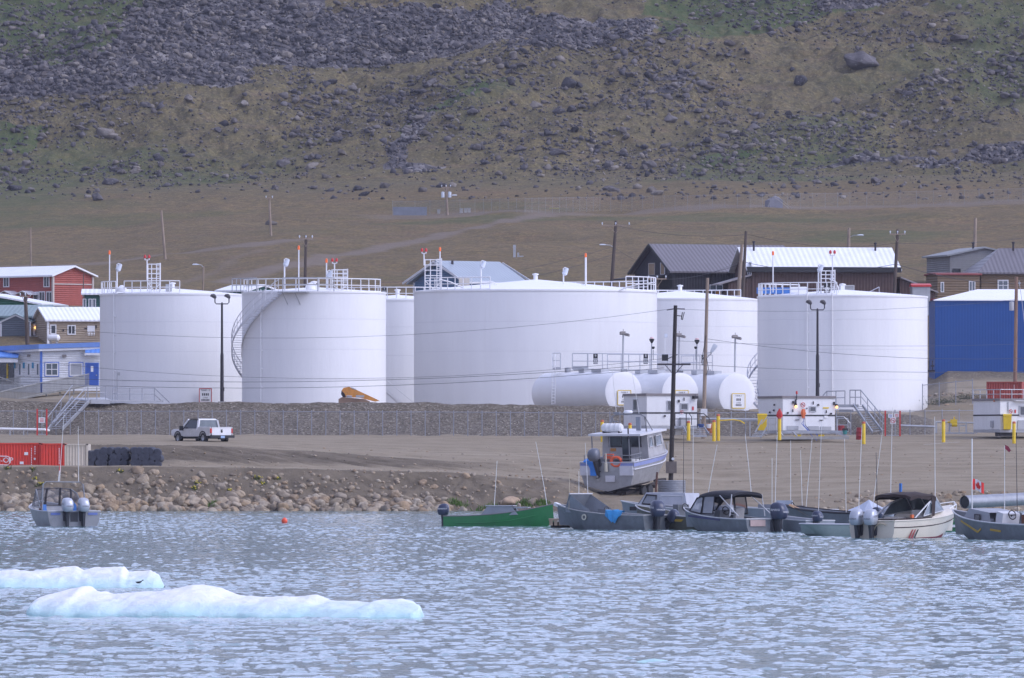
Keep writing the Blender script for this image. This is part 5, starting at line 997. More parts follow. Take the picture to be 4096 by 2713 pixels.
T = thing('pipeline', 'grey pipe on trestles between the striped huts', 'pipe', P(2930, 1690, 664)); MB(T.location).tube([P(2800, 1676, 664), P(3040, 1679, 664)], .09, 8).tube([P(2965, 1683, 664), P(3040, 1684, 664)], .07, 6).build('pipe', STEEL, T);
for x in (2860, 2925, 3000): MB(T.location).box(P(x, 1712, 664), (.1, .1, 1.3)).build('support', STEEL, T)
T = thing('pipeline', 'steel pipe with a yellow valve between the red posts and the right edge hut', 'pipe', P(3820, 1720, 662)); o = T.location; MB(o).tube([P(3742, 1689, 662), P(3904, 1692, 662)], .06, 8).tube([P(3600, 1703, 664), P(3740, 1708, 664)], .09, 8).build('pipe', STEEL, T)
m = MB(o)
for x in (3798, 3865, 3745): m.box(P(x, 1711, 662), (.12, .12, .85))
m.box(P(3833, 1703, 662), (1.3, .1, .12)).box(P(3830, 1733, 662), (2.6, .4, .12)).build('support', GREYP, T); MB(o).box(P(3815, 1686, 661.8), (.5, .3, .3)).lathe([(.001, -.2), (.17, -.2), (.17, .2), (.001, .2)], P(3818, 1699, 661.8), 10, 'x').tube([P(3790, 1689, 661.9), P(3805, 1689, 661.9)], .05, 6).box(P(3817, 1676, 661.8), (.1, .1, .3)).build('valve', YELLOW, T)
T = thing('line_marking', 'white line sprayed on the ground at the foot of a yellow bollard', 'marking', gz(3765, 647.5)); m = MB(T.location)
def strip(x0, x1, Y0, Y1, w=.35):
    for k in range(8):
        a, b = k / 8, (k + 1) / 8; q = [gz(x0 + (x1 - x0) * t, Y0 + (Y1 - Y0) * t) + Vector((0, 0, .05)) for t in (a, b)]; m.quad(q[0], q[1], q[1] + Vector((0, w, .01)), q[0] + Vector((0, w, .01)))
strip(3695, 3840, 644, 649); m.build('stripe', M('chalk_line', (.62, .6, .57), .9, 0, .2, 4), T)
# stairs over the berm
def berm_stairs(label, top0, top1, bot, Y0, Y1, wd, landing=None):
    pass
T = thing('berm_stairs', 'grey steel stairs and walkway climbing the berm in front of the leftmost tank', 'stairs', P(200, 1745, 668)); o = T.location; m = MB(o)
a0, a1, b0, b1 = P(190, 1722, 667), P(250, 1716, 667), P(290, 1592, 678), P(362, 1600, 677)
m.bar(a0, b0, .08, .26); m.bar(a1, b1, .08, .26); n = 14
for k in range(n): f = (k + .5) / n; p, q = a0.lerp(b0, f), a1.lerp(b1, f); m.bar(p, q, .28, .05)
m.build('stair_flight', STEEL, T); m = MB(o); c0, c1 = P(362, 1600, 677), P(650, 1604, 677)
m.prism([P(290, 1592, 679), P(420, 1590, 679), P(450, 1603, 678.5), P(362, 1603, 677)], (0, 0, 0), (0, 0, -.14)); m.bar(P(340, 1603, 677), P(648, 1605, 679), .8, .1); m.bar(P(362, 1606, 676.6), P(440, 1608, 677), .06, .35); m.build('walkway', GREYP, T); m = MB(o)
m.tube([P(215, 1690, 667), P(347, 1548, 677.5)], .04, 5).tube([P(220, 1705, 667), P(347, 1570, 677.5)], .03, 5).tube([P(318, 1544, 679), P(395, 1544, 679)], .04, 5)
for f in (.15, .5, .85): q = a1.lerp(b1, f); m.tube([q, q + Vector((-.1, 0, 1.0))], .035, 5); q = a0.lerp(b0, f); m.tube([q, q + Vector((.1, 0, 1.0))], .035, 5)
m.tube([a0 + Vector((0, 0, 1)), b0 + Vector((0, 0, 1))], .035, 5)
m.rail([P(352, 1600, 677.3), P(423, 1600, 678)], 1.06, .9, .04); m.rail([P(452, 1602, 678), P(470, 1602, 678), P(618, 1603, 679)], 1.0, 1.2, .04); m.tube([P(618, 1552, 679), P(678, 1610, 680)], .04, 5).tube([P(618, 1578, 679), P(650, 1608, 680)], .03, 5); m.build('railing', M('stair_rail', (.33, .34, .37), .45, .3, .1, 3), T)
T = thing('berm_stairs', 'grey steel steps climbing over the berm beside the rightmost white tank', 'stairs', P(3480, 1735, 668)); o = T.location; m = MB(o)
m.bar(P(3414, 1620, 676), P(3490, 1730, 668), .1, .22); m.bar(P(3450, 1622, 676), P(3530, 1727, 668), .1, .22)
for k in range(12): f = (k + .5) / 12; m.bar(P(3414, 1620, 676).lerp(P(3490, 1730, 668), f), P(3450, 1622, 676).lerp(P(3530, 1727, 668), f), .26, .05)
m.build('stair_flight', STEEL, T); MB(o).box(P(3385, 1624, 676.5), (1.9, .9, .22)).build('landing', GREYP, T); MB(o).box(P(3385, 1644, 676.7), (1.1, .7, .22)).build('footing', GREYP, T); m = MB(o)
m.rail([P(3308, 1622, 677), P(3380, 1620, 676.6)], 1.1, .7, .04).rail([P(3400, 1620, 676.6), P(3443, 1620, 676)], 1.15, .45, .04).tube([P(3285, 1592, 677), P(3308, 1564, 677)], .04, 5).tube([P(3443, 1561, 676), P(3535, 1672, 668)], .045, 5).tube([P(3443, 1585, 676), P(3535, 1697, 668)], .03, 5)
for f in (.3, .62, .95): q = P(3443, 1620, 676).lerp(P(3535, 1725, 668), f); m.tube([q, q + Vector((0, 0, 1.15))], .035, 5)
m.build('railing', M('stair_rail', (1, 1, 1)), T)
# excavator boom behind the berm
OCR = M('excavator_orange', (.68, .29, .055), .55, 0, .15, 2, dirt=(.25, .12, .05), dirtamt=.5)
T = thing('excavator', 'orange excavator arm lying behind the berm in front of the spiral stair tank', 'excavator', P(1430, 1630, 684)); o = T.location.copy(); T.location.z += .3
pl = lambda pts, Y: [P(x, y, Y) for x, y in pts]
MB(o).prism(pl([(1366, 1578), (1374, 1567), (1396, 1563), (1420, 1572), (1432, 1578), (1518, 1618), (1500, 1622), (1440, 1607), (1384, 1604), (1378, 1592)], 684), (0, 0, 0), (0, .5, 0)).build('boom', OCR, T)
MB(o).prism(pl([(1366, 1578), (1378, 1590), (1384, 1604), (1372, 1606), (1364, 1592)], 683.9), (0, 0, 0), (0, .55, 0)).build('bucket_link', DARKP, T)
MB(o).prism(pl([(1354, 1612), (1368, 1604), (1460, 1612), (1480, 1622), (1470, 1632), (1354, 1632)], 683.8), (0, 0, 0), (0, 1.2, 0)).build('undercarriage', M('mud_steel', (.30, .20, .14), .8, 0, .2, 3), T)
MB(o).tube([P(1386, 1601, 683.6), P(1408, 1602, 683.6)], .08, 8).tube([P(1404, 1566, 683.7), P(1424, 1574, 683.7)], .06, 6).build('ram', STEEL, T); MB(o).box(P(1440, 1601, 683.5), (.65, .3, .18)).build('step_plate', GREYP, T)
# ---------------------------------------------------------------- masts and poles
def floodmast(label, px, y0, y1, heads, Y=680):
    T = thing('floodlight_mast', label, 'light mast', P(px, y1, Y), 0, 'double headed floodlight masts on the berm'); h = (y1 - y0) * Y / F
    MB().lathe([(.15, -.1), (.13, h * .48), (.10, h * .5), (.08, h)], n=10).build('pole', DARKP, T); w = .55
    m = MB().tube([(-w, 0, h + .5), (-w, 0, h + .12), (-w + .1, 0, h), (w - .1, 0, h), (w, 0, h + .12), (w, 0, h + .5)], .045, 6).tube([(0, 0, h - .1), (0, 0, h + .12)], .06, 6).build('yoke', DARKP, T)
    for sx in (-w, w):
        q = MB().loft([[Vector((sx + heads * (-.1), 0, h + .62)) + Matrix.Rotation(.5, 3, 'Y') @ Vector((x * k, y * k, z)) for x, y in ((-.24, -.2), (.24, -.2), (.24, .2), (-.24, .2))] for z, k in ((-.16, 1), (.02, 1), (.12, .55), (.16, .3))], smooth=False).build('floodlight', M('flood_grey', (.045, .04, .045), .5), T)
    MB().box((.1, 0, 1.0), (.16, .14, .3)).build('junction_box', DARKP, T); return T
T = floodmast('double floodlight mast on a concrete block in front of the leftmost tank', 888, 1216, 1608, 1); MB().box((-.0, 0, -.28), (.75, .75, .62), taper=.8).build('footing', CONC, T)
floodmast('double floodlight mast rising behind the hut with amber lamps', 3270, 1240, 1592, 1, 682)
def pole(name, label, x0, y0, x1, y1, Y, r, m_=WOODP, group='wooden utility poles', taper=.75):
    a, b = P(x1, y1, Y), P(x0, y0, Y); T = thing(name, label, 'utility pole', a, 0, group); d = b - a
    MB().tube([-d.normalized() * .8, d * .33, d * .66, d], r, 10, True, r * taper).build('pole', m_, T); return T, d
def xarm(T, d, z, w, ins=3, m_=WOODP, yaw=0, brace=True, pin=True):
    c = d * z; ex = Vector((math.cos(yaw), math.sin(yaw), 0)); m = MB().bar(c - ex * w / 2 + Vector((0, -.15, 0)), c + ex * w / 2 + Vector((0, -.15, 0)), .1, .12)
    if brace:
        for sx in (-1, 1): m.tube([c + ex * sx * w * .28 + Vector((0, -.15, 0)), c + Vector((0, -.12, -.75))], .025, 4)
    o = m.build('crossarm', m_, T)
    if pin:
        m = MB()
        for k in range(ins): q = c + ex * w * (.46 - .92 * k / max(1, ins - 1)) + Vector((0, -.15, .05)); m.lathe([(.03, 0), (.03, .1), (.07, .12), (.06, .24), (.001, .28)], q, 6)
        m.build('insulator', LAMPG, o)
    return c
def cobra(T, p, dx, dz=.3, flip=1):
    m = MB().tube([p, p + Vector((dx * .5, -.1, dz * .9)), p + Vector((dx, -.2, dz))], .04, 5).build('lamp_arm', STEEL, T); MB().loft([[p + Vector((dx + flip * x, -.2 + y * k, dz + z * k)) for y, z in ((-.12, 0), (0, .1), (.12, 0), (0, -.06))] for x, k in ((-.05, .5), (.2, 1), (.5, .9), (.62, .3))]).build('lamp_head', LAMPG, m)
T, d1 = pole('utility_pole', 'black utility pole with a crossarm and meter box rising beside the cabin boat', 2683, 1925, 2702, 1222, 600, .17, M('creosote_wood', (.035, .028, .025), .8, 0, .25, 4, True)) if 0 else pole('utility_pole', 'black utility pole with a crossarm and meter box rising beside the cabin boat', 2702, 1222, 2683, 1930, 600, .17, M('creosote_wood', (.03, .024, .022), .8, 0, .25, 4, True), None)
POLE1 = T; xarm(T, d1, .667, 2.3, 2, DARKP, pin=False)
m = MB().tube([d1 * .978 + Vector((-.6, 0, -.05)), d1 * .978 + Vector((-.1, 0, .03))], .04, 5).tube([d1 * .978 + Vector((.1, 0, .03)), d1 * .978 + Vector((.65, 0, .02))], .04, 5).tube([d1 * .935 + Vector((.1, 0, .1)), d1 * .935 + Vector((.5, 0, .05))], .03, 4).tube([d1 * .97 + Vector((.62, 0, -.1)), d1 * .93 + Vector((.5, 0, -.15)), d1 * .93 + Vector((.42, 0, -.12)), d1 * .962 + Vector((.5, 0, 0))], .035, 5).tube([d1 * .8 + Vector((-.5, 0, -1.25)), d1 * .8 + Vector((.2, 0, -.95))], .03, 4); m.build('insulator_string', DARKP, T)
MB().box(d1 * .085 + Vector((0, -.22, 0)), (.75, .25, .82)).build('meter_box', M('weathered_box', (.14, .12, .11), .85, 0, .2, 4), T); MB().lathe([(.001, -.05), (.1, -.05), (.1, .05), (.001, .06)], d1 * .133 + Vector((.1, -.2, 0)), 10, 'y').build('meter', LAMPG, T)
T, d2 = pole('utility_pole', 'pale wooden pole with a tilted lamp behind the middle horizontal tank', 2830, 1112, 2814, 1720, 660, .155, WOODP, None); POLE2 = T
c = d2 * .5; m = MB().tube([c + Vector((.05, -.1, -.35)), c + Vector((.45, -.2, .05)), c + Vector((.5, -.25, .2))], .035, 5).tube([c + Vector((.05, -.1, .05)), c + Vector((.42, -.2, .1))], .03, 5).build('lamp_arm', STEEL, T); MB().loft([[c + Vector((.62, -.3, .45)) + Matrix.Rotation(.55, 3, 'Y') @ Vector((x * k, y * k, z)) for x, y in ((-.16, -.12), (.16, -.12), (.16, .12), (-.16, .12))] for z, k in ((-.4, .5), (-.2, .9), (.15, 1.1), (.3, 1.05))], smooth=False).build('lamp_head', LAMPG, m)
MB().box(d2 * .115 + Vector((0, -.2, 0)), (.5, .12, .55)).build('notice_board', WHITEP, T); MB().tube([d2 * .62 + Vector((0, -.15, 0)), d2 * .44 + Vector((-.3, -.15, 0))], .025, 4).tube([d2 * .47 + Vector((.1, -.15, 0)), d2 * .40 + Vector((.25, -.15, 0)), d2 * .36 + Vector((.1, -.15, 0))], .025, 4).build('cable_loop', DARKP, T)
T, d3 = pole('utility_pole', 'reddish wooden pole with a transformer can before the blue building', 4066, 1108, 4060, 1560, 712, .17, WOODR, None); POLE3 = T
MB().lathe([(.001, -.36), (.2, -.34), (.2, .32), (.16, .38), (.001, .4)], d3 * .74 + Vector((-.36, 0, 0)), 12).build('transformer', GREYP, T); MB().tube([d3 * .97 + Vector((.2, -.1, 0)), d3 * .8 + Vector((.45, -.1, 0)), d3 * .5 + Vector((.8, -.1, 0))], .02, 4).box(d3 * .945 + Vector((.25, 0, 0)), (.2, .1, .12)).build('guy_bracket', STEEL, T)
POLES = {}
for key, lb, a, Y, r, mt, arms, lampdx in (
 ('a', 'grey topped utility pole with a crossarm and street lamp left of the dark barn', (2464, 884, 2446, 1150), 860, .19, WOODD, 2.9, -.85),
 ('b', 'thick brown pole in front of the right end of the dark barn', (2968, 978, 2952, 1200), 815, .2, WOODP, 0, 0),
 ('c', 'slim dark pole with crossed wires between the barn and the hall', (2984, 925, 2970, 1200), 822, .17, WOODD, 0, 0),
 ('d', 'pale pole with a street lamp behind the roof of the brown hall', (3396, 912, 3394, 1000), 880, .19, WOODP, 0, .9),
 ('e', 'grey pole with a crossarm at the right end of the brown hall', (3591, 918, 3576, 1195), 822, .18, WOODD, 1.5, 0),
 ('f', 'tall bare pole behind the grey house at right', (3902, 872, 3896, 1110), 872, .2, WOODP, 0, 0),
 ('g', 'dark utility pole with a crossarm behind the spiral stair tank', (1224, 940, 1220, 1165), 815, .16, WOODD, 1.3, 0),
 ('h', 'short pole with a crossarm and street lamp at the far left by the green house', (101, 1172, 110, 1378), 795, .2, WOODD, 1.0, 0),
 ('i', 'weathered lamp post between the two left tanks', (815, 1066, 811, 1185), 850, .09, WOODP, 0, -.5),
 ('j', 'slim dark pole against the red apartment house', (334, 1096, 332, 1245), 835, .06, WOODD, 0, 0),
 ('k', 'short pole top with a crossarm in front of the dark barn', (2629, 1112, 2629, 1200), 790, .14, WOODD, 1.7, 0)):
    T, d = pole('utility_pole', lb, *a, Y, r, mt); POLES[key] = (T, d)
    if arms: xarm(T, d, .93 if key != 'k' else .95, arms, 3, WOODP)
    if lampdx: cobra(T, d * (.6 if key == 'a' else .55 if key == 'd' else .97), lampdx, .25, 1 if lampdx > 0 else -1)
for lb, x0, y0, x1, y1, r, kind in (('hill pole with crossarm and two transformer cans at the hill fence end', 1784, 742, 1790, 862, .16, 't'), ('straight pale pole on the open hillside', 1077, 790, 1084, 945, .15, 'n'), ('leaning pale pole on the hillside above the leftmost tank', 645, 842, 661, 1038, .16, 'n'), ('faint thin pole on the hillside at the far left', 122, 910, 124, 1070, .10, 'n')):
    g = ground(x1, y1, 900, 1110); T, d = pole('hill_pole', lb, x0, y0, x1, y1, g.y, r, WOODP, 'poles on the open hillside')
    if kind == 't': xarm(T, d, .93, 1.2, 3); MB().lathe([(.001, -.4), (.22, -.38), (.22, .3), (.001, .36)], d * .7 + Vector((-.45, 0, 0)), 10).lathe([(.001, -.4), (.22, -.38), (.22, .3), (.001, .36)], d * .7 + Vector((.4, 0, 0)), 10).build('transformer', LAMPG, T); cobra(T, d * .64, .7, .1)
    elif kind == 'n' and x0 == 1077: xarm(T, d, .97, .8, 2, brace=False)
# cables
CAB = M('cable_black', (.05, .05, .06), .7, 0, .1, 2)
def cable(label, a, b, sag, r=.02, n=14, grp='overhead cables'):
    pts = []
    for k in range(n + 1): t = k / n; p = a.lerp(b, t); p.z -= sag * 4 * t * (1 - t); pts.append(p)
    o = MB(a).tube(pts, r * .72, 4, False).build('overhead_cable', CAB, None); o.location = a; tag(o, label, 'cable', grp)
pw = lambda k, f: POLES[k][0].location + POLES[k][1] * f
p1 = lambda f: POLE1.location + d1 * f
cable('upper dark cable crossing low in front of the left tanks to the black pole', P(-200, 1490, 640), p1(.667) + Vector((-1.1, 0, 0)), .95, .02)
cable('lower dark cable crossing low in front of the left tanks to the black pole', P(-200, 1512, 640), p1(.655) + Vector((-.7, 0, -.1)), 1.05, .02)
cable('thin cable across the upper part of the left tanks to the black pole top', P(-200, 1270, 640), p1(.977) + Vector((-.6, 0, 0)), 1.75, .014); cable('thin cable across the middle of the left tanks to the black pole', P(-200, 1400, 640), p1(.8) + Vector((-.5, 0, -1.2)), 1.75, .014)
p2 = lambda f: POLE2.location + d2 * f; p3 = lambda f: POLE3.location + d3 * f
cable('dark cable from the pale pole lamp across the rightmost white tank', p2(.6), P(4300, 1425, 700), .75, .02); cable('dark cable from the black pole crossarm across the rightmost white tank', p1(.667) + Vector((1.1, 0, 0)), P(4300, 1480, 700), .35, .02)
cable('thin cable from the black pole top to the reddish pole', p1(.977) + Vector((.6, 0, 0)), p3(.8), .45, .014); cable('thin cable crossing the blue building wall at mid height', p1(.8), P(4300, 1368, 700), .35, .014)
for k, (a, b, s_, r_) in enumerate(((pw('a', .93), pw('c', .95), .5, .02), (pw('c', .96), pw('e', .8), .7, .02), (pw('e', .8), P(4300, 920, 850), .5, .02), (pw('a', .6), pw('c', .55), 1.8, .022), (pw('a', .5), P(1500, 1150, 830), 1.2, .025), (pw('a', .62), P(1300, 1120, 830), 1.4, .02), (pw('c', .6), pw('k', .95), .6, .02), (pw('c', .55), pw('e', .5), .8, .03), (pw('e', .5), P(4300, 1120, 830), 1.0, .03))):
    cable(['upper wire from the lamp pole to the slim pole beside the barn', 'upper wire over the white roofed hall', 'upper wire running right from the hall end pole', 'sagging wire across the purple grey barn roof', 'heavy wire running down left over the blue house', 'thin wire running left above the blue house roof', 'wire from the slim pole to the pole top before the barn', 'heavy wire across the white hall roof', 'heavy wire running right below the grey house'][k], a, b, s_, r_)
# ---------------------------------------------------------------- hill details
g = ground(3105, 832, 1000, 1100); T = thing('tent', 'grey canvas tent with guy ropes on the terrace edge', 'tent', g, R(20)); w_, h1, h2 = 1.75, 1.1, 1.45
MB().add([(-w_ / 2, 0, -.2), (w_ / 2, 0, -.2), (w_ / 2, 1.6, -.2), (-w_ / 2, 1.6, -.2), (-w_ / 2, 0, .95), (w_ / 2, 0, 1.0), (w_ / 2, 1.6, .95), (-w_ / 2, 1.6, .9), (-w_ * .15, .1, 1.45), (w_ * .3, 1.4, 1.5)], [(0, 1, 5, 4), (1, 2, 6, 5), (2, 3, 7, 6), (3, 0, 4, 7), (4, 5, 8), (5, 6, 9), (5, 9, 8), (6, 7, 9), (7, 4, 8), (7, 8, 9)]).build('canvas', M('tent_canvas', (.20, .20, .235), .9, 0, .1, 2), T); m = MB()
for a, b in (((.3, .2, 1.4), (1.6, -1.2, -.1)), ((-.3, .1, 1.4), (1.1, -1.5, -.1)), ((-.6, .4, 1.1), (-1.3, -.4, -.1))): m.tube([a, b], .03, 4)
m.build('guy_rope', M('rope_pale', (.35, .33, .3), .9), T)
for k, (px, py) in enumerate(((1845, 852), (1862, 851), (1876, 851), (1755, 855))): g = ground(px, py, 1000, 1100); T = thing('utility_box', ['small pale box inside the hill fence, left one of the close trio', 'small pale box inside the hill fence, middle one of the close trio', 'small pale box inside the hill fence, right one of the close trio', 'low pale box beside the transformer pole'][k], 'box', g); MB().box((0, 0, .25), (.4, .3, .55)).box((0, 0, .54), (.46, .36, .05)).build('body', CONC, T)
g = ground(2218, 850, 1000, 1100); T = thing('yellow_gate', 'small yellow gate frame in the hill fence', 'gate', g); MB().tube([(-.6, 0, .5), (.6, 0, .5), (.6, 0, 0)], .05, 5).build('frame', M('dull_yellow', (.4, .36, .12), .6), T)
g = ground(2058, 1030, 870, 1000); T = thing('equipment_post', 'grey metal post with a box standing on the lower hillside', 'post', g); MB().box((0, 0, .5), (.28, .2, 1.0)).box((0, 0, 1.15), (.32, .25, .35)).box((.4, 0, .25), (.2, .2, .5)).box((.7, 0, .1), (.5, .2, .12)).build('body', GREYP, T)
# ---------------------------------------------------------------- truck
def rounded(pts): return pts
T = thing('pickup_truck', 'white pickup truck seen from behind on the dirt road below the berm', 'pickup truck', gz(800, 640) + Vector((0, 0, 0)), R(90) + R(33)); TW = M('truck_paint', (.78, .78, .79), .3, .0, .04, 2, spec=.6); TG = M('truck_side_grey', (.55, .535, .52), .4, 0, .1, 1.2)  # greyer tone for body, bed sides and doors; tailgate and roof stay white
o = T.location; T.location = P(806, 1774, 640); L_, W_ = 5.6, 1.98; hw = W_ / 2   # local +x is forward
def body_sec(x, z0, z1, w): return [Vector((x, -w, z0)), Vector((x, -w, z1 - .08)), Vector((x, -w + .06, z1)), Vector((x, w - .06, z1)), Vector((x, w, z1 - .08)), Vector((x, w, z0))]
m = MB().loft([body_sec(1.0, .55, 1.08, hw), body_sec(2.45, .55, 1.06, hw * .98), body_sec(2.85, .6, 1.0, hw * .9)], True); m.box((-.05, 0, .8), (2.1, W_, .58)); m.build('body', TG, T)
for sy in (-1, 1): MB().box((-1.95, sy * (hw - .06), .86), (1.7, .12, .62)).tube([(-2.8, sy * (hw - .06), 1.17), (-1.1, sy * (hw - .06), 1.17)], .05, 6).build('bed_side', TG, T)
MB().box((-1.95, 0, .62), (1.75, W_ - .2, .1)).build('bed_floor', DARKP, T)
tg = MB().box((-2.83, 0, .88), (.09, W_ - .34, .6)).box((-2.85, 0, 1.15), (.1, W_ - .34, .05)).build('tailgate', TW, T); MB().box((-2.885, 0, .98), (.02, .16, .07)).build('tailgate_handle', BLACK, tg); MB().lathe([(.001, -.01), (.09, 0), (.001, .01)], (-2.89, 0, .86), 12, 'x').build('badge', BLACK, tg)
for sy in (-1, 1): MB().box((-2.83, sy * (hw - .1), .92), (.1, .13, .34)).build('tail_light', RED, T)
b = MB().box((-2.95, 0, .5), (.22, W_ + .02, .2)).box((-2.85, 0, .36), (.2, .5, .14)).build('rear_bumper', BLACK, T); MB().box((-3.07, .02, .47), (.02, .34, .17)).build('number_plate', M('plate_blue', (.35, .5, .75), .5), b)
cab = [(-1.02, .98, hw - .05), (-.95, 1.72, hw - .2), (-.75, 1.82, hw - .26), (.25, 1.82, hw - .26), (.55, 1.76, hw - .24), (1.25, 1.04, hw - .06)]
MB().loft([[Vector((x, -w, z)), Vector((x, w, z))] for x, z, w in cab[1:5]] , False, False).build('cab_roof', TW, T)
m = MB()
for sy in (-1, 1):
    for i, j in ((0, 1), (5, 4)): m.bar(Vector((cab[i][0], sy * cab[i][2], cab[i][1])), Vector((cab[j][0], sy * cab[j][2], cab[j][1])), .14, .12)
    pass
m.bar((-1.0, -hw + .1, 1.02), (-1.0, hw - .1, 1.02), .12, .16); m.build('cab_pillar', TW, T)
MB().quad((-1.0, -hw + .1, 1.06), (-1.0, hw - .1, 1.06), (-.93, hw - .24, 1.72), (-.93, -hw + .24, 1.72)).build('rear_window', GLASS, T); MB().quad((1.22, -hw + .08, 1.06), (1.22, hw - .08, 1.06), (.56, hw - .26, 1.75), (.56, -hw + .26, 1.75)).build('windscreen', DGLASS, T)
for sy in (-1, 1): MB().quad((-.95, sy * (hw - .06), 1.05), (1.15, sy * (hw - .06), 1.05), (.5, sy * (hw - .24), 1.74), (-.9, sy * (hw - .22), 1.7)).build('side_window', DGLASS, T); MB().box((.95, sy * (hw + .18), 1.12), (.14, .28, .34)).build('wing_mirror', BLACK, T)
for sy in (-1, 1): MB().box((.45, sy * (hw + .006), .84), (1.1, .012, .5)).box((.1, sy * (hw + .02), .98), (.18, .02, .05)).build('door', TG, T)
MB().box((-.2, 0, .45), (4.4, W_ - .5, .2)).build('chassis', BLACK, T)
for x in (-1.85, 1.75):
    for sy in (-1, 1):
        m = MB().lathe([(.2, -.13), (.37, -.13), (.4, -.08), (.4, .08), (.37, .13), (.2, .13)], (x, sy * (hw - .12), .40), 20, 'y').build('wheel', BLACK, T); MB().lathe([(.001, -.05), (.1, -.05), (.2, -.1), (.22, -.12), (.22, .12), (.2, .1), (.1, .05), (.001, .05)], (x, sy * (hw - .12), .40), 14, 'y').build('rim', STEEL, m)
        MB().lathe([(.42, -.02), (.5, -.02), (.5, .05), (.42, .05)], (x, sy * (hw - .01), .42), 16, 'y', a0=0, a1=math.pi).build('wheel_arch', BLACK, T)
# ---------------------------------------------------------------- shipping containers and net rolls
CRED = M('container_red', (.66, .045, .022), .5, 0, .08, 1.2, dirt=(.4, .05, .03), dirtamt=.3); CTAN = M('container_tan', (.58, .52, .42), .55, 0, .06, 1.5, dirt=(.4, .33, .25), dirtamt=.3)
def container(label, px0, px1, y0, y1, Y, m_, depth=4, yaw=0, end=True):
    a, b = P(px0, y1, Y), P(px1, y1, Y); w = b.x - a.x; h = (y1 - y0) * Y / F; T = thing('shipping_container', label, 'container', a, R(yaw)); n = max(8, int(w / .2)); top = []
    for k in range(n + 1):
        x = w * k / n; top += [(x, 0), (x + w / n * .3, .045), (x + w / n * .5, .045), (x + w / n * .8, 0)] if k < n else [(x, 0)]
    m = MB(); vs = [(x, y, z) for z in (-.6, h) for x, y in top]; L = len(top); m.add(vs, [(i, i + 1, L + i + 1, L + i) for i in range(L - 1)])
    m.box((w / 2, depth / 2 + .08, h / 2 - .3), (w, depth, h + .58)); m.build('corrugated_wall', m_, T); f = MB()
    for x in (.06, w - .06): f.box((x, .01, h / 2 - .3), (.12, .12, h + .6))
    f.box((w / 2, .01, h - .05), (w, .12, .1)).build('frame', m_, T); return T, w, h
def topy(px): return 1772 + (px) * .012
T, w_, h_ = container('red shipping container at the left edge with a white outlined logo', -120, 163, 1772, 1866, 598, CRED); Z0 = T.location
def on(px, py): q = P(px, py, 598); return Vector((q.x - Z0.x, -.03, q.z - Z0.z))
m = MB(); Mx = facing(on(10, 1842), (1, 0, 0)); text_mb(m, 'CO-OP', .52, Mx @ Matrix.Translation((-.12, 0, 0)) @ Matrix.Diagonal((1.05, 1, 1, 1))); pr = [(-1.0, .18), (-.75, .3), (.3, .28), (.47, .22), (.5, -.2), (.35, -.32), (-.9, -.3)]; m.tube([Mx @ Vector((x, y, .01)) for x, y in pr], .03, 4, closed=True); m.build('logo', SIGNW, T)
MB().box(on(105, 1815), (.26, .02, .2)).box(on(87, 1852), (.26, .02, .18)).build('notice', SIGNW, T); m = MB()
for k in range(10): m.box(on(126, 1795 + k * 7), (.05, .02, .08))
for k in range(4): m.box(on(140, 1788 + k * 9), (.06, .02, .1))
m.lathe([(.001, -.01), (.08, -.01), (.08, .01), (.001, .01)], on(139, 1836), 10, 'y').build('lettering', SIGNW, T)
T, w_, h_ = container('bright red shipping container between the logo container and the cream one', 163.5, 258, 1774, 1866, 597.6, CRED); m = MB(); Z0 = T.location
for k in range(11): m.box(on(238, 1795 + k * 6), (.05, .02, .07))
m.build('lettering', SIGNW, T)
container('cream shipping container at the right end of the row', 258.6, 352, 1776, 1866, 597.6, CTAN)
NET = M('net_roll_dark', (.05, .055, .075), .95, 0, .3, 5); 
def roll(px, py, Y, r, L):
    rg = []; n = 14
    for k in range(9):
        f = k / 8; rr = r * (.82 if k in (0, 8) else 1) * random.uniform(.97, 1.03); rg.append([Vector((math.cos(t) * rr * random.uniform(.93, 1.05), L * (f - .5), math.sin(t) * rr * random.uniform(.93, 1.05))) for t in np.linspace(0, 2 * math.pi, n + 1)[:-1]])
    return rg
net_proto = None; spots = []
for st, (x0, x1, n, Y) in enumerate(((352, 520, 6, 597.8), (526, 648, 5, 597.2))):
    for row, py in enumerate((1852, 1828, 1805)):
        for k in range(n):
            px = x0 + (x1 - x0) * (k + (.5 if row != 1 else .75)) / (n + .25); yy = py + (6 if (st == 0 and k == 0) or (st == 1 and k == n - 1) else 0) + (8 if st == 0 and k < 2 else 0) * (row == 2); spots.append((px, yy, Y, row))
protos = []
for k in range(5): me = MB().loft(roll(0, 0, 0, .285, 2.2)).build('net_roll', NET); protos.append(me)
for k, (px, py, Y, row) in enumerate(spots):
    o = protos[k] if k < 5 else protos[k % 5].copy()
    if k >= 5: C.objects.link(o)
    o.location = P(px, py, Y + 1.0); o.rotation_euler = (0, random.uniform(0, 6), R(random.uniform(-6, 6))); o.scale = (1.05, 1, 1.05)
    st = 'left stack beside the cream container' if px < 523 else 'right stack on the track'
    tag(o, f"dark netting roll in the {['bottom', 'middle', 'top'][row]} row of the {st}", 'net roll', 'dark rolls of netting, ' + ['bottom', 'middle', 'top'][row] + (' left' if px < 523 else ' right'))
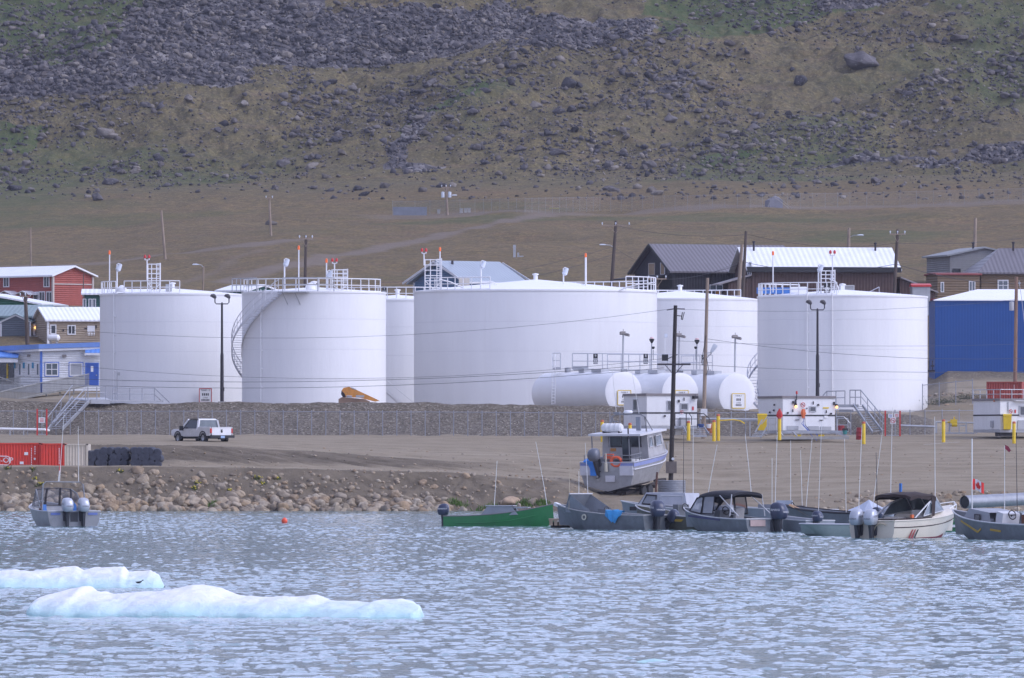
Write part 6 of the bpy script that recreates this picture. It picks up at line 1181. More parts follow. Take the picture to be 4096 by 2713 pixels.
# red container at the right behind the fence
T, w_, h_ = container('rust red shipping container at the right edge behind the fence', 3946, 4088, 1527, 1592, 705, M('container_rust', (.33, .06, .045), .6, 0, .1, 1.2), 6, -8); MB().box((w_ * .78, -.02, h_ * .62), (.08, .02, .5)).build('lettering', M('faded_white', (.5, .3, .28), .6), T)
T = thing('red_flag', 'small torn red flag on a thin stick at the right', 'flag', gz(4020, 622)); m = MB().tube([(0, 0, 0), (0, 0, 1.1)], .02, 4).build('stick', WOODD, T); g0 = T.location; MB().add([(0, 0, 1.1), (.25, .03, .98), (.42, -.05, .7), (.3, 0, .55), (.12, .04, .72), (.02, 0, .8)], [(0, 1, 4, 5), (1, 2, 3, 4)]).build('cloth', M('crimson_cloth', (.22, .02, .05), .8), T)
# corrugated steel ring and big culvert pipe
CORR = M('corrugated_steel', (.30, .31, .33), .35, .6, .12, 3)
T = thing('culvert_ring', 'short corrugated steel ring standing on the beach below the black pole', 'culvert ring', P(2687, 1960, 584.5)); r_ = .92; prof = []
for k in range(30): prof.append((r_ + (.03 if k % 4 < 2 else -.01), -.25 + k * .9 / 30))
MB().lathe(prof + [(r_ - .05, .64), (r_ - .05, -.25)], n=40).build('shell', CORR, T)
T = thing('culvert_pipe', 'big grey steel culvert pipe lying on the rocks at the right edge', 'pipe', P(3990, 2010, 566)); o = T.location; a, b = P(3858, 2009, 564), P(4300, 1985, 572); d = (b - a).normalized()
m = MB(o).tube([a, a.lerp(b, .5), b], .42, 20, False).tube([a, a.lerp(b, .5), b], .38, 20, False).build('shell', CORR, T); MB(o).tube([a + d * .05, a + d * .1], .4, 20).build('mouth_shade_disc', BLACK, T)  # black disc just inside the mouth stands in for the shade within
# plants on the bank
def plant(label, cat, m_, px, py, n, sp, hgt, group, flow=None):
    p = ground(px, py, 574, 590); T = thing(cat.replace(' ', '_'), label, cat, p, 0, group); m = MB()
    for k in range(n):
        x, y = random.gauss(0, sp), random.gauss(0, sp * .5); h = hgt * random.uniform(.5, 1.2); a = random.uniform(0, 3.14); dx, dy = math.cos(a) * .05, math.sin(a) * .05; z0 = hz(p.x + x, p.y + y) - p.z
        m.add([(x - dx, y - dy, z0 - .05), (x + dx, y + dy, z0 - .05), (x + random.gauss(0, .1), y + random.gauss(0, .06), z0 + h)], [(0, 1, 2)])
    m.build('leaves', m_, T)
    if flow:
        m = MB()
        for k in range(flow): x, y, z = random.gauss(0, sp), -.1 + random.gauss(0, .06), hgt * random.uniform(.6, 1.1); m.lathe([(.001, -.04), (.06, 0), (.001, .05)], (x, y, z + hz(p.x + x, p.y + y) - p.z), 5)
        m.build('flowers', M('yellow_flower', (.50, .42, .03), .7), T)
GRS = M('shore_grass', (.09, .16, .025), .9, 0, .3, 3); WED = M('weed_green', (.10, .115, .035), .9, 0, .3, 3)
for lb, px, py, sp in (('bright green grass tuft left of the canoe motor', 1815, 2012, .4), ('bright green grass tuft behind the canoe stern', 1945, 2042, .55), ('bright green grass tuft right of the big tan boulder', 2105, 2018, .35), ('small grass tuft above the canoe bow', 2170, 2016, .22), ('grass tuft among boulders left of the middle of the shore', 850, 2022, .3)): plant(lb, 'grass tuft', GRS, px, py, 170, sp, .28, 'grass tufts at the waterline')
for px, py in ((140, 1922), (158, 1944), (480, 1890), (788, 1938), (780, 1958), (1028, 1916), (1112, 1918), (1050, 1938), (30, 1878), (920, 1968), (130, 1885)): plant('yellow flowered weed on the bank among the boulders', 'weed', WED, px, py, 34, .11, .24, 'yellow flowered weeds on the left bank', 6 if px not in (30, 130) else 1)
for px, py, s_ in ((3800, 1600, .8), (3760, 1608, .6), (3865, 1585, .5)):
    p = ground(px, py + 12, 690, 722); T = thing('shrub', 'low dark green shrub in the rough ground beside the rightmost tank', 'shrub', p, 0, 'shrubs beside the rightmost tank'); m = MB()
    for k in range(420): x, y = random.gauss(0, s_), random.gauss(0, s_ * .4); z = abs(random.gauss(0, .22)); e = Vector((random.gauss(0, 1), random.gauss(0, 1), random.gauss(0, 1))).normalized() * .07; f = Vector((random.gauss(0, 1), random.gauss(0, 1), random.gauss(0, 1))).normalized() * .06; c = Vector((x, y, z)); m.add([c - e, c + f, c + e], [(0, 1, 2)])
    m.build('leaves', M('shrub_leaf', (.06, .075, .035), .9, 0, .3, 3), T)
for k in range(26):
    px, py = random.uniform(3705, 3905), random.uniform(1560, 1625); p = ground(px, py, 690, 732); s_ = random.uniform(.15, .55); boulder('pale_stone', rnd_me[k % 12], p, (s_, s_, s_ * .6), (0, 0, k), 'pale stone in the rough ground between the rightmost tank and the blue building', 'boulder', 'stones between the tank and the blue building')
# ---------------------------------------------------------------- boats
ALU = M('bare_aluminium', (.25, .255, .265), .42, .45, .15, 1.5, dirt=(.2, .2, .2), dirtamt=.4)
ALUG = M('grey_hull_paint', (.165, .18, .20), .5, .1, .16, 1.2, dirt=(.09, .1, .1), dirtamt=.5); ALUL = M('light_hull_grey', (.24, .26, .29), .5, .2, .12, 1.5)
OLIVE = M('olive_hull', (.10, .10, .075), .55, .1, .15, 1.5); NAVY = M('motor_navy', (.035, .045, .085), .3, .1, .15, 3, spec=.6); SILV = M('motor_silver', (.46, .48, .53), .3, .35, .08, 3)
MBLK = M('motor_leg', (.03, .032, .04), .45, 0, .2, 3); TRIMW = M('rub_rail', (.55, .55, .56), .5, .1, .1, 3); CANV = M('black_canvas', (.02, .02, .026), .85, 0, .25, 3); 
def see_through(name, col, tr):                          # pane one can see through, part tint and part shine
    t = NT(name); t.set(.12, 0, .6); t.b.inputs['Base Color'].default_value = (*col, 1); tp = t.n('BsdfTransparent'); mx = t.n('MixShader', i0=tr); t.l(t.b.outputs[0], mx.inputs[1]); t.l(tp.outputs[0], mx.inputs[2]); t.l(mx.outputs[0], t.out.inputs[0]); return t.m
PLAST = see_through('clear_plastic', (.42, .43, .47), .45)
def hull(L, B, zs, zb, draft=.25, flare=.8, full=.42, pw=2.3, rake=.7, n=18, floor=.12, t=.05, sheer=2.2, deadrise=.12):
    """open hull, bow along +x, waterline at z=0; returns outside, inside and gunwale line"""
    out, inn, gun = [], [], []
    for i in range(n + 1):
        f = i / n; k = max(0, (f - full) / (1 - full)); b = B / 2 * (1 - k ** pw) + .012; zg = zs + (zb - zs) * f ** sheer; kr = max(0, (f - .62) / .38)
        xg = -L / 2 + L * f; xk = -L / 2 + (L - rake) * f; zk = -draft + (draft + zb * .12) * kr ** 2.6; fl = flare - .25 * k; zc = zk + deadrise + .25 * kr; xc = xg * .4 + xk * .6; bc = b * fl * (1 - .35 * k)
        out.append([Vector(q) for q in ((xg, b, zg), ((xg + xc) / 2, (b + bc) / 2 + b * .05, (zg + zc) / 2), (xc, bc, zc), (xk, 0.0, zk), (xc, -bc, zc), ((xg + xc) / 2, -(b + bc) / 2 - b * .05, (zg + zc) / 2), (xg, -b, zg))])
        bi = max(.004, b - t); zf = max(floor, zk + .06); bf = max(.003, min(bi, bc - t) * .98); xi = min(xg, L / 2 - .06)
        inn.append([Vector(q) for q in ((xi, bi, zg - .01), (xi * .6 + xc * .4, bf, zf), (xi * .6 + xc * .4, -bf, zf), (xi, -bi, zg - .01))]); gun.append((Vector((xg, b, zg)), Vector((xg, -b, zg))))
    m = MB(); m.loft(out, False, False); m.add(out[0], [tuple(range(7))]); m.loft(inn, False, False); q = inn[0]
    m.add([v + Vector((t, 0, 0)) for v in q], [(0, 1, 2, 3)])
    for i in range(n):
        a, b = gun[i], gun[i + 1]; c, d = inn[i], inn[i + 1]; m.add([a[0], b[0], d[0], c[0]], [(0, 1, 2, 3)]); m.add([a[1], b[1], d[3], c[3]], [(0, 1, 2, 3)])
    m.add([out[0][0], out[0][6], q[3] + Vector((t, 0, 0)), q[0] + Vector((t, 0, 0))], [(0, 1, 2, 3)])
    return m, gun, out
def gunwale(T, gun, m_=TRIMW, r=.03, transom=True):
    m = MB(); m.tube([g[0] for g in gun] + [g[1] for g in gun[::-1]], r, 6)
    if transom: m.tube([gun[0][0], gun[0][1]], r, 6)
    return m.build('gunwale', m_, T)
def rr(w, h, n=12, p=3.2): return [(math.copysign(abs(math.cos(t)) ** (2 / p), math.cos(t)) * w, math.copysign(abs(math.sin(t)) ** (2 / p), math.sin(t)) * h) for t in np.linspace(0, 2 * math.pi, n + 1)[:-1]]
def outboard(T, p, s=1, m_=NAVY, tilt=0, word='YAMAHA', steer=0, wc=SIGNW):
    """outboard motor hung on the transom; pivot p, motor reaches back along -x"""
    Mx = Matrix.Translation(p) @ Matrix.Rotation(steer, 4, 'Z') @ Matrix.Rotation(tilt, 4, 'Y') @ Matrix.Scale(s, 4)
    def X(v): return Mx @ Vector(v)
    m = MB(); rings = []
    for z, x0, x1, w in ((.2, -.36, -.02, .11), (-.1, -.33, -.06, .09), (-.45, -.32, -.09, .075), (-.75, -.30, -.1, .06)): rings.append([X(((x0 + x1) / 2 + a * (x1 - x0) / 2, b, z)) for a, b in rr(1, w)])
    m.loft(rings); m.loft([[X((-.2 + dx, y * k, -.83 + z * k)) for y, z in rr(.075, .075, 8, 2)] for dx, k in ((-.2, .5), (-.1, .9), (.1, 1), (.25, .6), (.32, .1))]).add([X(v) for v in ((-.22, 0, -.88), (-.05, 0, -.88), (-.12, 0, -1.12), (-.2, 0, -1.1))], [(0, 1, 2, 3)]); m.loft([[X((dx, y, -.55)), X((dx - .1, y, -.55)), X((dx - .1, y, -.53)), X((dx, y, -.53))] for dx, y in ((-.1, -.14), (-.1, .14))], True, True, False)
    m.add([X(v) for v in ((-.02, -.16, .18), (.06, -.16, .05), (.06, -.16, -.25), (-.08, -.12, -.3), (-.02, .16, .18), (.06, .16, .05), (.06, .16, -.25), (-.08, .12, -.3))], [(0, 1, 2, 3), (4, 5, 6, 7), (0, 1, 5, 4), (1, 2, 6, 5), (2, 3, 7, 6), (3, 0, 4, 7)]); o = m.build('outboard_motor', MBLK, T); rings = []
    for z, x0, x1, w in ((.16, -.44, 0, .17), (.2, -.5, .05, .215), (.36, -.55, .09, .25), (.54, -.53, .1, .25), (.68, -.45, .07, .225), (.76, -.34, .0, .17), (.79, -.22, -.1, .07)): rings.append([X(((x0 + x1) / 2 + a * (x1 - x0) / 2, b, z)) for a, b in rr(1, w, 16)])
    MB().loft(rings).build('cowl', m_, o)
    pm = MB()
    for k in range(3): a = k * 2.094; d = Vector((0, math.cos(a), math.sin(a))); e = Vector((0, -math.sin(a), math.cos(a))); c = Vector((-.42, 0, -.83)); pm.add([X(v) for v in (c + d * .03 - e * .02, c + d * .15 - e * .07 + Vector((.04, 0, 0)), c + d * .17 + e * .02, c + d * .12 + e * .08 - Vector((.04, 0, 0)))], [(0, 1, 2, 3)])
    pm.build('propeller', STEEL, o)
    if word:
        lm = MB()
        for sy in (-1, 1): text_mb(lm, word, .125, Mx @ Matrix(((sy * -1 * -1, 0, 0, -.22), (0, 0, sy, sy * .256), (0, 1, 0, .5), (0, 0, 0, 1))) if sy < 0 else Mx @ Matrix(((-1, 0, 0, -.22), (0, 0, 1, .256), (0, 1, 0, .5), (0, 0, 0, 1))))
        text_mb(lm, word, .085, Mx @ Matrix(((0, 0, -1, -.556), (-1, 0, 0, 0), (0, 1, 0, .42), (0, 0, 0, 1)))); lm.build('lettering', wc, o)
    return o
def whip(T, p, h, lean=(0, 0), r=.018, m_=None): p = Vector(p); MB().tube([p, p + Vector((lean[0] * .3, lean[1] * .3, h * .33)), p + Vector((lean[0], lean[1], h))], r, 5, True, r * .6).build('whip_antenna', m_ or M('whip_white', (.74, .73, .70), .5), T)
def frame_pane(T, pts, fm, gm, r=.03, name='window'):
    o = MB().tube(pts, r, 5, closed=True).build(name, fm, T); MB().add(pts, [tuple(range(len(pts)))]).build('pane', gm, o); return o
def wheel_(T, p, r=.19, yaw=0): q = Vector(p); MB().tube([q + Vector((0.05 * math.sin(a), r * math.cos(a), r * math.sin(a))) for a in np.linspace(0, 6.283, 15)[:-1]], .025, 5, closed=True).tube([q + Vector((0, -r, 0)), q + Vector((0, r, 0))], .02, 4).tube([q, q + Vector((.15, 0, -.1))], .03, 5).build('steering_wheel', BLACK, T)
def boat(name, label, px, pyw, yaw, group=None, cat='boat', Y=None): Y = Y or WY(pyw); return thing(name, label, cat, ((px - 2048) * Y / F, Y, 0), R(yaw), group)
CLEAR = see_through('tinted_pane', (.3, .31, .34), .55)
# aluminium boat with twin silver motors at the left, seen from behind
T = boat('motor_boat', 'aluminium motor boat with twin silver outboards floating alone at the left', 228, 2100, 109, Y=452)
m, g, o_ = hull(6.4, 2.8, .80, 1.3, .3, .82, floor=.2); m.build('hull', ALU, T); gunwale(T, g, M('pale_gunwale', (.5, .5, .53), .4, .4))
T['draft'] = .3; xw = .9; yw = 1.05
W = [(-1.0, yw, .95), (-1.0, yw - .05, 1.05)]
zt0 = 1.95; fr = M('window_frame_dark', (.06, .055, .06), .5); 
for y0, y1 in ((-1.0, -.42), (-.36, .36), (.42, 1.0)):
    zt = lambda y: 2.02 - .10 * abs(y); frame_pane(T, [Vector((.9, y0, 1.08)), Vector((.9, y1, 1.08)), Vector((.62, y1 * .92, zt(y1))), Vector((.62, y0 * .92, zt(y0)))], fr, CLEAR, .045, 'windscreen')
for sy in (-1, 1): frame_pane(T, [Vector((.9, sy * 1.08, 1.05)), Vector((-.9, sy * 1.16, .95)), Vector((.0, sy * 1.08, 1.7)), Vector((.62, sy * .95, 1.92))], ALU, CLEAR, .035, 'side_screen')
MB().tube([(-1.3, 1.18, .85), (-1.15, 1.08, 2.2), (-1.1, .9, 2.32), (-1.1, -.9, 2.3), (-1.15, -1.08, 2.18), (-1.3, -1.18, .85)], .035, 6).tube([(-.6, 1.15, 1.0), (-1.12, 1.02, 2.25)], .025, 5).build('arch', ALU, T)
MB().box((.95, 0, .68), (.1, 1.9, .85)).build('bulkhead', M('pale_bulkhead', (.55, .55, .56), .6), T); BSEAT = M('blue_seat', (.04, .16, .45), .6)
MB().loft([[Vector((-.4, -.55 + y, z)) for y, z in ((-.36, .5), (-.36, 1.1), (-.15, 1.32), (.15, 1.32), (.36, 1.1), (.36, .5))], [Vector((-.5, -.55 + y, z)) for y, z in ((-.36, .5), (-.36, 1.1), (-.15, 1.32), (.15, 1.32), (.36, 1.1), (.36, .5))]], True, True, False).box((-.65, -.55, .55), (.6, .7, .14)).build('seat', BSEAT, T)
MB().box((-.7, .75, .42), (.5, .5, .12)).build('seat_cushion', BSEAT, T); MB().loft([[Vector((-.3, .95 + y, z)) for y, z in ((-.12, .4), (-.15, .9), (-.02, 1.25), (.12, .9), (.12, .4))], [Vector((-.4, .95 + y, z)) for y, z in ((-.12, .4), (-.15, .9), (-.02, 1.25), (.12, .9), (.12, .4))]]).build('jacket', M('brown_cloth', (.16, .07, .04), .9), T); MB().box((-.5, .82, .95), (.1, .2, .35), 0, .3).build('life_vest', BSEAT, T)
for y in (.43, -.43): outboard(T, Vector((-3.22, y, .62)), 1.12, SILV, -.05, 'HONDA', wc=BLACK)
MB().box((-3.2, .0, .5), (.06, .4, .5)).build('motor_bracket', MBLK, T); MB().box((-3.22, -1.0, .66), (.03, .5, .12)).box((-3.22, 1.0, .66), (.03, .5, .12)).build('registration_stripe', M('hull_blue_band', (.12, .17, .42), .5), T)
whip(T, (-1.1, -.85, 2.3), 2.9, (-.1, .05)); whip(T, (-1.1, .18, 2.32), 3.6, (0, -.25)); m = MB().tube([(-1.1, .25, 2.3), (-1.1, .18, 2.9)], .02, 5).build('flag_staff', RAILW, T); MB().add([(-1.1, .22, 2.68), (-1.1, .14, 2.7), (-1.1, .1, 3.1), (-1.1, .19, 3.12)], [(0, 1, 2, 3)]).build('flag', RED, m)
T = thing('mooring_buoy', 'round orange red buoy floating in front of the boulder shore', 'buoy', ((1138 - 2048) * WY(2092) / F, WY(2092), .1)); MB().lathe([(.001, -.17), (.1, -.14), (.16, -.05), (.165, .03), (.14, .11), (.07, .165), (.03, .17), (.03, .2), (.001, .21)], n=18).build('ball', M('buoy_orange', (.80, .10, .05), .4), T)
# green canoe
GREEN_ = M('canoe_green', (.012, .145, .04), .35, 0, .12, 1.5); 
T = boat('freighter_canoe', 'long green canoe with a grey cuddy and a navy outboard, alongside the dock', 1997, 2102, -12, Y=453)
def canoe(T, L, zs, zb, m_):
    m, g, o_ = hull(L, 1.25, zs, zb, .25, .96, .3, 2.0, -.08, 20, .15, .035, 2.3, .1); m.build('hull', m_, T); gunwale(T, g, M('grey_gunwale', (.16, .16, .16), .6), .028); return g
g = canoe(T, 5.7, .52, 1.15, GREEN_)
MB().tube([(-2.2, -.655, .16), (-.8, -.66, .17), (.6, -.645, .27), (2.0, -.40, .56)], .022, 5).build('spray_rail', GREEN_, T)
m = MB(); c0 = [(-.95, -.5, .5), (-.95, .5, .5), (-.55, .46, 1.02), (-.55, -.46, 1.02)]; c1 = [(1.1, -.5, .6), (1.1, .5, .6), (.7, .46, 1.05), (.7, -.46, 1.05)]
m.loft([[Vector(v) for v in c0], [Vector(v) for v in c1]], True, True, False); m.box((.6, 0, .95), (1.8, .8, .06)); m.build('cuddy', ALUL, T); MB().box((.1, 0, 1.06), (1.5, 1.02, .04)).box((1.25, 0, .98), (.7, .7, .04)).build('cuddy_roof', M('pale_cuddy_roof', (.42, .42, .45), .5), T)
outboard(T, Vector((-2.78, 0, .42)), .95, NAVY, 0); whip(T, (-.2, -.3, 1.0), 2.4, (.15, 0)); whip(T, (2.55, 0, 1.1), 3.3, (-.6, 0))
# floating dock
T = thing('floating_dock', 'low timber floating dock behind the moored boats', 'dock', ((3000 - 2048) * 441 / F, 441, 0)); TIM = M('dock_timber', (.24, .19, .14), .9, 0, .25, 3); xa, xb = (2195 - 3000) * 441 / F, (4040 - 3000) * 441 / F
m = MB().box(((xa + xb) / 2, 0, .42), (xb - xa, 2.2, .1)); m.build('deck', TIM, T); m = MB(); x = xa
while x < xb: m.box((x + .11, -1.12, .28), (.17, .06, .3)); x += .24
m.build('fascia', TIM, T); m = MB(); x = xa + .6
while x < xb: m.lathe([(.001, -.5), (.3, -.5), (.3, .5), (.001, .5)], (x, 0, .02), 12, 'x'); x += 2.1
m.build('float', BLACK, T); 
def fender(px, py0, py1, wpx, Y): 
    c = P(px, (py0 + py1) / 2, Y); T = thing('dock_crib', 'slatted timber crib end of the dock showing between motors', 'dock end', P(px, py1, Y), 0, 'timber dock ends between the boats'); w_ = wpx * Y / F; h_ = (py1 - py0) * Y / F; m = MB(); n = 6
    for k in range(n): m.box(((k + .5) / n * w_ - w_ / 2, 0, h_ * .68), (w_ / n * .62, .1, h_ * .62))
    m.box((0, .12, h_ * .68), (w_, .08, h_ * .5)); m.build('slats', M('pale_timber', (.50, .40, .28), .8, 0, .2, 4), T); MB().box((0, .3, h_ * .2), (w_ * 1.05, .3, h_ * .9)).box((0, .02, h_ * .2), (.06, .06, h_ * .9)).build('crib', M('crib_dark', (.10, .035, .025), .8, 0, .3, 4), T)
fender(2722, 2086, 2126, 60, 436); fender(3178, 2094, 2136, 66, 425)
# grey open boat with blue cloth
T = boat('motor_boat', 'dark grey open boat with a blue cloth on its rail beside the green canoe', 2425, 2116, 139, Y=430.5)
m, g, o_ = hull(6.6, 2.1, .72, 1.28, .3, .8, .4, 2.4, .9, floor=.2); m.build('hull', ALUG, T); gunwale(T, g, M('worn_gunwale', (.42, .41, .40), .5, .2, .25, 5))
# cuddy sides sloping down to the stern, screen at the front
m = MB()
for sy in (-1, 1): m.add([(2.1, sy * .62, 1.0), (1.7, sy * .8, 1.75), (.3, sy * .92, .95), (.3, sy * .92, .8), (2.1, sy * .62, .85)], [(0, 1, 2, 3, 4)])
m.prism([(2.15, -.62, .85), (2.15, .62, .85), (1.65, .85, 1.78), (1.65, -.85, 1.78)], (0, 0, 0), (.05, 0, 0)); m.build('cuddy', ALUL, T); MB().bar((1.66, -.88, 1.78), (1.66, .88, 1.78), .06, .06).build('cuddy_trim', TRIMW, T)
m = MB().tube([(2.2, .55, 1.12), (2.8, .35, 1.25), (3.0, .1, 1.28)], .02, 5).build('bow_rail', RAILW, T); MB().box((3.2, 0, 1.22), (.3, .22, .16), 0, -.3).build('bow_cap', SIGNW, T)
CLO = M('blue_cloth', (.05, .30, .62), .8, 0, .15, 4); rg = []
for a, (y0, z0, hw) in enumerate(((.82, .86, .5), (.92, .98, .62), (1.03, .92, .6), (1.09, .74, .5), (1.1, .56, .34), (1.1, .36, .16))): rg.append([Vector((-1.4 + hw * (k / 6 * 2 - 1) + random.uniform(-.05, .05), y0 + .05 * (k % 2) + random.uniform(-.02, .05), z0 + random.uniform(-.06, .07))) for k in range(7)])
MB().loft(rg, False, False).build('cloth', CLO, T)
wheel_(T, (.2, -.3, .95)); MB().box((.3, -.3, .62), (.5, .6, .8)).build('console', ALUG, T); MB().lathe([(.09, -.02), (.15, -.02), (.15, .02), (.09, .02)], (.6, 1.0, .62), 14, 'y').build('life_ring', M('cream_ring', (.55, .52, .42), .6), T)
outboard(T, Vector((-3.32, .15, .45)), 1.3, NAVY, 0, 'YAMAHA', -.5); outboard(T, Vector((-3.3, -.72, .5)), .95, NAVY, -.75, None)
whip(T, (1.8, .75, 1.0), 2.6, (0, -.1), m_=M('whip_tan', (.5, .42, .3), .6)); whip(T, (1.7, -.6, 1.7), 2.6, (.1, .1)); whip(T, (1.7, .1, 1.7), 1.2)
# grey cabin boat behind
T = boat('cabin_boat', 'grey aluminium boat with a small cabin and dark window behind the canopy boat', 2700, 2106, 150, Y=446)
m, g, o_ = hull(6.4, 2.0, .9, 1.35, .3, .82, floor=.3); m.build('hull', ALUL, T); gunwale(T, g, TRIMW)
MB().add([(1.9, -.7, 1.0), (1.9, .7, 1.0), (-1.2, .85, .9), (-1.2, -.85, .9), (1.35, -.6, 1.78), (1.35, .6, 1.78), (-1.0, .75, 1.75), (-1.0, -.75, 1.75)], [(4, 5, 6, 7), (0, 1, 5, 4), (1, 2, 6, 5), (2, 3, 7, 6), (3, 0, 4, 7)]).build('cabin', M('cabin_grey', (.42, .43, .47), .5, .1, .1, 2), T)
frame_pane(T, [Vector((1.55, .69, 1.2)), Vector((.7, .78, 1.15)), Vector((.7, .73, 1.62)), Vector((1.3, .66, 1.66))], DARKP, CLEAR, .05); frame_pane(T, [Vector((1.83, -.55, 1.2)), Vector((1.83, .55, 1.2)), Vector((1.46, .5, 1.68)), Vector((1.46, -.5, 1.68))], DARKP, DGLASS, .04); frame_pane(T, [Vector((.4, .82, 1.15)), Vector((-.9, .84, 1.05)), Vector((-.9, .78, 1.6)), Vector((.4, .76, 1.62))], TRIMW, M('cloudy_plastic', (.42, .42, .46), .4), .03)
wheel_(T, (-1.9, .6, 1.05)); MB().box((-2.3, .5, .95), (.4, .5, .6)).build('console', DARKP, T); MB().box((2.0, .84, .95), (.4, .02, .2)).build('port_light', DARKP, T); whip(T, (-.6, .2, 1.7), 3.2, (0, -.05), m_=DARKP); whip(T, (-.9, -.3, 1.7), 4.1)
# olive boat with twin motors
T = boat('motor_boat', 'olive grey boat with yellow side marks and one navy and one silver motor', 2709, 2124, 128, Y=430)
m, g, o_ = hull(6.6, 2.2, .66, 1.2, .3, .8, .4, 2.4, .9, floor=.2); m.build('hull', OLIVE, T); gunwale(T, g, TRIMW); MB().box((-3.34, 0, .35), (.03, 2.0, .55)).build('transom_plate', ALUL, T)
MB().add([(.9, 1.145, .60), (-.1, 1.15, .54), (0, 1.15, .42), (.8, 1.14, .5)], [(0, 1, 2, 3)]).add([(-.5, 1.145, .56), (-1.9, 1.145, .52), (-1.7, 1.145, .40), (-.7, 1.145, .44)], [(0, 1, 2, 3)]).build('hull_stripe', M('stripe_ochre', (.42, .27, .03), .6), T)
MB().box((.2, -.4, .85), (.4, .7, .8)).build('console', ALUG, T); wheel_(T, (-.15, -.4, 1.1)); MB().box((-2.9, 0, .68), (.6, 1.9, .06)).build('splash_well', M('pale_gunwale', (1, 1, 1)), T); MB().box((-3.2, 1.0, .69), (.3, .2, .06)).box((-3.2, -1.0, .69), (.3, .2, .06)).build('corner_plate', SIGNW, T)
outboard(T, Vector((-3.32, .30, .4)), .95, NAVY, 0, 'YAMAHA', .3); outboard(T, Vector((-3.32, -.38, .45)), 1.05, SILV, 0, 'HONDA', .3, BLACK)
# canopy boat
T = boat('motor_boat', 'grey boat with a black canvas canopy, pink transom board and one large navy motor', 2896, 2128, 125, Y=420)
m, g, o_ = hull(6.6, 2.2, .62, 1.15, .3, .8, .4, 2.4, .9, floor=.2); m.build('hull', ALUG, T); gunwale(T, g, TRIMW); MB().box((-3.34, .45, .42), (.04, .9, .3)).build('transom_board', M('pink_board', (.42, .31, .29), .7), T); outboard(T, Vector((-3.33, -.55, .40)), 1.3, NAVY, 0, 'YAMAHA', .25); MB().add([(1.5, 1.06, .8), (-1.2, 1.12, .62), (-1.2, 1.12, .52), (1.5, 1.05, .7)], [(0, 1, 2, 3)]).build('hull_stripe', M('navy_band', (.04, .04, .12), .5), T)
m = MB(); rg = []
for x, z, w_ in ((1.3, 1.55, .72), (1.0, 1.86, .8), (.2, 1.98, .9), (-.9, 2.0, .92), (-1.9, 1.93, .9)): rg.append([Vector((x, w_ * math.cos(a), z - .22 + .22 * math.sin(a) ** .7)) for a in np.linspace(0.02, math.pi - .02, 9)])
m.loft(rg, False, False); m.loft([[v - Vector((0, 0, .12 if k == 0 else .1)) for k, v in enumerate(r_)] for r_ in rg], False, False)
for r_ in (rg[-1], rg[0]): m.loft([r_, [v - Vector((0, 0, .13)) for v in r_]], False, False)
for e in (0, -1): m.loft([[r_[e] for r_ in rg], [r_[e] - Vector((0, 0, .13)) for r_ in rg]], False, False)
m.build('canopy', CANV, T)
for sy in (-1, 1):
    frame_pane(T, [Vector((1.7, sy * .8, .98)), Vector((.5, sy * 1.02, .86)), Vector((.45, sy * .9, 1.7)), Vector((1.15, sy * .76, 1.6))], CANV, PLAST, .05, 'side_curtain'); frame_pane(T, [Vector((.4, sy * 1.02, .86)), Vector((-.5, sy * 1.05, .86)), Vector((-.5, sy * .92, 1.72)), Vector((.38, sy * .9, 1.7))], CANV, PLAST, .05, 'side_curtain'); MB().tube([(-2.6, sy * 1.05, .75), (-.9, sy * .92, 1.75)], .025, 5).tube([(-1.9, sy * 1.05, .75), (-1.85, sy * .9, 1.8)], .025, 5).build('canopy_strut', TRIMW, T)
frame_pane(T, [Vector((1.72, -.78, 1.0)), Vector((1.72, 0, 1.0)), Vector((1.2, 0, 1.72)), Vector((1.2, -.72, 1.6))], CANV, PLAST, .05, 'windscreen'); frame_pane(T, [Vector((1.72, 0, 1.0)), Vector((1.72, .78, 1.0)), Vector((1.2, .72, 1.6)), Vector((1.2, 0, 1.72))], CANV, PLAST, .05, 'windscreen')
MB().box((-.6, -.45, .75), (.18, .5, .75), 0, -.15).box((-.35, -.45, .5), (.5, .5, .14)).build('seat', M('seat_grey', (.4, .39, .38), .7), T); MB().box((.7, -.4, .72), (.4, .6, .6)).build('console', ALUG, T); wheel_(T, (.4, -.4, 1.0))
whip(T, (-1.4, -.6, 1.9), 2.8, (.35, .1)); whip(T, (1.0, .2, 1.9), 2.3, (-.3, -.3)); whip(T, (-2.9, -.9, .6), 4.2, (0, -.15))
T = boat('motor_boat', 'long grey open boat with round port light behind the canopy boat motor', 3085, 2110, 152, Y=440)
m, g, o_ = hull(6.6, 2.0, .95, 1.15, .3, .86, floor=.3); m.build('hull', ALUL, T); gunwale(T, g, TRIMW, .025); wheel_(T, (-1.6, .75, 1.12)); MB().lathe([(.001, -.01), (.11, -.01), (.11, .01), (.001, .01)], (1.6, .99, .8), 12, 'y').build('port_light', DARKP, T); MB().add([(-1.9, .9, .98), (-2.9, .9, .6), (-2.9, .9, .5), (-1.9, .9, .5)], [(0, 1, 2, 3)]).box((-2.0, .7, .95), (.3, .3, .4)).build('wheel_console', DARKP, T)
MB().box((-.6, -.3, 1.15), (.9, .04, .5)).build('windscreen', M('plexi', (.45, .5, .56), .3), T); MB().box((.4, -.2, 1.05), (.9, .04, .3)).build('spray_board', ALUL, T); MB().tube([(1.0, .9, 1.08), (1.6, .6, 1.2), (2.2, .5, 1.12)], .05, 5).build('orange_rope', M('orange_rope', (.55, .16, .05), .8), T)
for x, y, h_, l_ in ((-1.9, .3, 3.0, .1), (-2.2, .5, 3.6, -.35), (-.9, -.4, 3.5, 0), (.2, -.5, 2.6, 0)): whip(T, (x, y, .95), h_, (l_, 0))
